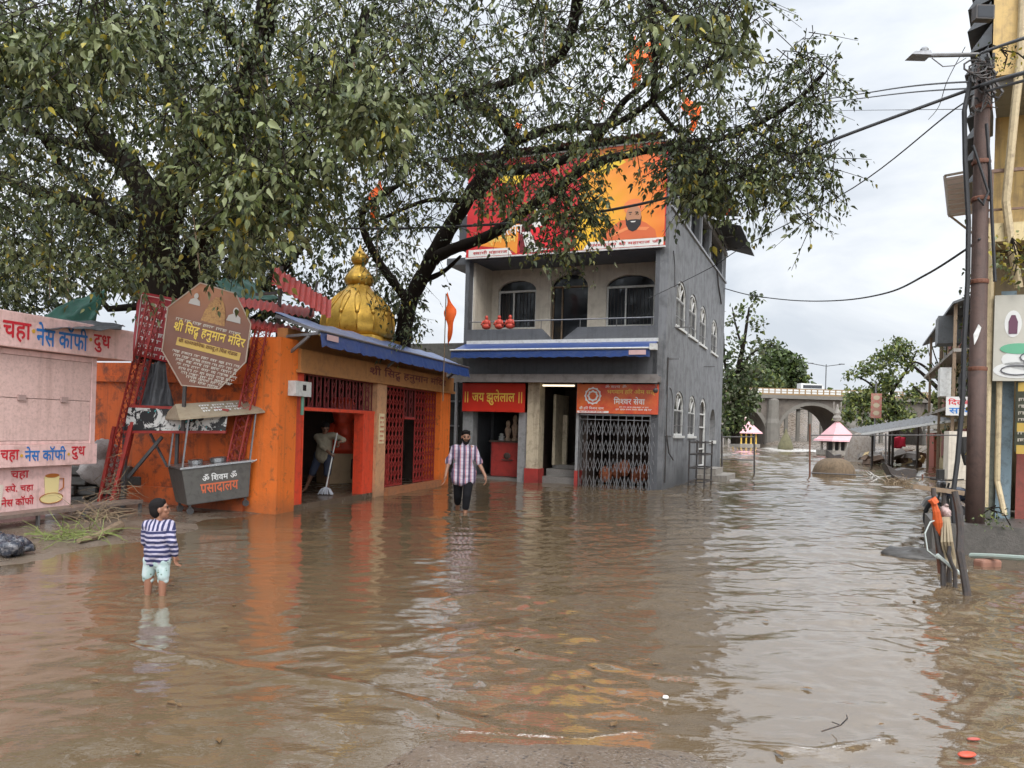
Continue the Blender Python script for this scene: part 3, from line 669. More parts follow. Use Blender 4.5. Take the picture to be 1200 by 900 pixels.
# flags on the roof and by the awning
def flag(name_loc, h, tip, label, r=.012, cloth=None, base=None):
    p = E('flag', label, 'flag', name_loc, 0, 'saffron pennants')
    MB().tube([(0, 0, 0), (0, 0, h)], r, 6).build('pole', m_wood, p)
    a, c_, dz = tip; b = MB(); N = 22; vs = []
    for i in range(N):
        k = i / (N - 1); x = a * (math.sin(k * 2.4) * .9) + .02; y = .10 * math.sin(k * 7); z = h - .02 - c_ * k
        wd = dz * (.08 + 1.0 * math.exp(-((k - .38) / .2) ** 2) * min(1, k * 3.2) + .32 * math.exp(-((k - .8) / .2) ** 2)) * (1 if k < .97 else .1)
        vs += [(x - wd * .5, y, z), (x + wd * .5, y + .05 * math.sin(k * 11), z + .06)]
    b.add(vs, [(2 * i, 2 * i + 1, 2 * i + 3, 2 * i + 2) for i in range(N - 1)])
    o = b.build('cloth', m_saffron, p, smooth=True); s_ = o.modifiers.new('s', 'SOLIDIFY'); s_.thickness = .004; return p
# flags on the grey roof
for (px, py, d, h, tip, lab) in ((741, 96, 22.0, 1.6, (.12, 1.5, .62), 'ragged saffron pennant high above the grey roof, seen through the leaves'), (765, 85, 23.5, 1.5, (-.12, 1.0, .6), 'short saffron pennant beside the ragged one above the grey roof'),
        (795, 170, 22.0, 1.9, (.45, 1.35, .5), 'long saffron pennant curling at its tail over the roof corner'), (603, 160, 23, .8, (.1, .45, .25), 'small saffron pennant showing among leaves above the billboard'), (702, 135, 24, .9, (.05, .5, .2), 'tiny saffron pennant showing above the middle of the billboard'), (849, 250, 26, .6, (.1, .35, .25), 'small saffron pennant at the tin eave of the grey side wall')):
    p = at(px, py, d); flag(p - Vector((0, 0, .3)), h, tip, lab)
flag(at(519, 470, 17.5), 2.45, (.12, 1.15, .27), 'saffron pennant on a pole between the orange temple and the grey building')
flag(at(441, 330, 17.5), 2.45, (-.14, 1.2, .3), 'orange and pink pennant hanging above the golden dome')

# ------------------------------------------------------------------ orange temple
TR = math.radians(73.9); TO = (-3.82, 13.4, 0)
TM = E('orange_temple', 'small orange street temple with a golden dome, blue awning and red grilles', 'temple', TO, TR)
DT = 3.6                                              # depth
b = MB(); b.box(-.45, -.12, .0, .6, -.4, 3.0); b.build('pillar', m_orange2, TM)
b = MB(); b.box(-.42, -.14, .6, 4.3, -.4, 2.55); b.box(-.5, -.1, .601, 4.35, 2.2, 2.3); b.box(-.47, -.1, 4.3, 4.65, -.4, 2.2); b.box(-.52, -.08, .602, 4.4, -.4, .35); b.build('side_wall', m_orange, TM)
b = MB(); b.box(-.12, .10, .0, .35, -.4, 3.0); b.build('pillar', m_orange2, TM)
b = MB(); b.box(.1, .36, .03, .3, -.4, 2.44); b.build('door_jamb', m_redorange, TM)
b = MB(); b.box(2.72, 3.2, .03, .25, -.4, 1.8); b.build('door_jamb', m_redorange, TM)
b = MB(); b.box(3.2, 3.66, -.03, .3, -.4, 2.46); b.build('pillar', m_peach, TM)
b = MB(); b.box(6.9, 7.62, -.03, .4, -.4, 2.46); b.build('pillar', m_orange2, TM)
b = MB(); b.box(.1, 7.75, -.06, .3, 2.462, 2.86); b.box(.05, 7.8, -.1, .0, 2.44, 2.5); b.build('fascia', M('ochre_fascia', (.42, .19, .06), .6, (.15, .07, .03), 2, .5, streak=.3), TM)
text('lettering', 'श्री सिद्ध हनुमान मंदिर', flat('dark_red_letters', (.12, .012, .012)), TM, (2.75, -.06, 2.54), U, UP, 4.4, .27)
b = MB(); b.box(-.1, 7.6, .3, DT + .6, 2.86, 3.0); b.box(-.1, 7.6, .1, .3, 2.87, 3.2); b.build('roof_slab', M('ochre_fascia', (0, 0, 0)), TM)
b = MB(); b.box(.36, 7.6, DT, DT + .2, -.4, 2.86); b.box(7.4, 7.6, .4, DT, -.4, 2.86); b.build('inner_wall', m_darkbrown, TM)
b = MB(); b.box(-.1, 7.62, .02, DT, -.4, .1); b.build('temple_floor', M('wet_stone_floor', (.12, .085, .06), .25, (.05, .035, .025), 3, .6), TM)
b = MB(); b.box(3.66, 6.9, -.12, .02, -.4, .16); b.build('threshold', M('orange_kerb', (.36, .14, .06), .6, (.1, .07, .05), 3, .7), TM)
def grille(x0, x1, z0, z1, name='grille', dx=.125, cross=True):
    g = MB(); n = max(2, int(round((x1 - x0) / dx)))
    for i in range(n + 1):
        x = x0 + (x1 - x0) * i / n; g.bar((x, .1, z0), (x, .1, z1), .022)
    for z in (z0, z1): g.bar((x0, .098, z), (x1, .098, z), .035)
    if cross:
        k = int((z1 - z0) / .19)
        for i in range(0, n):
            xa, xb = x0 + (x1 - x0) * i / n, x0 + (x1 - x0) * (i + 1) / n
            for j in range(k):
                z = z0 + (z1 - z0) * j / k; q = (z1 - z0) / k
                if i % 2 == 0 or name != 'transom_grille':
                    g.bar((xa, .085, z), (xb, .085, z + q), .011); g.bar((xb, .115, z), (xa, .115, z + q), .011)
    return g.build(name, M('deep_crimson_grille', (.32, .028, .022), .55, (.07, .02, .02), 4, .5) if name != 'transom_grille' else M('dark_red_iron', (.20, .03, .03), .5, (.06, .02, .02), 5, .5), TM)
grille(.36, 3.2, 1.84, 2.44, 'transom_grille', .14)
b = MB(); b.box(.36, 3.2, .02, .12, 1.78, 1.84); b.box(.34, .38, .02, .1, .1, 1.8); b.build('lintel', m_redorange, TM)
grille(3.72, 4.85, .18, 2.42, 'grille_panel', .19); grille(5.55, 6.85, .18, 2.42, 'grille_panel', .19)
grille(4.88, 5.5, 1.75, 2.42, 'transom_grille', .15)
b = MB(); b.box(4.95, 5.45, 1.2, 1.24, .1, 1.8); b.build('inner_door', m_whitepaint, TM)
b = MB(); b.box(4.9, 5.5, .08, .12, 1.7, 1.74); b.box(5.0, 5.25, .6, .9, .1, .85); b.build('red_rail', m_crimson, TM)
b = MB(); b.box(4.9, 5.7, 1.0, 1.04, 2.34, 2.38); b.build('tube_lamp', m_tube, TM); b = MB(); b.box(1.9, 2.05, 1.2, 1.24, 2.2, 2.24); b.build('tube_lamp', m_tube, TM)
# notice, electric box
b = MB(); b.box(3.3, 3.54, -.05, -.032, 1.15, 1.8); nb = b.build('notice_board', M('yellow_notice', (.75, .62, .38), .5), TM)
b = MB()
for i in range(6): scribble(b, (3.325, -.05, 1.68 - i * .1), U, UP, .19, .05, 20 + i)
b.build('lettering', flat('notice_red_letters', (.5, .06, .03)), nb)
EB = tag(MB().box(-.2, .3, -.16, -.004, 2.02, 2.28).build('electric_box', m_whitepaint, None, TO, TR), 'small white electric meter box on the orange temple pillar', 'box')
b = MB(); b.box(.02, .12, -.168, -.161, 2.12, 2.22); b.build('box_window', m_glass, EB); b = MB(); b.tube([(.15, -.08, 2.02), (.15, -.08, 1.85), (.18, -.06, 1.7)], .03, 6); b.build('conduit', M('green_hose', (.12, .3, .22), .5), EB)
# awning
b = MB(); n = 60; vs = []; X0, X1 = -.12, 7.5
for i in range(n + 1):
    x = X0 + (X1 - X0) * i / n; sag = .03 * math.sin(i * .9) + .02 * math.sin(i * .37)
    vs += [(x, .35, 3.48 + sag * .4), (x, -.55, 3.13 + sag * .3), (x, -.6, 2.86 + .035 * abs(math.sin(i * PI / 2.4)) + .01 * math.sin(i * 1.3))]
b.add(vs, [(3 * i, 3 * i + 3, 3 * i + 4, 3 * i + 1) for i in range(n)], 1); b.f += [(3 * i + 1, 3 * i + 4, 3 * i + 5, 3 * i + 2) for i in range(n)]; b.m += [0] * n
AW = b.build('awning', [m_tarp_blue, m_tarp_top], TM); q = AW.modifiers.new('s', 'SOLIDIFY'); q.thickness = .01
b = MB(); b.tube([(X0 - .05, -.56, 3.14), (X1 + .02, -.56, 3.14)], .022, 6)
for x in (X0, 3.6, X1 - .2): b.bar((x, .1, 3.05), (x, -.53, 3.1), .045); b.bar((x, .05, 2.75), (x, -.35, 3.06), .045)
b.bar((X0 - .04, .3, 3.4), (X0 - .04, -.55, 3.13), .05); b.build('awning_arm', m_steel, AW)
b = MB(); b.box(.02, .42, -.604, -.6, 3.0, 3.1); b.build('maker_label', M('pale_pink_label', (.6, .4, .4), .5), AW)
# dome
dm = at(419, 396, 18.0); loc = TM.matrix_world.inverted() if False else None
dl = Vector((dm.x - TO[0], dm.y - TO[1], 0)); c_, s_ = math.cos(TR), math.sin(TR)
dlx, dly = dl.x * c_ + dl.y * s_, -dl.x * s_ + dl.y * c_
prof = [(.80, 0), (.84, .10), (.86, .22), (.84, .40), (.79, .58), (.70, .74), (.58, .89), (.44, 1.02), (.32, 1.13), (.27, 1.20), (.25, 1.26)]
b = MB(); b.lathe(prof, 64, (dlx, dly, 3.02 + .55), flute=lambda z, w: .012 * math.cos(w * 14))
b.box(dlx - .75, dlx + .75, dly - .75, dly + .75, 3.0, 3.56); b.build('dome', m_gold, TM, smooth=True)
b = MB()
for k in range(14):                                   # drop ornaments
    w = 2 * PI * k / 14; r_ = lambda z: np.interp(z, [p[1] for p in prof], [p[0] for p in prof]) + .012
    P = lambda z, dw=0: (dlx + r_(z) * math.cos(w + dw), dly + r_(z) * math.sin(w + dw), 3.57 + z)
    b.tube([P(.12), P(.3), P(.48)], .018, 6); b.ball(P(.52), .05, 6)
    b.tube([P(.56, -.05), P(.75, -.09), P(.9, -.12), P(1.05, 0)], .014, 5); b.tube([P(.56, .05), P(.75, .09), P(.9, .12), P(1.05, 0)], .014, 5)
b.build('dome_ornament', m_gold, TM, smooth=True)
b = MB(); zb = 3.57 + 1.22
b.lathe([(.25, 0), (.30, .05), (.33, .12), (.30, .22), (.22, .34), (.13, .44), (.12, .50)], 48, (dlx, dly, zb), flute=lambda z, w: .06 * abs(math.cos(w * 6)))
b.lathe([(.14, .0), (.19, .07), (.20, .15), (.15, .24), (.10, .29), (.04, .37), (.012, .47)], 48, (dlx, dly, zb + .50), flute=lambda z, w: .05 * abs(math.cos(w * 5)))
b.build('finial', m_gold, TM, smooth=True)
# tin roofs
m_redtin = M('red_corrugated_sheet', (.42, .05, .04), .5, (.2, .05, .04), 3, .6, bump=.1)
def p3(px, py, d): return at(px, py, d)
def sheet(name, pa, pb, pc, label=None):
    """corrugated sheet: pa->pb across the ridges, pa->pc along them"""
    return MB().corr(pa, pb - pa, pc - pa, .022, .11).build(name, m_redtin)
sh = sheet('tin_roof_sheet', p3(322, 312, 14.6), p3(388, 352, 14.9), p3(318, 332, 14.0)); tag(sh, 'bright red corrugated sheet tilted down towards the golden dome', 'roof sheet', 'red corrugated sheets over the temple')
sh = sheet('tin_roof_sheet', p3(280, 348, 15.0), p3(368, 362, 15.3), p3(276, 358, 14.2)); tag(sh, 'red corrugated sheet lying level below the bright tilted one', 'roof sheet', 'red corrugated sheets over the temple')
sh = sheet('tin_roof_sheet', p3(284, 372, 14.6), p3(352, 384, 14.9), p3(280, 382, 14.0)); tag(sh, 'lowest red corrugated sheet, just above the orange pillar', 'roof sheet', 'red corrugated sheets over the temple')
b = MB(); b.bar(p3(330, 312, 14.9), p3(325, 400, 14.9), .06); b.bar(p3(372, 330, 14.8), p3(358, 395, 14.6), .04); b.bar(p3(365, 340, 14.9), p3(300, 345, 15.2), .05); b.bar(p3(290, 350, 15.0), p3(290, 400, 15.0), .06)
b.bar(p3(285, 384, 15.1), p3(365, 392, 15.1), .06); tag(b.build('roof_prop', m_darksteel), 'dark bars holding up the red corrugated sheets', 'prop')
# idol and box inside
def tl(x, y, z): return Vector((TO[0] + x * c_ - y * s_, TO[1] + x * s_ + y * c_, z))
ID = E('orange_idol', 'vermilion painted idol standing inside the open temple doorway', 'idol', tl(5.25, 1.9, .1), TR - .5)
b = MB(); b.lathe([(.30, .72), (.34, .85), (.26, 1.0), (.33, 1.15), (.36, 1.3), (.28, 1.42), (.22, 1.5), (.26, 1.6), (.28, 1.75), (.3, 1.95), (.2, 2.1)], 14, flute=lambda z, w: .16 * math.sin(w * 3 + z * 6))
b.tube([(-.25, 0, 1.4), (-.42, -.05, 1.15), (-.3, -.15, 1.0)], .09, 8); b.build('figure', m_redorange, ID, smooth=True)
MB().box(-.5, .5, -.3, .3, 0, .72).build('pedestal', M('tan_board', (.42, .29, .17), .7, (.25, .16, .1), 2, .4), ID)
b = MB(); b.bar((.1, -.31, .1), (.1, -.31, .58), .03); b.bar((.1, -.31, .58), (.45, -.31, .58), .03); b.build('black_frame', m_darksteel, ID)

# ------------------------------------------------------------------ tea kiosk
KR = TR; KO = (-6.55, 11.5, 0)
m_pink = M('pale_pink_paint', (.80, .53, .50), .5, (.33, .2, .17), 2.5, .55, streak=.35, bump=.15)
m_pink2 = M('speckled_pink_paint', (.72, .50, .46), .55, (.38, .24, .21), 9, .6, streak=.45, damp=0)
KK = E('tea_kiosk', 'pale pink tea stall with shutters closed and hand-painted red and blue lettering', 'kiosk', KO, KR)
m_blueletter = flat('blue_paint_letters', (.02, .16, .48)); m_redletter = flat('red_paint_letters', (.55, .015, .03)); m_gold_dot = flat('ochre_paint_letters', (.6, .34, .03))
KL = -3.4
MB().box(KL, .95, -.16, .9, 2.47, 2.95).build('fascia', m_pink, KK, bevel=.01)
MB().box(KL, .33, .0, 1.1, .86, 2.47).build('body', m_pink2, KK)
b = MB(); b.box(KL, .38, -.06, .0, .84, 1.15); b.box(.25, .34, -.05, -.002, 1.152, 2.465); b.box(KL, .25, -.045, -.002, 2.38, 2.46); b.box(KL, .25, -.03, -.002, 1.152, 1.2); b.build('painted_rail', m_pink, KK, bevel=.006)
b = MB(); b.box(KL, .24, -.035, -.003, 1.8, 2.375); b.build('shutter', m_pink2, KK); b = MB(); b.box(KL, .24, -.033, -.003, 1.205, 1.79); b.build('shutter', m_pink2, KK)
b = MB()
for x in (-1.0, -.3): b.box(x, x + .12, -.06, -.036, 1.76, 1.84)
b.build('latch', M('dull_pink_latch', (.4, .28, .26), .4), KK)
MB().box(KL, .02, .05, .9, .22, .86).build('lower_panel', m_pink, KK); MB().box(KL, -.35, .12, .8, -.15, .22).build('plinth', M('dusty_pink_plinth', (.42, .25, .24), .6, (.12, .08, .07), 3, .6, damp=.1), KK)
text('lettering', 'चहा', m_redletter, KK, (-1.35, -.16, 2.55), U, UP, .42, .26); text('lettering', 'नेस कॉफी', m_blueletter, KK, (-.84, -.16, 2.54), U, UP, .87, .32, .02); text('lettering', 'दुध', m_redletter, KK, (.15, -.16, 2.55), U, UP, .32, .26)
b = MB()
for x in (-.89, .09, -1.42): b.poly([(q[0], -.165, q[1]) for q in ell(x, 2.72, .028, .03, 10)], (0, -.002, 0))
for x in (-.93, -.15): b.poly([(q[0], -.065, q[1]) for q in ell(x, 1.0, .022, .022, 10)], (0, -.002, 0))
b.build('painted_dot', m_gold_dot, KK)
text('lettering', 'चहा', m_redletter, KK, (-1.25, -.06, .92), U, UP, .28, .16); text('lettering', 'नेस कॉफी', m_blueletter, KK, (-.88, -.06, .92), U, UP, .68, .2, .02); text('lettering', 'दुध', m_redletter, KK, (-.1, -.06, .92), U, UP, .25, .19)
text('lettering', 'चहा', m_redletter, KK, (-.99, .05, .66), U, UP, .28, .12); text('lettering', 'स्पे. चहा', m_redletter, KK, (-1.07, .05, .48), U, UP, .44, .13); text('lettering', 'नेस कॉफी', m_redletter, KK, (-1.12, .05, .3), U, UP, .5, .13)
cup = MB(); cup.poly([(p[0], .044, p[1]) for p in ell(-.33, .36, .2, .075)], (0, -.002, 0)); cup.poly([(-.44, .04, .4), (-.22, .04, .4), (-.20, .04, .68), (-.46, .04, .68)], (0, -.002, 0))
cu = cup.build('painted_cup', flat('cream_cup_paint', (.75, .62, .3)), KK)
b = MB(); b.poly([(p[0], .035, p[1]) for p in ell(-.33, .69, .12, .03)], (0, -.002, 0)); b.tube([(-.2, .036, .64), (-.13, .036, .64), (-.13, .036, .5), (-.2, .036, .46)], .008, 4); b.tube([(p[0], .038, p[1]) for p in ell(-.33, .36, .2, .075)], .006, 4)
b.build('cup_outline', flat('brown_cup_paint', (.38, .12, .02)), cu)
b = MB(); b.poly([(-1.25, .04, .3), (-1.14, .04, .28), (-1.1, .04, .6), (-1.25, .04, .62)], (0, -.002, 0)); b.build('painted_glass', flat('pale_glass_paint', (.68, .58, .5)), KK)
bn_ = E('bench', 'weathered plank bench on thin metal legs in front of the pink kiosk', 'bench', KO, KR)
MB().box(-2.4, .97, -.42, -.1, .2, .25).build('seat', M('wet_grey_plank', (.2, .15, .125), .5, (.08, .06, .05), 6, .7), bn_)
for x in (-2.2, -.95, -.18, .12, .93): MB().box(x, x + .04, -.4, -.36, -.3, .2).build('leg', m_steel, bn_)
# grey and green tarps
def drape(name, pts4, mat, label, sag=.08, n=14, cat='tarpaulin', seed=0, wr=.03):
    r = random.Random(seed); A, B, C, D = [Vector(p) for p in pts4]; vs = []; ph = [r.uniform(0, 6) for _ in range(4)]
    for i in range(n + 1):
        for j in range(n + 1):
            u, v = i / n, j / n; p = A.lerp(B, u).lerp(D.lerp(C, u), v)
            p.z -= sag * math.sin(PI * u) * math.sin(PI * v); p.y += wr * math.sin(u * 13 + ph[0] + v * 5); p.z += wr * .7 * math.sin(u * 7 + v * 9 + ph[1]) + wr * .5 * math.sin(u * 21 - v * 6 + ph[2]); vs.append(p)
    b = MB().add(vs, [(i * (n + 1) + j, (i + 1) * (n + 1) + j, (i + 1) * (n + 1) + j + 1, i * (n + 1) + j + 1) for i in range(n) for j in range(n)])
    o = b.build(name, mat, smooth=True); q = o.modifiers.new('s', 'SOLIDIFY'); q.thickness = .008; return tag(o, label, cat)
m_green = M('dark_green_tarp', (.008, .075, .05), .45, (.01, .04, .03), 4, .5); m_greytarp = M('grey_black_tarp', (.05, .052, .058), .4, (.11, .11, .12), 4, .5)
drape('tarpaulin', (at(52, 368, 12.6), at(126, 336, 13.8), at(112, 378, 13.2), at(52, 380, 12)), m_green, 'dark green tarpaulin peaked above the pink kiosk roof', .02, seed=1)
drape('tarpaulin', (at(252, 330, 15.5), at(285, 325, 16), at(330, 352, 15.8), at(262, 352, 15.2)), m_green, 'dark green tarpaulin under the tree behind the eight-sided sign', .02, seed=2)
drape('tarpaulin', (at(50, 372, 11.3), at(146, 381, 12.1), at(142, 386, 11.6), at(53, 386, 10.7)), m_greytarp, 'grey plastic sheet draped over the end of the kiosk roof', .02, seed=3, wr=.02)
drape('tarpaulin', (at(168, 425, 13.3), at(192, 422, 13.3), at(205, 478, 13.1), at(158, 480, 13.1)), m_greytarp, 'black plastic sheet wrapped on the frame below the red sign', .0, seed=4, wr=.05)
# ------------------------------------------------------------------ gantry of leaning red lattice posts and signs
def lattice(name, p0, p1, w, label):
    p0, p1 = Vector(p0), Vector(p1); ax = (p1 - p0).normalized(); sx_ = Vector((1, 0, 0)); sx_ = (sx_ - ax * sx_.dot(ax)).normalized(); sy_ = ax.cross(sx_)
    root = E(name, label, 'post', p0, 0, 'leaning red lattice posts'); L_ = (p1 - p0).length
    q = [sx_ * a * w / 2 + sy_ * c * w / 2 for a, c in ((-1, -1), (1, -1), (1, 1), (-1, 1))]
    for v in q: MB().bar(v, v + ax * L_, .024).build('upright', m_redpaint, root)
    b = MB(); n = int(L_ / (w * .85))
    for k in range(n):
        a, c = ax * (L_ * k / n), ax * (L_ * (k + 1) / n)
        for i in range(4):
            j = (i + 1) % 4; b.bar(q[i] + a, q[j] + c, .009); b.bar(q[j] + a, q[i] + c, .009)
    b.build('lacing', m_redpaint, root); return root
lattice('lattice_post', at(126, 592, 12.7), at(183, 352, 12.9), .19, 'leaning red lattice post beside the pink kiosk')
lattice('lattice_post', at(268, 575, 13.0), at(309, 384, 13.0), .19, 'leaning red lattice post against the orange temple wall')
fr = E('banner_gantry', 'red steel frame with a torn black banner between the lattice posts', 'gantry', at(210, 490, 12.7))
o_ = fr.location.copy()
A, B, C, D = [at(*p, 12.7) - o_ for p in ((152, 476), (268, 481), (265, 506), (146, 506))]
b = MB(); b.bar(A, B, .05); b.bar(D, C, .05); b.build('rail', m_redpaint, fr)
m, t, bs_ = newmat('torn_banner_print'); tcn = t.n('ShaderNodeTexCoord').outputs['Object']
n1 = t.noise(tcn, 3.2, 8, .72, .8); n2 = t.noise(tcn, 6, 3, .5, 2)
c = t.mix(t.ramp(n1, .51, .53), (.012, .012, .013), (.62, .62, .60)); c = t.mix(t.ramp(n2, .66, .68), c, (.05, .4, .42)); t.l(c, bs_.inputs['Base Color'])
b = MB().poly([A + Vector((0, -.03, -.02)), B + Vector((0, -.03, -.02)), C + Vector((0, -.03, .02)), D + Vector((0, -.03, .02))], (0, .01, 0)).build('torn_banner', m, fr)
b = MB(); b.bar(at(147, 500, 12.8) - o_, at(144, 605, 12.8) - o_, .06); b.bar(at(190, 512, 12.9) - o_, at(150, 560, 12.9) - o_, .05); b.bar(at(176, 508, 13.1) - o_, at(195, 545, 13.1) - o_, .035); b.bar(at(208, 508, 13.1) - o_, at(206, 560, 13.1) - o_, .05); b.build('prop', m_darktin, fr)
b = MB(); b.bar(at(160, 478, 12.75) - o_, at(130, 592, 12.4) - o_, .055); b.bar(at(134, 500, 12.7) - o_, at(116, 590, 12.4) - o_, .05); b.build('stay', m_redpaint, fr)
# eight-sided sign
pts = [at(*p, 12.45) for p in ((234.7, 331.5), (276, 344), (294, 380), (288, 424), (257, 455.5), (213, 451.5), (190, 410.7), (197, 360))]
cen = sum(pts, Vector()) / 8
m, t, bs_ = newmat('brown_sign_print'); tcn = t.n('ShaderNodeTexCoord').outputs['Object']; sx = t.n('ShaderNodeSeparateXYZ'); t.l(tcn, sx.inputs[0])
c = t.mix(t.noise(tcn, 2, 5), (.15, .055, .032), (.23, .095, .055)); c = t.mix(t.ramp(sx.outputs[2], .1, .75), c, (.40, .17, .08)); t.l(c, bs_.inputs['Base Color']); bs_.inputs['Roughness'].default_value = .4
SG = MB().poly([p - cen for p in pts], (0, .04, 0)).build('octagonal_sign', m, None, cen); tag(SG, 'tilted brown eight-sided temple sign with yellow lettering', 'sign')
b = MB()
for i in range(8): b.bar(pts[i] - cen, pts[(i + 1) % 8] - cen, .018)
b.build('rim', M('tan_rim', (.45, .36, .28), .5), SG)
sa = math.radians(-12.5); su = Vector((math.cos(sa), 0, math.sin(sa))); sv = Vector((-math.sin(sa), 0, math.cos(sa)))
def sp(px, py): return at(px, py, 12.445) - cen
text('lettering', 'श्री सिद्ध हनुमान मंदिर', m_yellowletters, SG, sp(202, 391), su, sv, 1.18, .25)
text('lettering', 'श्री सार्वजनिक रामदूत मित्र मंडळ', flat('brown_letters', (.12, .03, .01)), SG, sp(209, 402) + Vector((0, -.012, 0)), su, sv, .98, .1, .01)
b = MB(); q = sp(206, 404) + Vector((0, -.005, 0)); b.poly([q, q + su * 1.06, q + su * 1.06 + sv * .13, q + sv * .13], (0, .002, 0)); b.build('yellow_strip', flat('mustard_strip', (.62, .42, .1)), SG)
b = MB()
for i, (a_, w_) in enumerate(((202, 1.12), (203, 1.12), (206, 1.0), (207, 1.0), (209, .95), (212, .85), (218, .6), (222, .5))): scribble(b, sp(a_, 412 + i * 5.1), su, sv, w_, .045, 40 + i)
scribble(b, sp(206, 375), su, sv, 1.1, .05, 60); b.build('lettering', flat('pale_sign_letters', (.55, .5, .42)), SG)
b = MB()
for cx_, cy_, k in ((229, 352, .6), (275, 371, .75)):
    q = sp(cx_, cy_) + Vector((0, -.006, 0)); b.poly([q + su * (x * k) + sv * (z * k) for x, z in [(-.16, -.12), (.16, -.12), (.13, 0), (.05, .05), (-.05, .05), (-.13, 0)]], (0, .002, 0)); b.poly([q + su * (p[0] * k) + sv * (p[1] * k) for p in ell(0, .12, .06, .08, 12)], (0, .002, 0))
b.build('portrait', flat('pale_portrait', (.55, .52, .48)), SG)
b = MB()
q = sp(252, 368) + Vector((0, -.006, 0)); b.poly([q + su * x + sv * z for x, z in [(-.2, -.16), (.2, -.16), (.17, .02), (.12, .16), (.05, .27), (-.05, .27), (-.12, .16), (-.17, .02)]], (0, .002, 0))
b.build('printed_statue', M('golden_print', (.50, .28, .09), .5, (.28, .12, .05), 12, .8, lo=.45, hi=.6), SG)
MB().bar(sp(215, 452) + Vector((0, .05, 0)), sp(213, 505) + Vector((0, .05, 0)), .05).build('sign_post', m_darksteel, SG)
pts = [at(*p, 13.25) for p in ((162, 341), (222, 353), (210, 428), (154, 415))]; cen = sum(pts, Vector()) / 4
RS = MB().poly([p - cen for p in pts], (0, .05, 0)).build('red_sign', M('dark_red_sign', (.36, .018, .025), .4, (.2, .01, .02), 2, .4), None, cen); tag(RS, 'dark red sign with white lines, half hidden behind the eight-sided sign', 'sign')
b = MB()
for i in range(8): scribble(b, at(166 - i * .8, 357 + i * 8.2, 13.23) - cen, su, sv, .62, .07, 80 + i)
for p_, q_ in (((166, 345), (214, 355)), ((166, 345), (158, 412))): b.bar(at(*p_, 13.22) - cen, at(*q_, 13.22) - cen, .012)
b.build('lettering', flat('sign_white_letters', (.6, .55, .52)), RS)
# ------------------------------------------------------------------ food cart
cp = gp(217, 606); CR = math.radians(40)
CT = E('food_cart', 'grey steel street food cart tilted on its wheels by the orange wall', 'cart', (cp.x, cp.y, .02), CR)
CT.scale = (.93, .93, .93); CT.rotation_euler = (math.radians(0), math.radians(-6), CR)
m_cart = M('grey_cart_steel', (.13, .125, .115), .42, (.05, .045, .04), 3, .6, metal=.35, bump=.1)
b = MB(); Wc, Dc, zc0, zc1 = 1.22, .8, .16, .80
def frus(b, x0, x1, y0, y1, z0, z1, e): 
    v = [(x0 + e, y0 + e, z0), (x1 - e, y0 + e, z0), (x1 - e, y1 - e, z0), (x0 + e, y1 - e, z0), (x0, y0, z1), (x1, y0, z1), (x1, y1, z1), (x0, y1, z1)]
    return b.add(v, [(0, 3, 2, 1), (4, 5, 6, 7), (0, 1, 5, 4), (1, 2, 6, 5), (2, 3, 7, 6), (3, 0, 4, 7)])
frus(b, 0, Wc, 0, Dc, zc0, zc1, .07); b.build('body', m_cart, CT, bevel=.012)
b = MB(); b.box(-.03, Wc + .03, -.03, Dc + .03, zc1 + .001, zc1 + .035); b.build('counter_top', M('bright_steel', (.36, .36, .36), .28, (.2, .2, .2), 4, .4, metal=.8), CT)
b = MB(); b.tube([(Wc, .05, .78), (Wc + .16, .08, .83), (Wc + .16, .7, .83), (Wc, .75, .78)], .014, 6); b.build('push_handle', m_whitepaint, CT)
b = MB(); P4 = [(.02, .02), (Wc - .02, .02), (Wc - .02, Dc - .02), (.02, Dc - .02)]
for i, (x, y) in enumerate(P4): MB().bar((x, y, zc1 + .03), (x + .18, y, 1.72), .026).build('canopy_pole', m_steel, CT)
m_cart_top = M('tan_canopy_board', (.36, .29, .20), .6, (.2, .14, .09), 3, .6)
b = MB(); b.add([(.0, -.1, 1.68), (1.5, -.1, 1.70), (1.5, .9, 1.70), (0, .9, 1.68), (.1, .4, 1.92), (1.4, .4, 1.92), (.0, -.1, 1.65), (1.5, -.1, 1.67), (1.5, .9, 1.67), (0, .9, 1.65)], [(0, 1, 5, 4), (2, 3, 4, 5), (1, 2, 5), (3, 0, 4), (0, 1, 7, 6), (1, 2, 8, 7), (2, 3, 9, 8), (3, 0, 6, 9), (6, 7, 8, 9)])
cn = b.build('canopy', m_cart_top, CT); b = MB(); nn = Vector((0, -.5, .2))
for i in range(3): scribble(b, (.45, .02 + .1 * i - .012, 1.745 + .045 * i + .01), (1, 0, 0), (0, .9, .43), .7, .07, 90 + i)
b.build('lettering', flat('white_letters', (0, 0, 0)), cn)
text('lettering', 'ॐ शिवम ॐ', m_whiteletters, CT, (.34, .02, .55), U, (0, -.1, 1), .6, .13); text('lettering', 'प्रसादालय', flat('orange_letters', (.65, .16, .07)), CT, (.3, .045, .33), U, (0, -.1, 1), .66, .17)
text('lettering', 'शिवम', flat('orange_letters', (0, 0, 0)), CT, (.04, .62, .56), (0, -1, 0), (-.1, 0, 1), .42, .1); text('lettering', 'प्रसादालय', flat('orange_letters', (0, 0, 0)), CT, (.055, .66, .38), (0, -1, 0), (-.1, 0, 1), .5, .14)
for x, y in ((.12, .12), (Wc - .12, .12), (.12, Dc - .12), (Wc - .12, Dc - .12)):
    b = MB(); b.tube([(x, y - .02, .05), (x, y + .02, .05)], .06, 12); b.bar((x, y, .05), (x, y, .17), .04); b.build('caster', m_darksteel, CT)
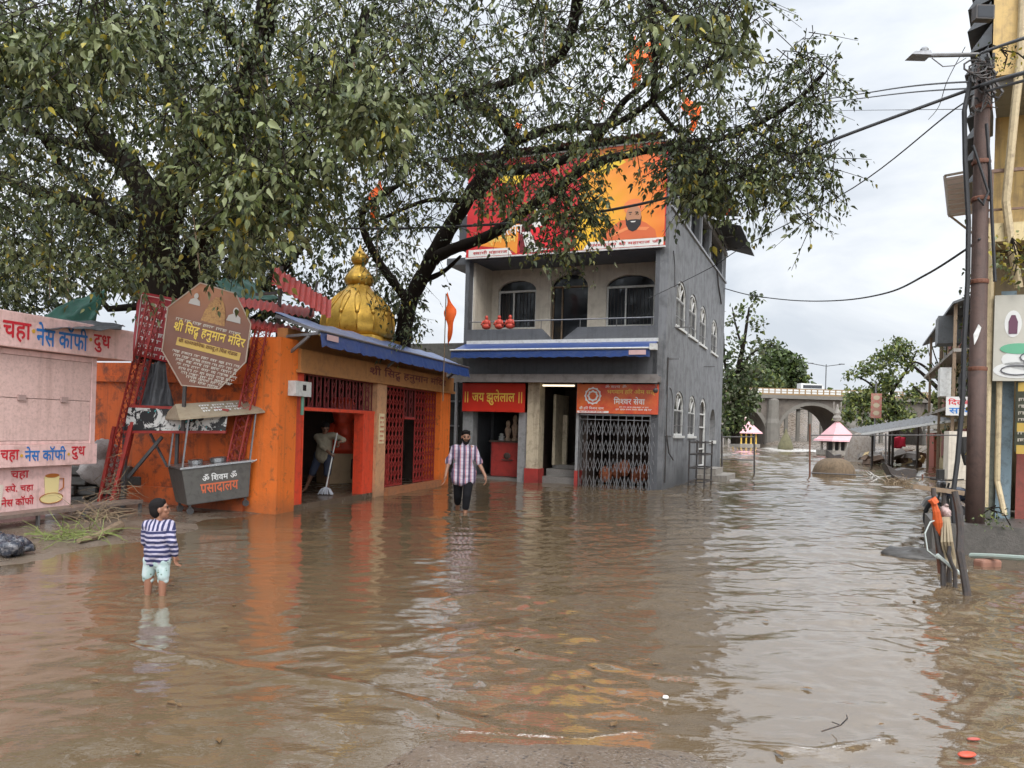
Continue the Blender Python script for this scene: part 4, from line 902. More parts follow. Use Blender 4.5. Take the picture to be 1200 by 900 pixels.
for k, (x, rr_) in enumerate(((.35, .12), (.75, .14))):
    b = MB(); b.lathe([(rr_, 0), (rr_ * 1.05, .07), (rr_ * .9, .08)], 16, (x, .35, .84)); b.build('pan', M('bright_steel', (0, 0, 0)), CT)
# low stone wall, platform, rubbish behind the cart
SW = MB(); r_ = random.Random(3)
p0, p1 = gp(150, 596), gp(205, 590); d_ = (p1 - p0); L_ = 2.9; ux = Vector((.95, .3, 0)).normalized()
base = at(100, 560, 14.6)
for row in range(5):
    x = -.4 + (row % 2) * .15
    while x < 2.6:
        w_ = r_.uniform(.25, .5); a = Vector((-7.6, 13.6, 0)) + ux * x
        SW.box(a.x, a.x + w_ - .02, a.y + ux.y * 0 - .02 * r_.random(), a.y + .4, -.2 + row * .18, -.2 + row * .18 + .165); x += w_
sw = SW.build('stone_wall', M('dark_wet_stone', (.075, .07, .062), .5, (.03, .03, .026), 5, .6, bump=.6)); tag(sw, 'low dark wet stone wall behind the leaning frame', 'wall')
sw.modifiers.new('b', 'BEVEL').width = .02
b = MB(); b.ball((0, 0, .2), (.33, .25, .3), 9); b.ball((.05, -.05, .5), (.22, .2, .2), 8)
o = b.build('white_sack', M('dirty_white_sack', (.42, .38, .36), .8, (.2, .17, .15), 6, .7, bump=.8, bs=9), None, at(118, 545, 13.2) - Vector((0, 0, .25)), smooth=True); crumple(o, .09, 5); tag(o, 'dirty white sack slumped between the kiosk and the red post', 'sack')
def tangle(name, loc, n, rad, mat, label, cat, L=.6, th_=.008, flatk=.5, seed=0, kind=None):
    r = random.Random(seed); b = MB()
    for i in range(n):
        p = Vector((r.gauss(0, rad), r.gauss(0, rad), abs(r.gauss(0, rad * flatk)))); d = Vector((r.gauss(0, 1), r.gauss(0, 1), r.gauss(.1, .4))).normalized(); pts_ = [p]
        for k in range(4): d = (d + Vector((r.gauss(0, .3), r.gauss(0, .3), r.gauss(-.05, .2)))).normalized(); pts_.append(pts_[-1] + d * L / 4)
        b.tube(pts_, [th_, th_, th_ * .8, th_ * .6, th_ * .3], 4)
    o = b.build(name, mat, None, loc); return tag(o, label, cat, kind=kind)
m_greenstem = M('green_stems', (.15, .19, .05), .6, (.3, .28, .1), 6, .6); m_drystem = M('dry_stems', (.26, .19, .12), .8, (.12, .09, .06), 5, .6)
tangle('green_stalks', gp(84, 628, .06), 90, .22, m_greenstem, 'green cut stalks heaped under the plank bench', 'plant debris', .34, .006, .12, 1, 'stuff')
tangle('dry_twigs', gp(116, 612, .02), 70, .16, m_drystem, 'dry twigs and stems tangled at the bench end', 'twigs', .4, .006, .8, 2, 'stuff')
tangle('dry_twigs', at(128, 580, 12.3), 34, .12, m_drystem, 'dry twigs caught on the foot of the red frame', 'twigs', .45, .005, 1.6, 5, 'stuff')
b = MB(); b.tube([gp(92, 634, .05), gp(115, 628, .06), gp(140, 616, .08)], [.03, .05, .07], 8); tag(b.build('bark_strip', m_wood), 'pale strip of wet bark at the end of the bench', 'bark')
b = MB()
for i in range(9):
    pp_ = gp(-8 + i * 4, 636 + (i % 3) * 3, .08 + .03 * (i % 2)); b.ball(pp_, (.12, .12, .12 - .008 * i), 7)
o = crumple(b.build('plastic_bag', M('black_plastic_bag', (.03, .035, .05), .25, (.4, .38, .38), 7, .6, bump=.8, bs=8), smooth=True), .06, 9); tag(o, 'black and white plastic bag slumped at the water edge by the kiosk', 'bag')

SK = E('grey_shack', 'dark timber and grille shack squeezed between the orange temple and the grey building', 'shack', (4.06, 20.6, 0), GR)
MB().box(-7.6, XL - .01, .5, .6, -.4, 2.9).build('front_grille_back', m_dark, SK); MB().box(-7.6, XL - .01, .6, 3.5, 2.9, 3.05).build('roof', m_tin, SK); MB().box(-8.6, XL - .01, 1.2, 1.3, 2.0, 4.2).build('rear_wall', M('grey_board', (.12, .115, .105), .8, (.05, .05, .045), 3, .6, streak=.6), SK)
b = MB(); b.tube([(XL - .22, .1, -.3), (XL - .22, .1, 2.85), (XL - .1, .0, 3.0)], .06, 8); b.build('downpipe', m_steel, SK)
b = MB()
for z in (.9, 1.55, 2.3): b.box(-7.5, XL - .3, .44, .49, z, z + .05)
for x in (-7.2, -6.85, -6.5): b.box(x, x + .04, .438, .492, -.3, 2.9)
b.build('bars', m_steel, SK)
# ------------------------------------------------------------------ people: one continuous skin each, clothing over it
def blend(name, prims, voxel, mat, parent, smooth_it=4, col=None):
    mb_ = MB()
    for p in prims:
        if p[0] == 'c':
            _, a, b_, r0, r1 = p[:5]; a, b_ = Vector(a), Vector(b_); d = (b_ - a); d = d.normalized() if d.length > 1e-6 else Vector((0, 0, 1)); pts, rs_ = [], []
            for k in range(6): w = PI / 2 * k / 5; pts.append(a - d * r0 * math.cos(w)); rs_.append(max(r0 * math.sin(w), r0 * .05))
            for k in range(6): w = PI / 2 * k / 5; pts.append(b_ + d * r1 * math.sin(w)); rs_.append(max(r1 * math.cos(w), r1 * .05))
            mb_.tube(pts, rs_, 12)
        else:
            _, c, r, *rot = p; mtx = Matrix.Translation(Vector(c)) @ (rot[0] if rot else Matrix.Identity(4)) @ Matrix.Diagonal((*r, 1))
            t_ = MB().ball((0, 0, 0), 1, 9); mb_.add([mtx @ Vector(v) for v in t_.v], t_.f)
    o = mb_.build(name, mat)
    rm = o.modifiers.new('r', 'REMESH'); rm.mode = 'VOXEL'; rm.voxel_size = voxel; rm.use_smooth_shade = True
    s_ = o.modifiers.new('s', 'SMOOTH'); s_.factor = .5; s_.iterations = smooth_it
    bpy.context.view_layer.update()
    m2 = bpy.data.meshes.new_from_object(o.evaluated_get(bpy.context.evaluated_depsgraph_get())); m2.name = name
    o.modifiers.clear(); o.data = m2; m2.materials.clear(); m2.materials.append(mat)
    m2.polygons.foreach_set('use_smooth', [True] * len(m2.polygons)); o.parent = parent; return o
V = Vector
def hand(wr, dirv, side, s=1., curl=.5, palm_n=None):
    """palm and five curled fingers at wrist wr pointing along dirv; side = where the thumb leaves"""
    d = V(dirv).normalized(); sd = V(side); sd = (sd - d * sd.dot(d)).normalized(); n = d.cross(sd)
    out = [('c', wr, V(wr) + d * .035 * s, .024 * s, .026 * s), ('e', V(wr) + d * .055 * s, (.04 * s, .04 * s, .04 * s))]
    out = [('c', wr, V(wr) + d * .03 * s, .022 * s, .024 * s)]
    for k in range(4):
        o = sd * (.027 - .018 * k) * s; L = (.075, .083, .077, .06)[k] * s
        a = V(wr) + d * .08 * s + o; out.append(('c', V(wr) + d * .02 * s + o * .7, a, .013 * s, .011 * s))
        p1 = a + (d * math.cos(curl) + n * math.sin(curl)) * L * .5; p2 = p1 + (d * math.cos(curl * 2.2) + n * math.sin(curl * 2.2)) * L * .5
        out += [('c', a, p1, .0095 * s, .0085 * s), ('c', p1, p2, .0085 * s, .007 * s)]
    t0 = V(wr) + d * .02 * s + sd * .018 * s; t1 = t0 + (d * .6 + sd * .7 + n * .3).normalized() * .04 * s
    out += [('c', t0, t1, .013 * s, .011 * s), ('c', t1, t1 + (d * .85 + n * .4).normalized() * .03 * s, .0105 * s, .008 * s)]
    return out
def head(c, f, up, s=1.):
    """skull, jaw, nose, ears at centre c facing f; s = head height / 0.23 m"""
    f = V(f).normalized(); up = V(up); up = (up - f * up.dot(f)).normalized(); r = f.cross(up); c = V(c)
    R3 = Matrix((r, f, up)).transposed().to_4x4(); P = lambda x, y, z: c + (r * x + f * y + up * z) * s
    pr = [('e', P(0, -.008, .022), (.076 * s, .093 * s, .092 * s), R3), ('e', P(0, .02, -.045), (.056 * s, .062 * s, .062 * s), R3), ('e', P(0, .05, -.088), (.026 * s, .022 * s, .02 * s), R3),
          ('c', P(0, .082, .015), P(0, .094, -.022), .009 * s, .013 * s), ('c', P(-.022, .08, -.055), P(.022, .08, -.055), .010 * s, .010 * s),
          ('e', P(-.078, -.005, -.01), (.012 * s, .02 * s, .03 * s), R3), ('e', P(.078, -.005, -.01), (.012 * s, .02 * s, .03 * s), R3),
          ('c', P(-.045, .07, .028), P(.045, .07, .028), .014 * s, .014 * s), ('e', P(-.042, .058, -.02), (.024 * s, .024 * s, .02 * s), R3), ('e', P(.042, .058, -.02), (.024 * s, .024 * s, .02 * s), R3)]
    return pr, P, R3
def plaid():
    m, t, b = newmat('plaid_shirt_cloth'); tcn = t.n('ShaderNodeTexCoord').outputs['Object']; sx = t.n('ShaderNodeSeparateXYZ'); t.l(tcn, sx.inputs[0])
    def band(o, freq, ph, lo, hi): return t.ramp(t.math('SINE', t.math('ADD', t.math('MULTIPLY', o, freq), ph)), lo, hi)
    c = t.mix(t.noise(tcn, 14, 3), (.52, .47, .52), (.40, .35, .42))
    c = t.mix(t.math('MULTIPLY', band(sx.outputs[2], 95, 0, .55, .75), .55), c, (.28, .22, .34))
    c = t.mix(t.math('MULTIPLY', band(sx.outputs[0], 62, 1.9, .1, .35), .9), c, (.035, .02, .06)); c = t.mix(t.math('MULTIPLY', band(sx.outputs[0], 62, -.1, .9, .97), .8), c, (.4, .03, .05))
    t.l(c, b.inputs['Base Color']); b.inputs['Roughness'].default_value = .8
    bn = t.n('ShaderNodeBump'); bn.inputs['Strength'].default_value = .5; bn.inputs['Distance'].default_value = .03; t.l(t.noise(tcn, 9, 3, .6, 1), bn.inputs['Height']); t.l(bn.outputs[0], b.inputs['Normal']); return m
def stripes():
    m, t, b = newmat('striped_shirt_cloth'); tcn = t.n('ShaderNodeTexCoord').outputs['Object']; sx = t.n('ShaderNodeSeparateXYZ'); t.l(tcn, sx.inputs[0])
    wv = t.math('ADD', t.math('MULTIPLY', sx.outputs[2], 150), t.math('MULTIPLY', t.noise(tcn, 6, 2), 5)); k = t.ramp(t.math('SINE', wv), .05, .3)
    wx_ = t.ramp(t.math('SINE', t.math('MULTIPLY', sx.outputs[0], 150)), -.1, .15); yk = t.ramp(sx.outputs[2], .700, .704); k = t.mix(yk, k, wx_)
    c = t.mix(k, (.02, .022, .075), (.36, .33, .42)); t.l(c, b.inputs['Base Color']); b.inputs['Roughness'].default_value = .85
    bn = t.n('ShaderNodeBump'); bn.inputs['Strength'].default_value = .4; bn.inputs['Distance'].default_value = .02; t.l(t.noise(tcn, 16, 3, .6, 1), bn.inputs['Height']); t.l(bn.outputs[0], b.inputs['Normal']); return m
# --- man wading towards the camera (origin at his feet, 0.2 m under water); x to the picture's right, -y to the camera
g0 = gp(542, 600); MN = E('person', 'bearded man in a plaid shirt and black cropped trousers wading in the flood', 'person', (g0.x, g0.y, -.2), .12)
hp, P, R3 = head((.02, -.03, 1.585), (.06, -1, -.12), (0, 0, 1), 1.0)
LH, RH = V((-.10, 0, .92)), V((.10, 0, .92)); LK, RK = V((-.09, .12, .5)), V((.06, -.16, .52)); LA, RA = V((-.07, .42, .16)), V((.035, -.12, .1))
LS, RS_ = V((-.172, 0, 1.375)), V((.172, 0, 1.375)); LE, RE = V((-.285, .03, 1.11)), V((.275, -.02, 1.11)); LW, RW = V((-.33, -.05, .875)), V((.385, -.12, .895))
body = hp + [('c', (.01, -.01, 1.38), (.02, -.02, 1.52), .058, .056), ('c', LS, RS_, .06, .06), ('c', (0, 0, 1.3), (0, 0, 1.0), .13, .13), ('c', LS, LE, .052, .042), ('c', LE, LW, .042, .027), ('c', RS_, RE, .052, .042), ('c', RE, RW, .042, .027),
    ('c', LH, LK, .085, .055), ('c', LK, LA, .055, .035), ('c', RH, RK, .085, .055), ('c', RK, RA, .055, .036), ('c', RA, RA + V((0, -.16, -.07)), .035, .025), ('c', LA, LA + V((0, -.12, -.12)), .035, .025), ('c', LH, RH, .1, .1)]
body += hand(LW, (-.10, -.12, -1), (0, -1, 0), 1.25, .35) + hand(RW, (.25, -.2, -1), (0, -1, 0), 1.25, .45)
blend('body', body, .0085, m_skin, MN, 3)
sh_ = [('c', LS + V((.01, 0, -.01)), RS_ + V((-.01, 0, -.01)), .068, .068), ('c', (0, -.02, 1.28), (0, -.01, .9), .15, .165), ('e', (0, 0, 1.22), (.195, .13, .2)), ('e', (0, 0, .98), (.205, .16, .22)), ('c', (-.11, -.01, .93), (-.115, -.02, .80), .125, .115), ('c', (.11, -.01, .93), (.115, -.02, .80), .125, .115), ('c', (-.05, -.04, .80), (.05, -.04, .80), .12, .12), ('c', LS, LE + V((.012, 0, .03)), .068, .058), ('c', RS_, RE + V((-.01, 0, .03)), .068, .058),
    ('c', LE + V((.01, 0, .05)), LE + V((-.004, 0, .01)), .066, .064), ('c', RE + V((-.01, 0, .05)), RE + V((.004, 0, .01)), .066, .064), ('c', (.01, -.01, 1.40), (.01, -.015, 1.45), .082, .068), ('c', (-.05, -.07, 1.42), (0, -.10, 1.36), .018, .014), ('c', (.06, -.07, 1.42), (.015, -.10, 1.36), .018, .014)]
crumple(blend('shirt', sh_, .012, plaid(), MN, 3), .014, 9)
tr = [('c', LH, RH, .105, .105), ('c', LH + V((0, 0, -.08)), LK, .10, .078), ('c', LK, LK.lerp(LA, .42), .078, .066), ('c', RH + V((0, 0, -.08)), RK, .10, .08), ('c', RK, RK.lerp(RA, .5), .08, .068)]
blend('trousers', tr, .012, flat('black_cotton', (.007, .007, .009), .9, spec=.2), MN, 3)
blend('hair', [('e', P(0, -.02, .055), (.086, .096, .078), R3), ('e', P(0, -.045, .0), (.084, .07, .075), R3), ('c', P(-.05, .06, .105), P(.05, .06, .105), .024, .024)], .007, m_hair, MN, 2)
blend('beard', [('c', P(-.066, .03, -.035), P(-.03, .066, -.095), .016, .026), ('c', P(.066, .03, -.035), P(.03, .066, -.095), .016, .026), ('c', P(-.02, .075, -.1), P(.02, .075, -.1), .026, .026), ('c', P(-.03, .093, -.043), P(.03, .093, -.043), .008, .008), ('c', P(0, .06, -.115), P(0, .06, -.125), .03, .02)], .006, m_hair, MN, 2)
for sx_ in (-1, 1):
    MB().ball(P(.032 * sx_, .083, .008), .0125, 6).build('eye', flat('dark_eye', (.02, .012, .01), .2), MN, smooth=True)
b = MB(); 
for sx_ in (-1, 1): b.tube([P(.014 * sx_, .094, .03), P(.035 * sx_, .091, .036), P(.056 * sx_, .078, .028)], [.005, .006, .003], 5)
b.build('eyebrow', m_hair, MN)
b = MB(); b.box(-.004, .012, -.172, -.165, .9, 1.36)
for k in range(6): b.ball((.004, -.17, .93 + .08 * k), .007, 4)
# --- small boy seen from behind, looking to the right
g0 = gp(183, 697); BY = E('person', 'small boy in a striped long-sleeved shirt and pale shorts standing in shallow water', 'person', (g0.x, g0.y, -.12), .0); BY.scale = (.9, .9, 1)
hp, P, R3 = head((.015, .0, .885), (.82, .35, .18), (-.15, 0, 1), .86)
LS, RS_ = V((-.105, 0, .735)), V((.10, .03, .735)); LE, RE = V((-.14, .04, .60)), V((.15, -.02, .60)); LW, RW = V((-.10, .11, .49)), V((.165, .02, .475))
LH, RH = V((-.055, 0, .43)), V((.055, 0, .43)); LK, RK = V((-.085, .01, .24)), V((.065, -.01, .24)); LA, RA = V((-.095, .02, .05)), V((.065, -.01, .05))
body = hp + [('c', (0, 0, .72), (.01, 0, .82), .04, .04), ('c', LS, RS_, .042, .042), ('c', (0, 0, .68), (0, 0, .48), .08, .08), ('c', LS, LE, .036, .03), ('c', LE, LW, .03, .02), ('c', RS_, RE, .036, .03), ('c', RE, RW, .03, .02), ('c', LH, RH, .07, .07),
    ('c', LH, LK, .06, .04), ('c', LK, LA, .042, .026), ('c', RH, RK, .06, .04), ('c', RK, RA, .042, .026), ('c', LA, LA + V((0, .1, -.03)), .024, .018), ('c', RA, RA + V((0, .1, -.03)), .024, .018)]
body += hand(LW, (.1, .3, -1), (0, 1, 0), .8, .5) + hand(RW, (.12, .1, -1), (0, 1, 0), .8, .5)
blend('body', body, .0065, M('boy_skin', (.25, .115, .07), .5, var=.06, bump=0), BY, 2)
blend('shirt', [('c', LS, RS_, .056, .056), ('c', (-.03, .01, .70), (.03, .01, .70), .098, .098), ('e', (0, 0, .64), (.13, .108, .14)), ('e', (0, 0, .52), (.130, .108, .12)), ('c', (-.05, 0, .44), (.05, 0, .44), .085, .085), ('c', LS, LE, .054, .047), ('c', LE, LW + V((0, 0, .02)), .046, .034), ('c', RS_, RE, .054, .047), ('c', RE, RW + V((0, 0, .02)), .046, .034), ('c', (0, 0, .76), (.0, 0, .775), .06, .048)], .008, stripes(), BY, 2).location; crumple(bpy.data.objects['shirt.001'], .009, 14)
m, t, bs_ = newmat('printed_shorts_cloth'); tcn = t.n('ShaderNodeTexCoord').outputs['Object']
vv = t.n('ShaderNodeTexVoronoi'); vv.inputs['Scale'].default_value = 30; t.l(tcn, vv.inputs['Vector']); c = t.mix(t.ramp(vv.outputs['Distance'], .26, .2), (.36, .47, .46), (.08, .13, .09)); c = t.mix(t.ramp(t.noise(tcn, 9, 3), .5, .6), c, (.46, .54, .54)); t.l(c, bs_.inputs['Base Color']); bs_.inputs['Roughness'].default_value = .8
blend('shorts', [('c', LH, RH, .082, .082), ('c', LH, LK + V((-.005, 0, .06)), .074, .060), ('c', RH, RK + V((.005, 0, .06)), .074, .060), ('c', LK + V((-.028, 0, .015)), LK + V((.02, 0, .01)), .032, .032), ('c', RK + V((-.02, 0, .01)), RK + V((.028, 0, .015)), .032, .032)], .009, m, BY, 2)
blend('hair', [('e', P(0, -.02, .045), (.073, .085, .07), R3), ('e', P(0, -.05, .0), (.068, .058, .07), R3), ('c', P(-.04, .05, .08), P(.04, .05, .08), .02, .02)], .006, m_hair, BY, 2)
MB().ball(P(.032, .083, .008), .0105, 5).build('eye', flat('dark_eye', (0, 0, 0)), BY)
# --- man mopping inside the temple
g0 = tl(2.5, .75, .1); TMn = E('person', 'man in a khaki shirt and dark shorts bending over a mop in the temple doorway', 'person', g0, 0)
hp, P, R3 = head((-.02, -.08, 1.36), (.45, -.8, -.5), (.15, -.35, 1), .98)
LS, RS_ = V((-.2, .0, 1.16)), V((.15, -.08, 1.2)); LE, RE = V((-.05, -.22, .98)), V((.36, -.08, 1.12)); LW, RW = V((.17, -.31, .82)), V((.29, -.25, 1.06))
LH, RH = V((-.16, .05, .78)), V((.04, .02, .78)); LK, RK = V((-.28, -.02, .42)), V((.05, -.1, .42)); LA, RA = V((-.42, .0, .08)), V((.04, 0, .07))
body = hp + [('c', (-.03, -.02, 1.16), (-.03, -.07, 1.3), .06, .055), ('c', LS, RS_, .06, .06), ('c', (-.03, 0, 1.1), (-.06, .02, .85), .13, .13), ('c', LS, LE, .052, .042), ('c', LE, LW, .04, .026), ('c', RS_, RE, .052, .042), ('c', RE, RW, .04, .026),
    ('c', LH, LK, .085, .055), ('c', LK, LA, .052, .033), ('c', RH, RK, .085, .055), ('c', RK, RA, .052, .033), ('c', RA, RA + V((0.02, -.16, -.04)), .033, .024), ('c', LA, LA + V((-.03, -.14, -.05)), .033, .024), ('c', LH, RH, .1, .1)]
body += hand(LW, (.4, -.2, -.1), (0, 0, 1), 1.0, 1.0) + hand(RW, (.2, -.3, -.6), (0, 0, 1), 1.0, 1.0)
blend('body', body, .009, m_darkskin, TMn, 2)
blend('shirt', [('c', LS, RS_, .082, .082), ('c', (-.04, 0, 1.1), (-.07, .02, .78), .16, .17), ('c', LS, LE, .075, .062), ('c', RS_, RE, .075, .06), ('c', LE, LE.lerp(LW, .4), .06, .05), ('c', RE, RE.lerp(RW, .3), .058, .05)], .014, M('khaki_cloth', (.24, .21, .15), .8, (.12, .1, .07), 6, .6, bump=.5, bs=10), TMn, 2)
blend('shorts', [('c', LH, RH, .125, .125), ('c', LH, LK, .1, .078), ('c', RH, RK, .1, .078)], .014, flat('navy_cotton', (.015, .02, .04), .8), TMn, 2)
blend('hair', [('e', P(0, -.02, .055), (.086, .096, .078), R3), ('e', P(0, -.045, .0), (.084, .07, .075), R3)], .008, m_hair, TMn, 2)
for sx_ in (-1, 1): MB().ball(P(.032 * sx_, .083, .008), .0125, 5).build('eye', flat('dark_eye', (0, 0, 0)), TMn)
mp = E('mop', 'pale string mop held by the man in the temple doorway', 'mop', g0)
hw = V((.21, -.34, .84)); hu = V((.255, -.315, 1.13)); d_ = (hu - hw).normalized()
b = MB(); b.tube([hu + d_ * .14, hw - d_ * .0, V((.10, -.40, .12))], .014, 6); b.build('handle', m_whitepaint, mp)
r_ = random.Random(4); b = MB()
for i in range(46):
    a = r_.uniform(0, 6.28); q = r_.uniform(.05, .2); b.tube([(.10, -.4, .16), (.10 + q * .6 * math.cos(a), -.4 + q * .6 * math.sin(a), .12), (.1 + q * math.cos(a), -.4 + q * math.sin(a), .02)], [.008, .01, .008], 4)
b.build('mop_head', M('wet_mop_cotton', (.45, .46, .5), .7), mp)

# ------------------------------------------------------------------ utility pole, street lamp, wires
PB = at(1142.5, 612, 11.0); ptop = at(1152, 75, 11.0)
UPo = E('utility_pole', 'thick rusty brown steel utility pole on a concrete plinth', 'pole', PB)
k = ptop - PB
b = MB(); b.tube([(0, 0, -.3), k * .33, k * .331, k * .8, k], [.125, .118, .11, .102, .10], 16); b.build('shaft', M('rusty_brown_pole', (.095, .058, .047), .7, (.045, .03, .026), 2.6, .8, streak=.7, bump=.3, metal=.2), UPo, smooth=True)
b = MB()
for f_ in (.33, .52, .7, .78, .9): b.lathe([(.12, 0), (.125, .02), (.125, .05), (.115, .06)], 14, k * f_)
b.build('band', m_rust, UPo)
b = MB(); r_ = random.Random(8)
for i in range(16):
    a = at(1149 + r_.uniform(-6, 10), r_.uniform(60, 130), 10.85) - PB; c = at(1150 + r_.uniform(-14, 26), r_.uniform(60, 135), 10.8) - PB; md = (a + c) / 2 + V((r_.uniform(-.15, .15), -.1, -r_.uniform(.05, .3)))
    b.tube([a, a.lerp(md, .6) - V((0, 0, .06)), md, c.lerp(md, .6) - V((0, 0, .06)), c], r_.choice((.008, .014, .02)), 5)
for q in range(3): b.tube([at(1143 + 14 * math.cos(a) + q * 6, 78 + 8 * math.sin(a) + q * 3, 10.75) - PB for a in [i * .7 for i in range(9)]], .014, 5)
for (x0, x1, rr_) in ((1160, 1164, .03), (1166, 1160, .022), (1136, 1128, .028)):
    pass
b.build('wire_bundle', m_darksteel, UPo)
b = MB(); b.tube([at(x, y, 10.9) - PB for x, y in ((1138, 90), (1130, 130), (1131, 190), (1135, 260), (1134, 330), (1130, 400), (1128, 470), (1122, 540), (1116, 585), (1118, 612), (1132, 650))], .034, 8)
b.tube([at(x, y, 10.85) - PB for x, y in ((1140, 170), (1150, 200), (1158, 225), (1152, 240), (1146, 232))], .02, 6); b.tube([at(x, y, 10.9) - PB for x, y in ((1156, 145), (1160, 200), (1166, 330))], .025, 6)
b.build('cable_run', M('black_cable_sheath', (.02, .02, .022), .55), UPo)
b = MB(); b.poly([at(x, y, 10.78) - PB for x, y in ((1147, 380), (1150, 384), (1146, 396), (1142, 404), (1141, 392))], (0, .01, 0)); b.build('pale_tag', m_whitepaint, UPo)
SL = E('street_lamp', 'street lamp on a thin horizontal arm high on the utility pole', 'street lamp', at(1146, 64, 10.9)); o_ = SL.location.copy()
b = MB(); b.tube([at(1146, 64, 10.9) - o_, at(1085, 65, 10.6) - o_], .03, 8); b.build('arm', m_steel, SL)
a = at(1078, 65, 10.6) - o_; b = MB(); b.add([a + V(q) for q in [(-.16, -.1, -.03), (.12, -.1, -.03), (.12, .1, -.03), (-.16, .1, -.03), (-.1, -.06, .03), (.12, -.06, .05), (.12, .06, .05), (-.1, .06, .03)]], [(0, 3, 2, 1), (4, 5, 6, 7), (0, 1, 5, 4), (1, 2, 6, 5), (2, 3, 7, 6), (3, 0, 4, 7)]); b.ball(a + V((.06, 0, .07)), (.06, .05, .05), 5); b.build('lamp_head', m_steel, SL)
b = MB(); b.tube([at(1092, 68, 10.6) - o_, at(1105, 78, 10.6) - o_, at(1118, 77, 10.7) - o_, at(1132, 68, 10.8) - o_], .007, 4); b.build('wire', m_darksteel, SL)
FLt = E('flood_light', 'small black floodlight above the lamp arm by the yellow wall', 'floodlight', at(1152, 16, 11.0)); b = MB(); b.box(-.13, .13, -.06, .06, -.1, .1); b.build('housing', m_darksteel, FLt); b = MB(); b.box(-.11, .11, -.066, -.061, -.08, .08); b.build('lens', m_glass, FLt)
def wire(pts, r, label, group=None, sag=0):
    P_ = [at(*p) for p in pts]; out = []
    for i in range(len(P_) - 1):                        # Catmull-Rom through the given points
        p0 = P_[max(i - 1, 0)]; p1 = P_[i]; p2 = P_[i + 1]; p3_ = P_[min(i + 2, len(P_) - 1)]
        for j in range(8):
            q = j / 8; out.append(.5 * ((2 * p1) + (p2 - p0) * q + (2 * p0 - 5 * p1 + 4 * p2 - p3_) * q * q + (3 * p1 - p0 - 3 * p2 + p3_) * q ** 3))
    out.append(P_[-1]); c0 = out[0].copy()
    o = MB().tube([p - c0 for p in out], r, 6).build('power_cable', M('black_cable_sheath', (0, 0, 0)), None, c0, smooth=True); return tag(o, label, 'cable', 'overhead cables')
wire([(1150, 100, 10.9), (1128, 108, 11), (1000, 155, 11.5), (870, 205, 12.3), (760, 237, 13), (650, 256, 13.8), (560, 264, 14.5), (430, 268, 15.2), (330, 262, 15.8)], .024, 'thickest black cable sagging from the pole across the billboard into the tree')
wire([(1148, 95, 10.9), (1060, 102, 16), (960, 117, 24), (850, 128, 32)], .016, 'upper thin wire of the pair running far off behind the leaves')
wire([(1148, 103, 10.9), (1060, 109, 16), (960, 121, 24), (850, 131, 32)], .014, 'lower thin wire of the pair running far off behind the leaves')
wire([(1148, 118, 10.9), (1120, 127, 11.3), (1000, 220, 14.5), (870, 290, 18.5), (836, 312, 20.5), (770, 345, 20.4), (758, 349, 20.5)], .012, 'thin wire slanting from the pole down to the grey side wall and balcony')
wire([(1148, 280, 10.9), (1128, 295, 11.5), (1085, 322, 13), (1040, 343, 16), (985, 352, 20), (930, 352, 25), (880, 346, 29), (849, 338, 31)], .018, 'wire hanging in a low curve from the pole to the back of the grey building')
wire([(1128, 128, 11), (1030, 129, 16), (940, 130, 22)], .006, 'thinnest level wire left of the pole'.replace('left of', 'running off from'))
wire([(1150, 62, 10.9), (1175, 53, 9.6), (1230, 35, 7.8)], .02, 'dark cable rising over the yellow upper wall'); wire([(1150, 100, 10.9), (1175, 92, 9.6), (1240, 75, 7.8)], .026, 'thick dark cable rising across the balcony edge of the yellow building')
wire([(1154, 108, 10.9), (1180, 100, 9.6), (1240, 84, 7.8)], .018, 'thinner dark cable just under the thick one at the yellow balcony edge')
wire([(1131, 55, 11), (1110, 95, 12), (1100, 125, 13), (1088, 140, 15)], .006, 'hair-thin wire dropping steeply beside the pole top')
# ------------------------------------------------------------------ yellow building and shops on the right bank
YO = at(1147, 612, 11.7); YB = E('yellow_building', 'yellow two-storey shop building with a railed balcony over a lilac ground-floor wall', 'building', (YO.x, YO.y, 0), GR)
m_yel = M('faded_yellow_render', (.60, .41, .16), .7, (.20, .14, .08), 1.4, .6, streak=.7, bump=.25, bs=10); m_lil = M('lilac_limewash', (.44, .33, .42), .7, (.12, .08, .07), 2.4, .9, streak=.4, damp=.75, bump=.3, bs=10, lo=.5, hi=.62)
m_soff = M('grey_soffit', (.25, .245, .23), .7, (.12, .11, .1), 2, .5)
b = MB(); b.box(.0, 6, .0, .15, 7.15, 10.5); b.box(.0, .15, .15, 6, 7.15, 10.5); b.build('upper_wall', m_yel, YB)
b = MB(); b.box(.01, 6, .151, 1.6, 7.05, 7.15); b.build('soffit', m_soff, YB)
b = MB(); b.box(.0, 6, 1.5, 1.7, 4.95, 7.05); b.box(.0, .15, 1.7, 6, 2.5, 7.15); b.build('balcony_wall', m_yel, YB)
b = MB(); b.box(-.02, 6, -.02, 1.5, 4.62, 4.9); b.build('balcony_slab', M('pale_yellow_edge', (.62, .50, .27), .7, (.2, .15, .1), 2, .5, streak=.5), YB)
b = MB(); b.box(-.03, 6, .0, .05, 5.68, 5.73)
for i in range(9): b.box(.02 + i * .7, .06 + i * .7, .005, .045, 4.9, 5.68)
b.box(-.03, 6, .006, .042, 5.1, 5.13); b.build('balcony_rail', M('brown_rail_paint', (.17, .10, .07), .6, (.3, .2, .12), 7, .5), YB)
b = MB(); b.box(.1, 6, .6, .75, 3.75, 4.62); b.box(.16, 6, 1.5, 1.6, .45, 3.8); b.build('lintel_wall', M('dark_ochre_wall', (.17, .12, .055), .7, (.05, .04, .03), 2, .6), YB)
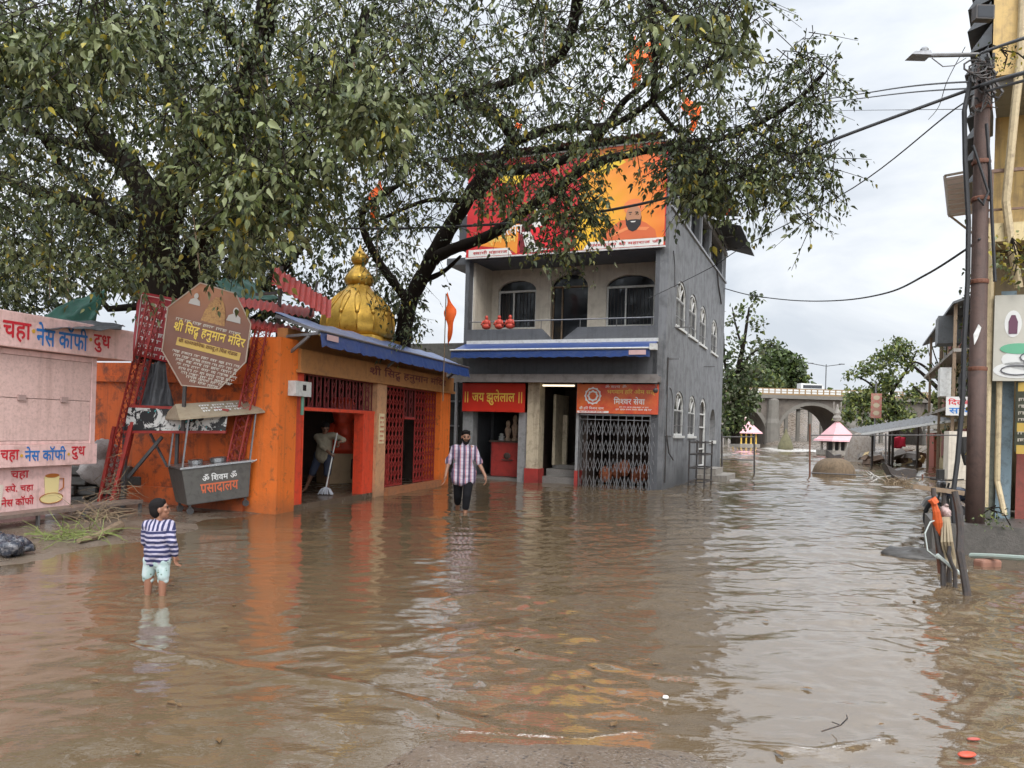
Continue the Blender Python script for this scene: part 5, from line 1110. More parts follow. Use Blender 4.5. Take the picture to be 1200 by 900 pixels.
b = MB(); b.tube([(.38, -.05, 10.4), (.36, -.06, 7.4), (.30, -.07, 6.6), (.22, -.06, 5.2), (.3, -.06, 4.6), (.42, -.05, 3.9)], .06, 8); b.tube([(.05, -.06, 4.6), (.06, -.06, .6)], .05, 8); b.tube([(.2, -.03, 3.8), (.22, -.03, 1.0), (.3, -.2, .5)], .04, 8); b.build('drain_pipe', M('cream_drain_pipe', (.50, .40, .24), .6, (.2, .15, .1), 4, .7), YB)
b = MB()                                              # tilted tin strips stacked up the corner of the building
for i in range(15):
    z = 5.6 + i * .34; x0 = -.02 - .02 * (i % 3); b.add([(x0 - .30 - .02 * (i % 2), .2, z), (x0, .1, z + .06), (x0, 1.3, z + .06), (x0 - .30, 1.4, z), (x0 - .06, .2, z + .36), (x0 - .0, .1, z + .38), (x0, 1.3, z + .38), (x0 - .06, 1.4, z + .36)], [(0, 1, 2, 3), (4, 5, 6, 7), (0, 1, 5, 4), (1, 2, 6, 5), (2, 3, 7, 6), (3, 0, 4, 7)])
b.build('tin_cladding', m_darktin, YB)
b = MB(); b.box(.62, 6, .5, .7, .3, 2.36); b.build('lilac_wall', m_lil, YB); b = MB(); b.box(.72, 1.6, .49, .502, 2.0, 2.34); b.build('opening_shade_panel', m_dark, YB)  # near-black panel on the wall stands for the shade of an opening
b = MB(); b.box(.46, .6, .3, .5, .3, 2.9); b.build('red_post', M('rusty_red_post', (.22, .05, .035), .6, (.06, .03, .02), 4, .6), YB); b = MB(); b.box(.2, .40, .2, .42, .3, 3.9); b.build('blue_post', M('grey_blue_post', (.16, .22, .25), .6, (.06, .06, .06), 3, .8), YB)
MB().box(.0, .2, .25, 1.4, .3, 3.8).build('corner_post', M('mossy_concrete', (.12, .125, .1), .8, (.04, .045, .03), 4, .7, bump=.4), YB)
def yplace(o, label, cat): o.location = YB.location; o.rotation_euler = (0, 0, GR); return tag(o, label, cat)
s = yplace(MB().box(.1, 2.2, -.16, -.1, 2.5, 3.78).build('food_poster', M('pale_grey_poster', (.44, .42, .36), .5, (.33, .31, .26), 1, .6)), 'large pale poster of bottles and food bowls on the shop front', 'poster')
ye = -.164
b = MB()
for i, x in enumerate((.34, .62, .9, 1.2)): b.poly([(p[0], ye, p[1]) for p in ell(x, 3.35, .11, .2)], (0, .003, 0))
for (x, z, a_, c_2) in ((.62, 2.82, .42, .17), (.4, 2.66, .3, .12), (1.1, 2.95, .4, .2)): b.poly([(p[0], ye - .001, p[1]) for p in ell(x, z, a_, c_2)], (0, .003, 0))
b.build('white_shapes', flat('white_print', (.6, .6, .58)), s)
b = MB()
for i, x in enumerate((.34,)): b.poly([(x - .055, ye - .006, 3.2), (x + .055, ye - .006, 3.2), (x + .06, ye - .006, 3.38), (x + .025, ye - .006, 3.48), (x - .025, ye - .006, 3.48), (x - .06, ye - .006, 3.38)], (0, .002, 0))
b.build('bottle_print', flat('plum_print', (.10, .03, .06)), s)
b = MB()
for x in (.62, .9, 1.2): b.poly([(x - .05, ye - .006, 3.28), (x + .05, ye - .006, 3.28), (x + .05, ye - .006, 3.46), (x - .05, ye - .006, 3.46)], (0, .002, 0))
b.build('packet_print', flat('tan_print', (.55, .38, .2)), s)
b = MB(); b.poly([(p[0], ye - .007, p[1]) for p in ell(.42, 2.98, .24, .08)], (0, .002, 0)); b.build('green_oval', flat('green_print', (.1, .34, .2)), s)
b = MB()
for (x, z, a_, c_2) in ((.66, 2.85, .22, .09), (.4, 2.66, .2, .07), (1.1, 2.72, .3, .09), (.8, 2.6, .12, .05)): b.tube([(p[0], ye - .006, p[1]) for p in ell(x, z, a_, c_2, 16)], .012, 4)
b.build('bowl_print', flat('dark_grey_print', (.09, .09, .1)), s)
s = yplace(MB().box(.85, 2.2, .1, .16, 2.02, 2.49).build('shop_sign', flat('white_board', (.6, .58, .56))), 'white board with a maroon oval above the dark panel put for shade in the shop opening', 'sign')
MB().poly([(p[0], .094, p[1]) for p in ell(1.3, 2.33, .38, .13, 26)], (0, .003, 0)).build('oval', flat('maroon_print', (.16, .02, .03)), s); text('lettering', 'विनायक', m_whiteletters, s, (1.05, .092, 2.25), U, UP, .5, .14)
s = yplace(MB().add([(.42, -.08, 1.45), (.80, -.3, 1.38), (.80, -.3, 2.75), (.42, -.08, 2.75), (.42, -.05, 1.45), (.80, -.27, 1.38), (.80, -.27, 2.75), (.42, -.05, 2.75)], [(0, 1, 2, 3), (7, 6, 5, 4), (0, 1, 5, 4), (1, 2, 6, 5), (2, 3, 7, 6), (3, 0, 4, 7)]).build('menu_board', M('dark_menu_print', (.07, .075, .05), .4, (.02, .02, .02), 3, .5)), 'narrow dark menu board with yellow strips standing out beside the blue post', 'sign')
b = MB(); q1 = V((.38, -.22, 0)).normalized()
for z in (1.42, 1.75, 2.35): b.add([V((.44, -.094, z)) , V((.44, -.094, z)) + q1 * .36, V((.44, -.094, z + .13)) + q1 * .36, V((.44, -.094, z + .13))], [(0, 1, 2, 3)])
b.build('yellow_strip', flat('mustard_strip', (.62, .42, .1)), s)
b = MB()
for i in range(6): scribble(b, V((.45, -.11, 1.6 + i * .1 + (.1 if i > 1 else 0))), q1, UP, .33, .05, 120 + i)
b.build('lettering', flat('pale_sign_letters', (0, 0, 0)), s)
# plinth and step
b = MB(); a0 = gp(1128, 652, -.02)
b.poly([(-.75, -1.2, -.5), (6, -1.2, -.5), (7.2, 6, -.5), (1.3, 6, -.5), (.05, .35, -.5), (-.7, .3, -.5)], (0, 0, .92)); b.build('plinth_block', M('dark_wet_concrete', (.085, .075, .065), .45, (.03, .028, .022), 3, .7, bump=.4))
o = bpy.data.objects['plinth_block']; yplace(o, 'dark wet concrete plinth under the utility pole and yellow building', 'plinth')
b = MB(); b.tube([YB.matrix_world @ V(q) for q in ()] or [at(1138, 651, 10.2), at(1165, 652, 9.8), at(1210, 655, 9.2)], .035, 8); tag(b.build('water_pipe', M('pale_green_pipe', (.35, .42, .37), .5)), 'pale plastic pipe lying along the foot of the plinth', 'pipe')
b = MB(); b.box(-.16, .16, -.07, .09, -.1, .05); o = b.build('brick_rubble', M('wet_brick', (.25, .12, .08), .6), None, gp(1158, 660, .03), .3, bevel=.03); tag(o, 'wet reddish brick lump below the pale pipe', 'brick')
# bougainvillea leaves under the balcony added later with the trees
for o in [x for x in bpy.data.objects if x.parent == YB]:       # the house stands skewed to its front
    for v in o.data.vertices:
        if v.co.y > 0: v.co.x += .2 * v.co.y
# ------------------------------------------------------------------ stakes in the water
def stake(name, p0, p1, w, label, mat, parts=()):
    p0, p1 = V(p0), V(p1); r = E(name, label, 'post', p0, 0); MB().tube([(p1 - p0) * q + V((.018 * math.sin(q * 9 + w * 90), .01, 0)) for q in (-.15, 0, .2, .4, .6, .8, 1)], [w * .48 * k for k in (1, 1, .92, 1.04, .9, .97, .8)], 7).build('timber', mat, r); return r
m_bt = M('black_wet_timber', (.035, .028, .025), .5, (.09, .05, .03), 5, .6, bump=.3)
st = stake('wooden_stake', gp(1107, 686), at(1093, 572, 8.6), .065, 'black wooden stake wrapped in orange cloth standing in the water', m_bt)
k0 = st.location; b = MB(); b.tube([at(1094, 588, 8.52) - k0, at(1097, 600, 8.5) - k0, at(1099, 612, 8.5) - k0, at(1101, 628, 8.52) - k0], [.025, .036, .038, .015], 8); b.tube([at(1092, 585, 8.5) - k0, at(1096, 590, 8.48) - k0], .04, 8); crumple(b.build('orange_cloth', M('wet_orange_cloth', (.6, .10, .018), .7, (.3, .05, .01), 9, .6), st), .025, 12)
b = MB(); b.bar(at(1097, 600, 8.6) - k0, at(1103, 672, 8.5) - k0, .05); b.build('rusty_strip', m_rust, st)
st = stake('wooden_stake', gp(1114, 682), at(1105, 574, 8.7), .06, 'black wooden stake with pale rags and straw tied round it', m_bt); k0 = st.location
b = MB(); b.ball(at(1108, 598, 8.55) - k0, (.04, .035, .06), 7); crumple(b.build('pink_rag', M('pink_rag', (.45, .33, .31), .8, (.25, .18, .15), 9, .8, bump=.8, bs=14), st, smooth=True), .045, 14)
r_ = random.Random(3); b = MB()
for i in range(36):
    x = r_.uniform(-6, 7); b.tube([at(1108 + x * .6, 606, 8.52) - k0, at(1109 + x, 635, 8.46 + r_.uniform(-.05, .05)) - k0, at(1113 + x * .9, 655, 8.5) - k0, at(1117 + x * .3, 663 + r_.uniform(-3, 8), 8.5) - k0], .012, 4)
b.build('straw', M('dry_straw', (.36, .29, .19), .8, (.2, .15, .1), 8, .6), st)
stake('wooden_stake', gp(1132, 694), at(1121, 576, 8.3), .085, 'thickest dark wooden stake standing nearest the plinth in the water', m_bt)
stake('wooden_stake', gp(1122, 688), at(1112, 640, 8.4), .05, 'short thin stick between the thick stake and the straw-tied one', m_bt)
b = MB(); b.bar(at(1070, 570, 8.8), at(1130, 578, 8.6), .05); tag(b.build('crossbar', m_wood), 'rusty thin bar resting across the tops of the stakes', 'bar')
b = MB(); b.tube([at(x, y, 8.5) for x, y in ((1100, 655), (1087, 645), (1084, 625), (1090, 612), (1100, 608))], .008, 5); b.tube([at(x, y, 8.45) for x, y in ((1098, 650), (1112, 662), (1125, 672), (1133, 668))], .02, 5); tag(b.build('plastic_hose', M('pale_hose', (.5, .55, .52), .5)), 'pale thin hose looped round the stakes', 'hose')
# motorcycle behind the pole
mb_ = at(1128, 600, 13.2); MC = E('motorcycle', 'old dark motorcycle parked in the water behind the pole', 'motorcycle', (mb_.x, mb_.y, -.12), math.radians(100))
m_rub = flat('black_rubber', (.015, .015, .016), .7)
for x in (-.62, .62):
    b = MB(); b.tube([(x + .29 * math.cos(a), 0, .3 + .29 * math.sin(a)) for a in [2 * PI * i / 20 for i in range(21)]], .04, 8); wh = b.build('wheel', m_rub, MC)
    b = MB()
    for i in range(10): a = PI * i / 10; b.tube([(x + .26 * math.cos(a), 0, .3 + .26 * math.sin(a)), (x - .26 * math.cos(a), 0, .3 - .26 * math.sin(a))], .004, 4)
    b.ball((x, 0, .3), .06, 6); b.build('spokes', m_steel, wh)
b = MB(); b.ball((.12, 0, .78), (.26, .13, .13), 8); b.build('fuel_tank', flat('dark_blue_enamel', (.02, .03, .06), .25), MC, smooth=True)
b = MB(); b.ball((-.32, 0, .78), (.36, .12, .07), 8); b.build('seat', m_rub, MC, smooth=True)
b = MB(); b.ball((.02, 0, .42), (.2, .13, .17), 7); b.tube([(-.1, .12, .3), (-.75, .14, .32)], .04, 8); b.build('engine', m_darksteel, MC, smooth=True)
b = MB(); b.tube([(.62, .07, .3), (.42, .07, .95)], .02, 6); b.tube([(.62, -.07, .3), (.42, -.07, .95)], .02, 6); b.tube([(.38, -.33, 1.02), (.42, -.1, 1.0), (.42, .1, 1.0), (.38, .33, 1.02)], .014, 6); b.bar((.42, 0, .85), (-.5, 0, .5), .05); b.bar((-.1, 0, .3), (-.62, 0, .3), .05); b.bar((.3, 0, .35), (.42, 0, .85), .05); b.build('frame', m_darksteel, MC)
b = MB(); b.ball((.52, 0, .92), (.07, .09, .09), 6); b.build('headlight', m_steel, MC)
b = MB(); b.tube([(x_, 0, z_) for x_, z_ in ((.95, .5), (.85, .62), (.62, .68), (.42, .6))], .05, 6); b.tube([(x_, 0, z_) for x_, z_ in ((-.98, .45), (-.88, .62), (-.62, .68), (-.4, .6))], .055, 6); b.build('mudguard', M('dull_pale_enamel', (.3, .3, .3), .4), MC)
# dark submerged mound, floating bits
b = MB(); b.ball((0, 0, 0), (.55, .3, .09), 8); o = b.build('mud_mound', M('wet_black_mud', (.05, .045, .04), .4, (.02, .02, .02), 5, .5, bump=.5), None, gp(1078, 652, -.02), smooth=True); crumple(o, .07, 4); tag(o, 'dark low mound just breaking the water beside the stakes', 'mound')
b = MB(); b.ball((0, 0, 0), (.055, .03, .012), 6); o = b.build('floating_debris', flat('orange_plastic', (.5, .07, .035), .4), None, gp(1133, 884, .015), .3, smooth=True); tag(o, 'bright orange-red scrap floating near the bottom edge', 'debris')
b = MB(); b.ball((0, 0, 0), (.04, .015, .008), 5); o = b.build('floating_debris', flat('dull_red_plastic', (.35, .07, .05), .5), None, gp(1141, 866, .012), .1, smooth=True); tag(o, 'smaller dull red scrap floating just behind the bright one', 'debris')
b = MB(); b.ball((0, 0, 0), (.02, .015, .012), 5); o = b.build('floating_debris', flat('white_foam_plastic', (.7, .7, .68), .5), None, gp(780, 817, .012), .1, smooth=True); tag(o, 'tiny white scrap floating alone in the middle of the water', 'debris')
b = MB(); b.tube([gp(963, 857, .03), gp(985, 850, .05), gp(993, 842, .09), gp(992, 838, .10)], .004, 5); b.tube([gp(985, 850, .05), gp(975, 846, .03)], .003, 4); tag(b.build('twig', m_bt), 'thin bent twig poking up from the water near the foam line', 'twig')

r_ = random.Random(31); m_fl = [M('wet_brown_leaf', (.13, .075, .03), .4), M('wet_yellow_leaf', (.32, .24, .06), .4)]
lab = {0: 'small wet leaf floating on the brown water', 1: 'small wet leaf floating on the brown water'}
fl0 = None
for k in range(30):
    px_, py_ = r_.uniform(60, 1080), r_.uniform(660, 885); p_ = gp(px_, py_, .012)
    if fl0 is None:
        fl0 = MB().add([(0, -.045, 0), (.022, -.01, .006), (0, .05, .002), (-.022, -.01, .006)], [(0, 1, 2), (0, 2, 3)]).build('floating_leaf', m_fl[0]); o = fl0
    else: o = fl0.copy(); COL.objects.link(o)
    o.location = p_; o.rotation_euler = (0, 0, r_.uniform(0, 6)); q = r_.uniform(.5, .95); o.scale = (q, q, q); tag(o, 'small wet brown leaf floating on the muddy water', 'leaf', 'fallen leaves floating on the flood')
# ------------------------------------------------------------------ stone arch bridge
BD = 128.0; sp_ = 13.0; BX0 = at(905, 500, BD).x
m_stone = M('old_bridge_stone', (.13, .11, .092), .85, (.05, .042, .035), .35, .8, streak=.5, bs=3, bump=.4); m_deck = M('bridge_concrete', (.155, .142, .122), .8, (.08, .07, .058), .4, .5)
BR = E('stone_bridge', 'old stone arch bridge crossing the river far beyond the flooded street', 'bridge', (BX0, BD, 0), -.02)
zk, zs_, ztop = 6.6, 1.2, 7.6; HW = 5.6; AR = sp_ / 2 - 1.0
def prof_(x):
    k = (x + 1000 * sp_) % sp_ - sp_ / 2; q = max(0, 1 - (k / AR) ** 2)
    return zs_ + (zk - zs_) * math.sqrt(q) if q > 0 else -2.0
for n_ in range(-4, 5):
    b = MB(); xs = [n_ * sp_ + sp_ * i / 52 for i in range(53)]; vs = []
    for x in xs: z = prof_(x); vs += [(x, 0, z), (x, 0, ztop), (x, 9, z), (x, 9, ztop)]
    for i in range(52): o = 4 * i; b.add([], []); 
    fs = []
    for i in range(52): o = 4 * i; fs += [(o, o + 4, o + 5, o + 1), (o + 2, o + 3, o + 7, o + 6), (o, o + 2, o + 6, o + 4)]
    b.add(vs, fs); b.build('arch_span', m_stone, BR)
    b = MB(); pv = []
    for i in range(25):
        a = PI * i / 24; x = n_ * sp_ + sp_ / 2 - AR * math.cos(a); z = zs_ + (zk - zs_) * math.sin(a); x2 = n_ * sp_ + sp_ / 2 - (AR + .55) * math.cos(a); z2 = zs_ + (zk - zs_ + .6) * math.sin(a); pv += [(x, -.12, z), (x2, -.12, z2)]
    b.add(pv, [(2 * i, 2 * i + 1, 2 * i + 3, 2 * i + 2) for i in range(24)]); b.build('arch_ring', m_deck, BR)
    MB().lathe([(1.25, -2), (1.2, 3.5), (1.0, 4.2), (.95, 7.3), (.6, 7.6)], 12, (n_ * sp_, -.1, 0)).build('pier', m_deck, BR)
MB().box(-4 * sp_, 5 * sp_, -.7, 9.7, 7.6, 8.2).build('deck', m_deck, BR)
b = MB(); b.box(-4 * sp_, 5 * sp_, -.65, -.5, 8.2, 8.45); b.box(-4 * sp_, 5 * sp_, -.62, -.52, 8.75, 8.85); b.box(-4 * sp_, 5 * sp_, -.62, -.52, 9.15, 9.3)
for i in range(118): x = -4 * sp_ + i; b.box(x, x + .2, -.6, -.54, 8.4, 9.2)
b.build('parapet', M('yellow_brown_rail', (.25, .16, .075), .8, (.12, .07, .04), .8, .6), BR)
b = MB()
for i in range(-12, 40): b.box(i * 2.3, i * 2.3 + .6, 20, 20.6, -2, 7.0)
b.box(-30, 95, 19.5, 21, 6.6, 7.4); tag(b.build('rear_bridge', m_deck, None, (BX0, BD, 0)), 'plain concrete bridge on posts seen through the stone arches', 'bridge')
lp = at(967, 470, BD + 3); LB = E('street_lamp', 'tiny double-armed street lamp standing on the far bridge', 'street lamp', (lp.x, lp.y, 8.2)); MB().tube([(0, 0, 0), (0, 0, 5.6)], .09, 6).build('pole', m_darktin, LB)
b = MB(); b.tube([(-2.6, 0, 5.7), (0, 0, 5.3), (2.6, 0, 5.7)], .07, 5); b.box(-3.1, -2.2, -.1, .1, 5.65, 5.8); b.box(2.2, 3.1, -.1, .1, 5.65, 5.8); b.build('lamp_arm', m_darktin, LB)
vp = at(952, 470, BD + 4); VN = E('white_van', 'small white van driving over the far bridge', 'van', (vp.x, vp.y, 8.2))
b = MB(); b.poly([(-2.4, -.9, .5), (2.4, -.9, .5), (2.4, -.9, 1.3), (1.7, -.9, 1.5), (1.2, -.9, 2.2), (-2.4, -.9, 2.3)], (0, 1.8, 0)); b.build('body', m_whitepaint, VN); b = MB(); b.box(-2.0, 1.2, -.92, -.905, 1.45, 2.0); b.build('window', m_glass, VN)
for x in (-1.5, 1.5): MB().tube([(x, -.95, .4), (x, .95, .4)], .4, 12).build('wheel', m_rub, VN)
MB().box(vp.x - 16, vp.x + 14, BD + 2.0, BD + 2.2, 8.2, 9.4).build('white_barrier', m_whitepaint)
tag(bpy.data.objects['white_barrier'], 'pale barrier strip along the middle of the far bridge deck', 'barrier')
# ------------------------------------------------------------------ river shrines and domes
m_pinktile = M('pale_pink_roof', (.62, .34, .36), .7, (.45, .28, .28), 2, .5); m_yellowp = M('yellow_pillar_paint', (.62, .40, .07), .6, (.3, .2, .08), 3, .5)
def shrine(px, py, D, w, h, label, mroof, mcol, ev=.42):
    p = at(px, py, D); r = E('river_shrine', label, 'shrine', (p.x, p.y, 0), .2)
    MB().box(-w * .62, w * .62, -w * .62, w * .62, -1, .35).build('platform', m_concrete, r)
    for x in (-.45, -.15, .15, .45):
        for y in (-.45, .45): MB().lathe([(.07 * w, .35), (.05 * w, .5), (.05 * w, h * ev * .93), (.07 * w, h * ev)], 8, (x * w, y * w, 0)).build('pillar', mcol, r)
    MB().box(-w * .25, w * .25, -w * .25, w * .25, .35, h * ev).build('inner_cell', m_dark, r)
    b = MB(); n = 6; pr = [(.78, ev), (.74, ev + .05), (.66, ev + .08), (.42, ev + (.9 - ev) * .5), (.22, ev + (.9 - ev) * .78), (.07, .9)]; vs = []
    for q, z in pr: vs += [(a * w * q * .92, c * w * q * .92, h * z) for a, c in ((-1, -1), (1, -1), (1, 1), (-1, 1))]
    b.add(vs, [(4 * i + j, 4 * i + (j + 1) % 4, 4 * i + 4 + (j + 1) % 4, 4 * i + 4 + j) for i in range(5) for j in range(4)] + [(0, 3, 2, 1), (20, 21, 22, 23)]); b.build('roof', mroof, r)
    MB().lathe([(.05 * w, h * .88), (.09 * w, h * .92), (.04 * w, h * .96), (.07 * w, h * .99), (.01, h * 1.1)], 8).build('finial', M('cream_paint', (0, 0, 0)), r); return r
shrine(873, 500, 96, 2.2, 3.9, 'small river shrine with a pink roof and yellow pillars beside the grey building', m_pinktile, m_yellowp)
shrine(981, 500, 68, 1.95, 3.2, 'river shrine with a pale pink pyramid roof and tall finial behind the stone cone', m_pinktile, m_concrete, .36)
p = at(981, 490, 68); b = MB(); b.lathe([(.32, 0), (.38, .3), (.26, .5), (.3, .7), (.14, 1.1), (.05, 1.5)], 10); b.tube([(-.3, 0, .6), (-.32, 0, 1.7)], .05, 5); b.tube([(.3, 0, .6), (.32, 0, 1.7)], .05, 5); tag(b.build('shrine_finial', m_concrete, None, (p.x, p.y, 2.95)), 'tall horned stone finial topping the nearer pink shrine', 'finial')
m_strawd = M('brown_algae_stone', (.15, .105, .065), .9, (.07, .05, .03), 3, .8, streak=.8, bump=.8, bs=6)
g0 = gp(977, 557); b = MB(); b.lathe([(.86, -.3), (.84, 0), (.80, .22), (.72, .42), (.60, .56), (.42, .66), (.3, .70), (.05, .72)], 28, flute=lambda z, w: .03 * math.sin(w * 9) + .02 * math.sin(w * 17)); tag(b.build('stone_dome', m_strawd, None, g0, smooth=True), 'low round brown dome rising from the river with a black scrap on top', 'dome')
b = MB(); b.poly([(-.25, -.1, 0), (.3, -.1, 0), (.3, -.1, .16), (.0, -.1, .10), (-.25, -.1, .3)], (0, .25, 0)); tag(b.build('black_scrap', m_bt, None, g0 + V((-.05, 0, .71))), 'black torn scrap lying on top of the low brown dome', 'scrap')
g0 = gp(1008, 541); b = MB(); b.lathe([(1.02, -.3), (.98, 0), (.86, .6), (.72, 1.1), (.6, 1.5), (.5, 1.7), (.3, 1.86), (.05, 1.9)], 26, flute=lambda z, w: .02 * math.sin(w * 7)); tag(b.build('stone_cone', M('grey_algae_stone', (.26, .23, .20), .9, (.12, .08, .05), 2, .8, streak=.6, bump=.6, bs=6), None, g0, smooth=True), 'grey stone cone standing behind the low brown dome', 'cone')
p = at(921, 510, 84); b = MB(); b.lathe([(.75, -.5), (.8, .2), (.72, .6), (.52, 1.1), (.36, 1.5), (.2, 1.7), (.14, 2.0), (.02, 2.3)], 22, flute=lambda z, w: .06 * math.sin(w * 7 + z * 3)); tag(b.build('stone_spire', M('mossy_spire_stone', (.13, .12, .065), .9, (.06, .05, .03), 1.5, .8, bump=.8, bs=4), None, (p.x, p.y, 0), smooth=True), 'small mossy spire standing alone in the white water before the bridge', 'spire')
# ------------------------------------------------------------------ pipe fences in the water
def fence(label, posts, rails, D, r=.035):
    A_ = at(posts[0][0], 540, D); f = E('pipe_fence', label, 'fence', (A_.x, A_.y, 0)); o = f.location.copy()
    for px, y0, y1 in posts: MB().tube([at(px, y0, D) - o, at(px, y1, D) - o], r, 8).build('post', m_rust if px % 2 else m_darksteel, f)
    for (xa, ya, xb, yb) in rails: MB().tube([at(xa, ya, D) - o, at(xb, yb, D) - o], r * .8, 6).build('rail', m_darksteel, f)
    return f
fence('short dark pipe fence beside the rear corner of the grey building', [(846, 508, 562), (884, 510, 560)], [(846, 512, 884, 512), (846, 538, 884, 539)], 30.5)
fence('long rusty pipe fence standing in the river before the brown dome', [(949, 497, 562), (1038, 508, 550), (1081, 556, 572)], [(949, 510, 1125, 510), (949, 554, 1012, 557), (1060, 558, 1100, 560)], 30.5)
b = MB(); b.box(-.12, .12, -.1, .1, -.2, .2); tag(b.build('black_box', m_dark, None, at(1102, 556, 30), bevel=.02), 'small black box fixed at the end of the long pipe fence', 'box')
# capsized wreckage caught on the fence
g0 = gp(1052, 566); b = MB()
b.poly([(x_ * .72, y_, z_ * .8) for x_, y_, z_ in ((-.75, 0, .75), (-.5, 0, .3), (.0, -.1, .05), (.75, 0, .12), (.8, 0, .55), (.3, 0, .62), (-.2, 0, .5), (-.45, 0, .62))], (0, .4, 0)); o = b.build('broken_crate', m_bt, None, g0 + V((.1, 0, .05)), bevel=.02); tag(o, 'dark broken wooden crate jammed against the long pipe fence', 'crate')
tangle('reed_clump', g0 + V((-.1, -.2, -.05)), 150, .22, m_drystem, 'muddy reeds and straw caught under the broken crate', 'reeds', .35, .012, .5, 11, 'stuff')
tangle('reed_clump', g0 + V((-.75, .2, .1)), 22, .1, M('white_rag', (.5, .48, .45), .8), 'pale torn rag caught beside the broken crate', 'rag', .4, .02, .9, 12, 'stuff')
# ------------------------------------------------------------------ right bank: sheet roof, cabin, rubbish, signs
SR = E('tin_canopy', 'long thin tin canopy sloping up to the right over bare posts', 'canopy', at(1060, 520, 42)); o = SR.location.copy()
a, c = at(1010, 508, 42) - o, at(1122, 491, 36) - o
b = MB(); b.corr(a, (c - a), V((.6, 3.2, .25)), .03, .3); b.build('roof_sheet', m_tin, SR); b = MB(); b.bar(a + V((0, -.03, -.05)), c + V((0, -.03, -.05)), .12); b.build('edge_beam', m_whitepaint, SR)
for px in (1022, 1042, 1046, 1075): q = at(px, 530, 42.5) - o; MB().bar((q.x, q.y, -o.z - .2), (q.x, q.y, at(px, 505 - (px - 1010) * .14, 42.5).z - o.z), .10).build('post', m_bt, SR)
cb = at(1107, 545, 46); CB = E('brick_cabin', 'small brick-red cabin with a white lid-like roof on the right bank', 'cabin', (cb.x, cb.y, 0), -.25)
MB().add([(-.75, -.7, -.3), (.75, -.7, -.3), (.75, .7, -.3), (-.75, .7, -.3), (-.85, -.8, 1.95), (.8, -.8, 2.1), (.8, .8, 2.1), (-.85, .8, 1.95)], [(0, 3, 2, 1), (4, 5, 6, 7), (0, 1, 5, 4), (1, 2, 6, 5), (2, 3, 7, 6), (3, 0, 4, 7)]).build('body', M('brick_red_board', (.33, .09, .06), .7, (.2, .07, .05), 1.5, .6, streak=.4), CB)
MB().box(-.9, .86, -.86, .86, 2.12, 2.2).build('roof', m_whitepaint, CB); MB().box(-.8, .8, -.83, -.8, .9, .95).build('rail', m_rust, CB)
hp0 = at(1065, 545, 45); r_ = random.Random(12)
hm = [M('rubble_grey', (.22, .2, .18), .8, (.1, .09, .08), 3, .6), M('rubble_brown', (.14, .09, .06), .8, (.06, .04, .03), 3, .6), M('rubble_white', (.5, .48, .45), .7, (.25, .22, .2), 3, .6), M('rubble_yellow', (.45, .33, .16), .8, (.2, .15, .1), 3, .6)]
for k in range(26):
    x = r_.uniform(-2.1, 1.7); z = r_.uniform(.0, .35 + .9 * max(0, (x + 2.2) / 4)); s_ = r_.uniform(.25, .6)
    b = MB(); pr = [V((r_.uniform(-1, 1), r_.uniform(-1, 1), r_.uniform(-.5, .5))) for _ in range(4)]
    b.add([(-s_, -s_ * .6, -.12), (s_, -s_ * .5, -.15), (s_ * .8, s_ * .5, -.1), (-s_ * .8, s_ * .6, -.12), (-s_ * .7, -s_ * .5, .2 + .1 * r_.random()), (s_ * .9, -s_ * .4, .12 + .1 * r_.random()), (s_ * .5, s_ * .4, .2), (-s_ * .6, s_ * .4, .16)], [(0, 3, 2, 1), (4, 5, 6, 7), (0, 1, 5, 4), (1, 2, 6, 5), (2, 3, 7, 6), (3, 0, 4, 7)])
    o = b.build('rubbish', hm[r_.choice((0, 0, 1, 1, 2, 3))], None, hp0 + V((x, r_.uniform(-1, 1.5), z - hp0.z + .1)), r_.uniform(0, 3)); o.rotation_euler = (r_.uniform(-.5, .5), r_.uniform(-.4, .4), r_.uniform(0, 3)); tag(o, 'broken board or sack in the rubbish heap left of the brick-red cabin'.replace('left of', 'beside'), 'rubbish', 'rubbish heap beside the brick-red cabin')
drape('tarpaulin', (at(1046, 512, 43), at(1062, 512, 43), at(1061, 524, 43), at(1046, 526, 43)), M('bright_pink_red_sheet', (.65, .03, .07), .5), 'bright pink-red sheet hanging behind the rubbish heap', .0, n=6, wr=.05)
fp = at(1024, 545, 46); FS = E('banner_post', 'tall post with a narrow printed pink and cream banner by the tin canopy', 'banner', (fp.x, fp.y, -.2)); zz = lambda py: at(1024, py, 46).z + .2
MB().tube([(0, 0, 0), (0, 0, zz(447))], .06, 6).build('pole', m_steel, FS); hb = MB().box(-.32, .32, -.1, -.07, zz(490), zz(461)).build('banner', M('pink_cream_banner', (.42, .27, .2), .6, (.5, .12, .12), 3.5, .8, lo=.48, hi=.53), FS)
b = MB()
for k in range(3): b.poly([(q[0], -.105, q[1]) for q in ell(0, zz(466 + k * 9), .2, .14, 9)], (0, -.002, 0))
b.build('print', flat('cream_print', (.55, .48, .34)), hb)
sb = at(1124, 500, 31); SB = E('roadside_booth', 'cream booth wall carrying a white sign with red and blue lettering', 'booth', (sb.x, sb.y, 0), GR)
MB().box(-.35, 2, .0, 1.5, 0, 1.95).build('wall', m_cream, SB); MB().box(-.5, .9, -.1, -.04, zz2(487) if False else at(1124, 487, 31).z, at(1124, 465, 31).z).build('sign_panel', flat('white_board', (0, 0, 0)), SB)
z1_ = at(1124, 476, 31).z; text('lettering', 'दिलबहार', m_redletter, SB, (-.42, -.1, z1_ + .02), U, UP, 1.25, .28); text('lettering', 'सरगम', m_blueletter, SB, (-.38, -.1, z1_ - .30), U, UP, 1.1, .22)
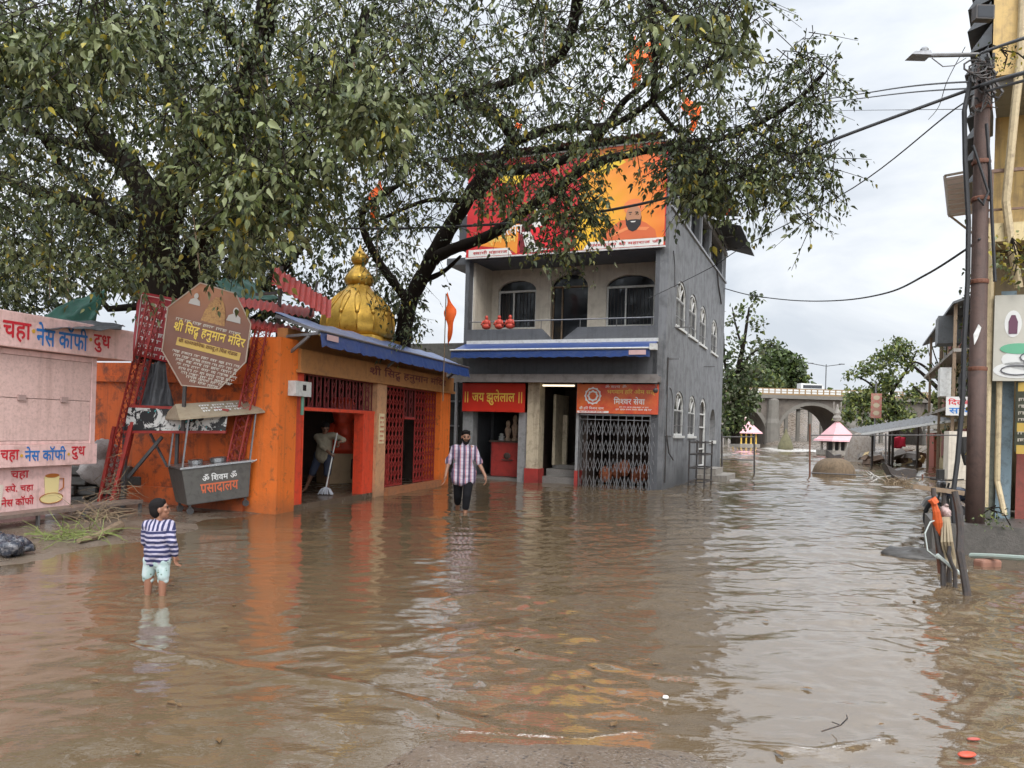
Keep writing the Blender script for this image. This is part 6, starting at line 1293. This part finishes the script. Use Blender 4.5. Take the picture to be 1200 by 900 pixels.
b = MB(); b.tube([at(1130, 512, 29), at(1131, 530, 29), at(1133, 545, 29)], [.12, .16, .1], 8); tag(b.build('black_bag', m_dark), 'black bag hanging in front of the cream booth wall', 'bag')
# old yellowish building down the bank
OB = E('old_building', 'weathered old house with brick-red shutters, balconies and creepers under a sloping dark roof', 'building', (19.1, 32, 0), math.radians(65.6))
m_oldy = M('old_yellow_plaster', (.46, .36, .19), .8, (.14, .11, .08), .8, .9, streak=.6, bs=5); m_brickp = M('brick_red_shutter', (.26, .08, .06), .7, (.1, .05, .04), 2, .6)
b = MB(); b.box(-1, 15, -6, 0, -.5, 7.3); b.build('wall', m_oldy, OB)
b = MB(); b.add([(-1.4, .9, 7.1), (15.4, .9, 7.2), (15.4, -3, 8.6), (-1.4, -3, 8.6), (-1.4, .9, 7.2), (15.4, .9, 7.3), (15.4, -3, 8.7), (-1.4, -3, 8.7)], [(0, 3, 2, 1), (4, 5, 6, 7), (0, 1, 5, 4), (1, 2, 6, 5), (2, 3, 7, 6), (3, 0, 4, 7)]); b.build('roof', m_darktin, OB)
for z in (2.9, 5.2): MB().box(-1, 15, .0, .8, z, z + .14).build('balcony', m_concrete, OB)
for z in (.6, 3.2, 5.5):
    for x in (1, 3.4, 5.8, 8.2, 10.6, 13.0):
        w_ = MB().box(x, x + 1.3, .0, .06, z, z + 1.5).build('shutter', m_brickp if (x + z) % 2 > .7 else m_darksteel, OB); MB().box(x - .08, x + 1.38, .0, .1, z + 1.5, z + 1.6).build('hood', m_oldy, w_)
for x in (-1, 5, 11): MB().bar((x + .1, .75, 0), (x + .1, .75, 7.2), .12).build('post', m_wood, OB)
MB().box(-.5, .6, .8, 1.2, 3.4, 4.6).build('white_cloth', m_whitepaint, OB); MB().box(1.2, 2.6, .3, 1.2, 5.8, 7.0).build('awning', m_darktin, OB)
# window rack on the far side of the pole
WR = E('window_cage', 'projecting white iron window cage high on the wall behind the pole', 'cage', at(1135, 225, 15)); o = WR.location.copy()
A, B, C, D = [at(*q, 15) - o for q in ((1107, 206), (1139, 200), (1141, 248), (1112, 252))]; back = V((.5, .9, 0))
b = MB()
for i in range(9): k = i / 8; b.bar(A.lerp(D, k), B.lerp(C, k), .022)
for p_, q_ in ((A, D), (B, C), (A, B), (D, C)): b.bar(p_, q_, .04)
b.bar(D, D.lerp(C, 1) + back * .3 + V((0, 0, -.35)), .03); b.build('bars', M('pale_iron_paint', (.36, .33, .31), .6), WR); MB().poly([A + back * .15, B + back * .15, C + back * .15, D + back * .15], (0, .02, 0)).build('board', M('pale_pink_board', (.52, .42, .38), .7), WR)
RW_ = E('beige_house', 'narrow strip of a beige house wall with plants showing behind the pole', 'building', at(1150, 600, 16.5)); RW_.location.z = 0
MB().box(0, 3, 0, .35, 0, 6.4).build('wall', m_oldy, RW_); b = MB(); b.poly([(-.32, -.3, 5.35), (.3, -.3, 5.55), (.3, -.3, 5.95)], (0, .35, 0)); b.build('eave', m_bt, RW_); b = MB()
for k in range(4): b.box(.05 + k * .5, .4 + k * .5, -.04, -.002, 2.6, 3.8)
b.build('window', m_glass, RW_)

# ------------------------------------------------------------------ trees
def leaf_cloud(name, pos, tip, nrm, size, midx, mats, parent=None, wide=.5, loc=(0, 0, 0)):
    """kite-shaped leaves folded along the midrib, one mesh"""
    n = len(pos); tip = tip / np.linalg.norm(tip, axis=1, keepdims=True); side = np.cross(tip, nrm); side /= np.linalg.norm(side, axis=1, keepdims=True) + 1e-9; up = np.cross(side, tip)
    s = size[:, None]; v = np.empty((n, 6, 3), np.float32)
    v[:, 0] = pos; v[:, 1] = pos + tip * s * .36 + side * s * wide * .5 + up * s * .10; v[:, 2] = pos + tip * s + up * s * -.06; v[:, 3] = pos + tip * s * .36 - side * s * wide * .5 + up * s * .10
    v[:, 4] = pos + tip * s * .12 + side * s * wide * .34 + up * s * .07; v[:, 5] = pos + tip * s * .12 - side * s * wide * .34 + up * s * .07
    base = np.arange(n)[:, None] * 6; q = np.concatenate([base + np.array([[0, 4, 1, 2]]), base + np.array([[0, 2, 3, 5]])], 1).reshape(-1, 4)
    me = bpy.data.meshes.new(name); me.vertices.add(n * 6); me.vertices.foreach_set('co', v.ravel()); me.loops.add(q.size); me.loops.foreach_set('vertex_index', q.ravel().astype(np.int32))
    me.polygons.add(len(q)); me.polygons.foreach_set('loop_start', np.arange(0, q.size, 4, dtype=np.int32)); me.polygons.foreach_set('loop_total', np.full(len(q), 4, np.int32)); me.polygons.foreach_set('material_index', np.repeat(midx, 2).astype(np.int32))
    me.update(calc_edges=True)
    for m in mats: me.materials.append(m)
    o = bpy.data.objects.new(name, me); COL.objects.link(o); o.parent = parent; o.location = loc; return o
def leafmat(name, col, back, tr=.22, rough=.42):
    m, t, b = newmat(name); g = t.n('ShaderNodeNewGeometry'); tcn = t.n('ShaderNodeTexCoord').outputs['Object']
    c = t.mix(g.outputs['Backfacing'], col, back); c = t.mix(t.ramp(t.noise(tcn, 1.1, 3), .35, .65), c, tuple(x * .6 for x in col)); t.l(c, b.inputs['Base Color']); b.inputs['Roughness'].default_value = rough; b.inputs['Specular IOR Level'].default_value = .35
    tl_ = t.n('ShaderNodeBsdfTranslucent'); t.l(c, tl_.inputs[0]); mx = t.n('ShaderNodeMixShader'); mx.inputs[0].default_value = tr
    out = [x for x in m.node_tree.nodes if x.type == 'OUTPUT_MATERIAL'][0]; t.l(b.outputs[0], mx.inputs[1]); t.l(tl_.outputs[0], mx.inputs[2]); t.l(mx.outputs[0], out.inputs[0]); return m
L1 = leafmat('dark_green_leaf', (.042, .060, .020), (.075, .095, .042)); L2 = leafmat('olive_leaf', (.100, .125, .032), (.14, .155, .065)); L3 = leafmat('pale_leaf', (.24, .27, .115), (.29, .31, .17)); L4 = leafmat('yellowing_leaf', (.42, .35, .04), (.36, .29, .06))
m_bark = M('dark_bark', (.019, .015, .012), .95, (.008, .006, .005), 4, .6, bump=.9, bs=9, spec=.1)
NPR = np.random.RandomState(11)
def limb(b, pts, r, n=10, jit=.0, taper=True):
    """smooth limb through picture points (px, py, distance)"""
    P_ = [at(*p) if not isinstance(p, V) else p for p in pts]; out = []; rs = []
    N = len(P_) - 1
    for i in range(N):
        p0 = P_[max(i - 1, 0)]; p1 = P_[i]; p2 = P_[i + 1]; p3_ = P_[min(i + 2, N)]
        for j in range(6):
            q = j / 6; out.append(.5 * ((2 * p1) + (p2 - p0) * q + (2 * p0 - 5 * p1 + 4 * p2 - p3_) * q * q + (3 * p1 - p0 - 3 * p2 + p3_) * q ** 3)); k = (i + q) / N; rs.append((r[0] * (1 - k) + r[1] * k) * (1 + .06 * math.sin(i * 3 + j * 2.1)))
    out.append(P_[-1]); rs.append(r[1]); b.tube(out, rs, n); return out
def make_twigs(P0, n_leaf=(8, 13), L=(.4, .8), size=(.078, .115), droop=.35, pick=(.62, .28, .06, .04), seed=0):
    rs = np.random.RandomState(seed); pos, tip, nr, sz, mi = [], [], [], [], []; stems = []
    for p in P0:
        d = rs.randn(3); d[2] = d[2] * .4 - droop; d /= np.linalg.norm(d); ln = rs.uniform(*L); k = rs.randint(*n_leaf); bias = rs.rand()
        tq = np.sort(rs.rand(k)); q = p + d * (tq[:, None] * ln); q[:, 2] -= tq ** 2 * ln * .35
        tp = rs.randn(k, 3) * .55 + d * .6; tp[:, 2] -= .75; nn = rs.randn(k, 3) * .6; nn[:, 2] += .9
        pos.append(q + tp * .03); tip.append(tp); nr.append(nn); sz.append(rs.uniform(size[0] * .7, size[1], k) * (.75 + .5 * rs.rand())); w = np.array(pick) * (np.array([1.6, 1.2, .5, .4]) if bias < .5 else np.array([.5, .9, 1.7, 1.4])); w /= w.sum(); mi.append(rs.choice(4, k, p=w)); stems.append((p, q[-1]))
    return np.concatenate(pos), np.concatenate(tip), np.concatenate(nr), np.concatenate(sz), np.concatenate(mi), stems
ROWS = [[(-100, 530, 8), (530, 590, 2), (590, 640, 4), (640, 870, 5), (870, 900, 3)], [(-100, 520, 8), (520, 600, 3), (600, 875, 5)], [(-100, 420, 8), (420, 560, 7), (560, 600, 2), (600, 885, 5), (940, 965, 3)],
    [(-100, 560, 7), (560, 620, 4), (620, 730, 3), (760, 895, 6), (910, 975, 4)], [(-100, 600, 7), (600, 720, 4), (720, 780, 2), (800, 860, 4), (895, 985, 5)], [(-100, 110, 8), (110, 180, 6), (180, 240, 5), (240, 600, 8), (600, 700, 4), (700, 770, 3), (805, 860, 4), (880, 968, 5)],
    [(-100, 80, 7), (80, 140, 3), (140, 250, 6), (250, 540, 8), (540, 640, 4), (640, 790, 3), (790, 955, 6)], [(-100, 70, 6), (70, 150, 3), (150, 210, 4), (210, 250, 3), (250, 480, 8), (480, 560, 6), (560, 760, 2.6), (775, 940, 8), (940, 985, 6)],
    [(-100, 150, 4), (150, 230, 5), (230, 400, 8), (400, 540, 5), (550, 720, 3.2), (780, 965, 6), (965, 990, 4)], [(-100, 130, 5), (130, 220, 4), (220, 270, 3), (270, 370, 8), (370, 420, 4), (420, 540, 4), (550, 710, 3.2), (800, 845, 4), (870, 975, 4)],
    [(-100, 200, 6), (200, 260, 4), (260, 370, 7), (370, 440, 4), (440, 540, 4), (585, 715, 3.6), (930, 965, 2)], [(-100, 220, 8), (220, 280, 3), (280, 350, 6), (470, 540, 4), (615, 705, 3)],
    [(-100, 230, 7), (230, 270, 4), (270, 320, 2), (445, 495, 3), (510, 545, 3), (645, 685, 2)], [(-100, 60, 6), (60, 200, 3), (200, 290, 3), (425, 500, 4)], [(-100, 40, 5), (200, 290, 3), (440, 505, 5)], [(-100, 30, 5), (460, 515, 5)], [(470, 525, 4)]]
ptsA, ptsB = [], []
def drange(x, y):
    if x > 760: return (10.5, 14.5)
    if x > 540: return (11.5, 16.0) if y > 175 else (10, 17)
    if x > 380: return (11, 19) if y < 260 else (16, 19.5)
    if y > 285: return (15.2, 20)
    if y > 240: return (13.5, 20)
    return (9, 19)
def clear(x, y): return (484 < x < 546 and 262 < y < 420 and NPR.rand() < .93) or (515 < x < 546 and 200 < y < 262 and NPR.rand() < .6) or (745 < x < 782 and 214 < y < 300) or (700 < x < 782 and 222 < y < 290 and NPR.rand() < .8) or (598 < x < 650 and 225 < y < 300 and NPR.rand() < .45) or (100 < x < 240 and 160 < y < 250 and NPR.rand() < .35)
for r_i, row in enumerate(ROWS):
    for x0, x1, dn in row:
        n = int((x1 - x0) / 25 * dn * 2.5)
        for _ in range(n):
            x = NPR.uniform(x0 - 4, x1 - 4); y = NPR.uniform(r_i * 25 - 14, r_i * 25 + 12)
            if clear(x, y): continue
            lo, hi = drange(x, y); d = lo + (hi - lo) * NPR.rand() ** 1.2
            (ptsA if x < 430 else ptsB).append(tuple(at(x, y, d)))
for _ in range(1700):                                   # the crown carries on above the picture
    x = NPR.uniform(-300, 900); y = NPR.uniform(-330, -10); d = NPR.uniform(9, 20); (ptsA if x < 430 else ptsB).append(tuple(at(x, y, d)))
for _ in range(500):
    x = NPR.uniform(-300, 0); y = NPR.uniform(0, 330); ptsA.append(tuple(at(x, y, NPR.uniform(12, 20))))
nearA = []                                              # near shoots, leaves coloured paler to stand for highlights
for (cx_, cy_, rx_, ry_, d_, n_) in ((150, 308, 60, 18, 12.6, 55), (40, 285, 50, 18, 12.5, 40), (300, 215, 60, 45, 9.2, 170), (420, 100, 60, 60, 9.5, 200), (30, 60, 40, 40, 9, 90), (130, 30, 60, 25, 9, 90), (270, 130, 60, 40, 9.4, 110), (290, 290, 22, 22, 11.5, 30), (200, 190, 22, 14, 11, 14)):
    for _ in range(n_): nearA.append(tuple(at(NPR.normal(cx_, rx_ * .55), NPR.normal(cy_, ry_ * .55), d_ + NPR.uniform(-.6, .8))))
nearB = []
for (cx_, cy_, rx_, ry_, d_, n_) in ((665, 240, 44, 34, 12.5, 64), (590, 215, 40, 18, 13, 24), (830, 30, 60, 30, 9.5, 45), (840, 205, 60, 22, 11.5, 70)):
    for _ in range(n_): nearB.append(tuple(at(NPR.normal(cx_, rx_ * .55), NPR.normal(cy_, ry_ * .55), d_ + NPR.uniform(-.6, .8))))
def big_tree(label, base, P0, near, limbs, roots, seed):
    T = E('peepal_tree', label, 'tree', base, 0); o = V(base); oa = np.array(base)
    for i, (pts, r) in enumerate(limbs):
        b = MB(); pl = limb(b, pts, r); b.v = [tuple(V(v) - o) for v in b.v]; b.build('trunk' if i == 0 else 'branch', m_bark, T, smooth=True)
    a = make_twigs(np.array(P0), seed=seed); c = make_twigs(np.array(near), size=(.10, .155), pick=(.22, .44, .28, .06), droop=.6, seed=seed + 1)
    pos, tip, nr, sz, mi = [np.concatenate([a[i], c[i]]) for i in range(5)]
    # paler leaf mix on near shoots stands for highlights, darker mix for shade
    leaf_cloud('crown', pos - oa, tip, nr, sz, mi, [L1, L2, L3, L4], T)
    b = MB(); st = (a[5] + c[5]); rs = np.random.RandomState(seed)
    for i in rs.choice(len(st), min(len(st), 2600), replace=False):
        p, q = V(st[i][0]) - o, V(st[i][1]) - o; d = (p - q); b.tube([p + d * .25 + V((0, 0, .05)), (p + q) / 2 + V((0, 0, .03)), q], [.009, .006, .003], 3, cap=False)
    b.build('twigs', m_bark, T)
    for pts in roots:
        b = MB(); pl = limb(b, pts, (.018, .006), 5); b.v = [tuple(V(v) - o) for v in b.v]; b.build('aerial_root', m_wood, T)
    return T
big_tree('huge old fig tree with a dark forked trunk behind the pink kiosk', tuple(gp(205, 570, 0)), ptsA, nearA,
    [([(205, 560, 15.8), (200, 430, 15.8), (192, 330, 15.7), (186, 275, 15.5), (205, 215, 15.2)], (.48, .36)), ([(188, 290, 15.5), (165, 215, 15.2), (130, 175, 15), (95, 140, 14.6), (50, 112, 14), (-10, 88, 13.5)], (.3, .1)), ([(205, 220, 15.2), (232, 175, 14.6), (285, 110, 13.6), (305, 55, 12.8), (318, -30, 12)], (.34, .14)),
     ([(232, 175, 14.6), (200, 100, 14.5), (185, 40, 14), (190, -40, 13)], (.2, .1)), ([(215, 380, 16.2), (225, 300, 16.2), (250, 262, 16), (300, 232, 15.5), (360, 190, 15)], (.26, .09)), ([(130, 175, 15), (70, 165, 15.5), (20, 150, 15.5)], (.12, .06)), ([(140, 275, 16), (110, 225, 16), (70, 190, 16), (30, 130, 15)], (.12, .05)),
     ([(262, 150, 14), (330, 130, 13.2), (400, 90, 12.5), (430, 10, 12)], (.15, .07)), ([(300, 70, 13), (250, 20, 12.5), (240, -30, 12)], (.12, .06)), ([(0, 205, 16), (40, 225, 16), (90, 235, 16), (150, 260, 16)], (.1, .18))],
    [[(311, 65, 12), (314, 110, 12), (316, 150, 12), (314, 178, 12)], [(285, 50, 12), (276, 90, 12), (262, 118, 12)], [(225, 240, 14), (232, 300, 14), (236, 330, 14)], [(415, 70, 11.5), (414, 100, 11.5), (417, 118, 11.5)], [(78, 320, 15), (80, 350, 15), (77, 372, 15)], [(60, 300, 15), (58, 350, 15)]], 21)
big_tree('second fig tree leaning out from behind the golden dome across the billboard', tuple(gp(470, 545, 0)), ptsB, nearB,
    [([(462, 540, 19), (466, 440, 19), (472, 400, 18.8), (480, 355, 18.5), (505, 305, 18)], (.25, .17)), ([(505, 305, 18), (530, 292, 17.4), (575, 275, 16.6), (625, 240, 15.8), (690, 195, 15), (740, 180, 14.6), (800, 168, 14), (860, 158, 13.5), (930, 120, 12.8), (965, 85, 12.3)], (.145, .025)), ([(505, 305, 18), (530, 262, 17.6), (560, 215, 17), (600, 165, 16.5), (570, 130, 16), (520, 115, 15.4), (462, 118, 15)], (.2, .07)),
     ([(600, 168, 16.5), (650, 150, 16), (720, 145, 15), (790, 100, 14), (860, 60, 13)], (.1, .03)), ([(560, 200, 17), (640, 195, 16), (700, 160, 15.5), (730, 120, 15), (765, 85, 14.5), (760, 20, 14)], (.12, .03)), ([(480, 355, 18.5), (440, 300, 18), (425, 250, 17.5), (470, 215, 17)], (.12, .05)), ([(765, 120, 13), (768, 60, 12.5), (764, 0, 12), (762, -60, 12)], (.05, .07)), ([(765, 120, 13), (790, 150, 13), (820, 175, 12.8)], (.05, .02)),
     ([(800, 168, 14), (850, 190, 13), (910, 205, 12.6), (960, 210, 12.3)], (.05, .015)), ([(860, 60, 13), (820, 40, 12.5), (780, 10, 12), (740, -40, 12)], (.04, .07)), ([(640, 240, 15.8), (665, 262, 14.5), (672, 285, 13.5)], (.04, .012)), ([(520, 115, 15.4), (600, 95, 14.5), (660, 60, 14), (680, -20, 13)], (.08, .1)), ([(495, 330, 18.4), (520, 318, 18), (540, 300, 17.6)], (.08, .03)),
     ([(600, 165, 16.5), (560, 230, 16.5), (500, 235, 16.5), (440, 260, 17)], (.08, .03))],
    [[(640, 20, 13), (637, 60, 13), (640, 100, 13)], [(500, 130, 15), (503, 160, 15)]], 31)
# added deep leaf layer; shade inside the crown is put into its dark colours
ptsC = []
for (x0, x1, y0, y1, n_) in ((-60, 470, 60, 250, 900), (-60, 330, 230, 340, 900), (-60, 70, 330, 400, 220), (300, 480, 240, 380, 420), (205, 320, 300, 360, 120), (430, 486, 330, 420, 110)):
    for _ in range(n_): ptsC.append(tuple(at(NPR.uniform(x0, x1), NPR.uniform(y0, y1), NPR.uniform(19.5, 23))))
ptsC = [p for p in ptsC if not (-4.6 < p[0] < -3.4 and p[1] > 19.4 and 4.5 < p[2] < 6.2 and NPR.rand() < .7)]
L0 = leafmat('crown_shade_leaf', (.022, .034, .012), (.035, .048, .02), .12)
T = E('crown_shade_layer', 'added dark-coloured leaf layer for crown shade behind the fig tree, the kiosk and the dome', 'tree', tuple(gp(300, 540, 0)) ); T.location = (-8.6, 21, 0); oc = np.array((-8.6, 21., 0))
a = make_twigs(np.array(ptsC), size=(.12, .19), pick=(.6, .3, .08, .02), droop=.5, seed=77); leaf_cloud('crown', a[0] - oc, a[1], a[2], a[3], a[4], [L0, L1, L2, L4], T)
b = MB(); b.tube([(0, 0, -.2), (.1, 0, 2), (-.1, .1, 4), (.2, 0, 6), (.1, 0, 8)], [.4, .34, .3, .22, .12], 10); b.build('trunk', m_bark, T, smooth=True)
for q_ in ((-4, .5, 7.5), (-3, -.5, 5.2), (3.4, -.6, 6.8), (4.6, .3, 5.0), (1.5, .3, 9)): b = MB(); b.tube([(0, 0, 3.2), (q_[0] * .4, q_[1] * .5, 4.6), (q_[0] * .75, q_[1], q_[2] * .85), q_], [.2, .15, .09, .03], 8); b.build('branch', m_bark, T, smooth=True)
# trees further off
G1 = leafmat('far_dark_green', (.065, .095, .035), (.08, .11, .05), .25); G2 = leafmat('far_mid_green', (.12, .17, .05), (.13, .16, .07), .3); G3 = leafmat('far_yellow_green', (.24, .27, .07), (.22, .24, .09), .35); G4 = leafmat('far_grey_green', (.16, .175, .10), (.17, .18, .12), .3)
def far_tree(name, label, base, D, blobs, limbs, size, seed, pick=(.4, .35, .15, .1), group=None):
    B_ = at(base[0], base[1], D); T = E(name, label, 'tree', (B_.x, B_.y, 0), 0, group); o = V((B_.x, B_.y, 0)); rs = np.random.RandomState(seed); pos = []
    for (px, py, r, n) in blobs:
        c = at(px, py, D); R0 = r / FL * D; q = rs.randn(n, 3); q /= np.linalg.norm(q, axis=1, keepdims=True); q *= (rs.rand(n, 1) ** .45) * R0; q[:, 1] *= 1.1; pos.append(q + np.array(c) + np.repeat(rs.randn(max(1, n // 14 + 1), 3) * R0 * .16, 14, 0)[:n])
    pos = np.concatenate(pos) - np.array(o); n = len(pos); tip = rs.randn(n, 3); tip[:, 2] -= .5; nr = rs.randn(n, 3) * .6; nr[:, 2] += .8
    leaf_cloud('crown', pos, tip, nr, rs.uniform(*size, n), rs.choice(4, n, p=pick), [G1, G2, G3, G4], T, .65)
    b0 = MB(); limb(b0, limbs[0][0], limbs[0][1], 7); b0.v = [tuple(V(v) - o) for v in b0.v]; b0.build('trunk', m_bark, T)
    for pts, r in limbs[1:]: b = MB(); limb(b, pts, r, 5); b.v = [tuple(V(v) - o) for v in b.v]; b.build('branch', m_bark, T)
    return T
D = 55
far_tree('river_tree', 'thin-topped tree growing just behind the grey building corner', (858, 525), D, [(868, 365, 14, 60), (886, 380, 12, 60), (862, 402, 16, 70), (893, 408, 14, 100), (850, 380, 8, 18), (875, 430, 18, 240), (855, 452, 22, 620), (874, 468, 18, 520), (860, 488, 18, 520), (850, 420, 12, 90), (845, 505, 12, 250), (893, 438, 10, 80), (888, 350, 7, 26), (905, 402, 6, 20), (884, 345, 6, 20)],
    [([(862, 520, D), (862, 470, D), (866, 430, D), (872, 400, D), (878, 360, D)], (.35, .06)), ([(862, 470, D), (850, 430, D), (848, 390, D)], (.16, .04)), ([(866, 440, D), (880, 415, D), (905, 405, D)], (.12, .03)), ([(870, 410, D), (862, 380, D), (858, 360, D)], (.1, .03)), ([(868, 450, D), (845, 455, D), (838, 430, D)], (.12, .04))], (.24, .42), 41, (.45, .2, .05, .3))
D = 175
far_tree('far_tree', 'dark rounded tree mass rising beyond the bridge railing', (915, 480), D, [(905, 430, 22, 1500), (925, 432, 18, 1300), (900, 446, 24, 1300), (933, 446, 14, 800), (912, 418, 14, 700)], [([(915, 480, D), (912, 440, D)], (.8, .4))], (.7, 1.3), 42, (.5, .4, .06, .04))
far_tree('far_tree', 'lighter far tree mass beyond the bridge, nearer the grey building', (880, 480), D - 8, [(882, 445, 20, 1000), (868, 450, 18, 800), (895, 455, 20, 900)], [([(880, 480, D), (882, 445, D)], (.8, .4))], (.7, 1.3), 43, (.2, .55, .2, .05))
D = 72
far_tree('bank_tree', 'bushy yellow-green tree spreading in front of the bridge by the banner post', (1040, 520), D, [(1040, 416, 15, 300), (1060, 408, 12, 220), (1022, 430, 13, 200), (1006, 436, 10, 90), (994, 440, 7, 30), (998, 464, 11, 160), (1016, 470, 16, 480), (1042, 445, 15, 320), (1066, 426, 12, 160), (1045, 480, 18, 700), (1070, 462, 12, 200), (993, 484, 12, 260), (1060, 492, 14, 380), (1020, 496, 13, 360), (1080, 412, 7, 30), (1052, 400, 7, 40), (1030, 458, 12, 200)],
    [([(1050, 525, D), (1048, 480, D), (1042, 440, D)], (.4, .12)), ([(1048, 480, D), (1020, 450, D), (1000, 440, D)], (.16, .05)), ([(1045, 460, D), (1065, 430, D), (1075, 410, D)], (.14, .05))], (.28, .48), 44, (.25, .25, .42, .08))
D = 52
far_tree('leaning_tree', 'bare-limbed tree leaning in over the river from the right bank', (1132, 530), D, [(1100, 470, 10, 120), (1115, 480, 16, 350), (1128, 470, 14, 260), (1120, 500, 14, 260), (1128, 455, 10, 100)],
    [([(1135, 530, D), (1128, 490, D), (1112, 468, D), (1092, 448, D), (1072, 430, D)], (.3, .08)), ([(1125, 482, D), (1108, 455, D), (1090, 435, D), (1075, 425, D), (1066, 428, D)], (.16, .04)), ([(1112, 478, D), (1090, 470, D), (1070, 452, D)], (.12, .05)), ([(1118, 470, D), (1105, 440, D), (1095, 415, D), (1090, 395, D)], (.08, .02)), ([(1105, 440, D), (1092, 425, D), (1086, 400, D)], (.05, .015))], (.25, .4), 45, (.3, .3, .35, .05))
# far wood behind the bridge: one mass nobody could count
rs = np.random.RandomState(50); n = 16000; x = rs.uniform(-60, 190, n); y = rs.uniform(176, 215, n); z = rs.rand(n) ** .8 * (7.5 + 3.5 * vnoise(x * .07, y * .0 + 1, 3) + 2 * vnoise(x * .2, y * 0, 5)) + 1.5
o = leaf_cloud('far_wood', np.stack([x, y, z], 1), rs.randn(n, 3), rs.randn(n, 3) + np.array([0, 0, .8]), rs.uniform(1.0, 2.0, n), rs.choice(4, n, p=(.6, .25, .05, .1)), [G1, G2, G3, G4], None, .7); tag(o, 'distant dark wood on the far river bank behind the bridge', 'wood', kind='stuff')
# creeper under the yellow balcony
def creeper(label, px, py, D, sx_, sy_, n, seed, mats, size=(.06, .11)):
    rs = np.random.RandomState(seed); c = at(px, py, D); pos = rs.randn(n, 3) * np.array([sx_, .12, sy_]); tip = rs.randn(n, 3); tip[:, 2] -= .8; T = E('creeper', label, 'plant', c)
    leaf_cloud('foliage', pos, tip, rs.randn(n, 3), rs.uniform(*size, n), rs.choice(4, n), mats, T)
    b = MB()
    for i in range(7): q = V(pos[i * 3]); b.tube([q, q * .5 + V((.05, 0, .1)), V((0, .05, sy_ * 1.6))], .008, 4)
    b.build('stem', m_bark, T)
creeper('yellowish creeper hanging in the shade below the yellow balcony', 1188, 303, 11.3, .22, .2, 170, 61, [L4, L4, L2, L3])
creeper('small dry creeper tangled round the wires at the pole top', 1175, 72, 10.7, .2, .12, 120, 62, [L4, L1, L2, m_bark], (.03, .07))
creeper('leafy creeper climbing the upper front of the old house', 1128, 450, 36, .9, 1.2, 500, 63, [G1, G2, G3, G4], (.15, .3)); creeper('sparse weeds growing at the foot of the corner post', 1160, 606, 10.6, .12, .07, 60, 64, [L1, L2, G2, G3], (.03, .07))
creeper('dark ivy hanging down the beige house wall behind the pole', 1141, 405, 15.5, .12, 1.0, 260, 65, [G1, G1, G2, L4], (.07, .14))
# damp monsoon air between the near street and the river bank
hz = bpy.data.meshes.new('haze'); bx = MB().box(-260, 260, -12, 330, -3.5, 60); hz.from_pydata(bx.v, [], bx.f); ho = bpy.data.objects.new('haze', hz); COL.objects.link(ho); tag(ho, kind='stuff')
m = bpy.data.materials.new('damp_air'); m.use_nodes = True; nt = m.node_tree; nt.nodes.clear(); out = nt.nodes.new('ShaderNodeOutputMaterial'); pv = nt.nodes.new('ShaderNodeVolumePrincipled'); pv.inputs['Color'].default_value = (.93, .95, 1, 1); pv.inputs['Density'].default_value = HAZE; pv.inputs['Anisotropy'].default_value = .3; nt.links.new(pv.outputs[0], out.inputs['Volume']); hz.materials.append(m)
if HAZE <= 0: bpy.data.objects.remove(ho)
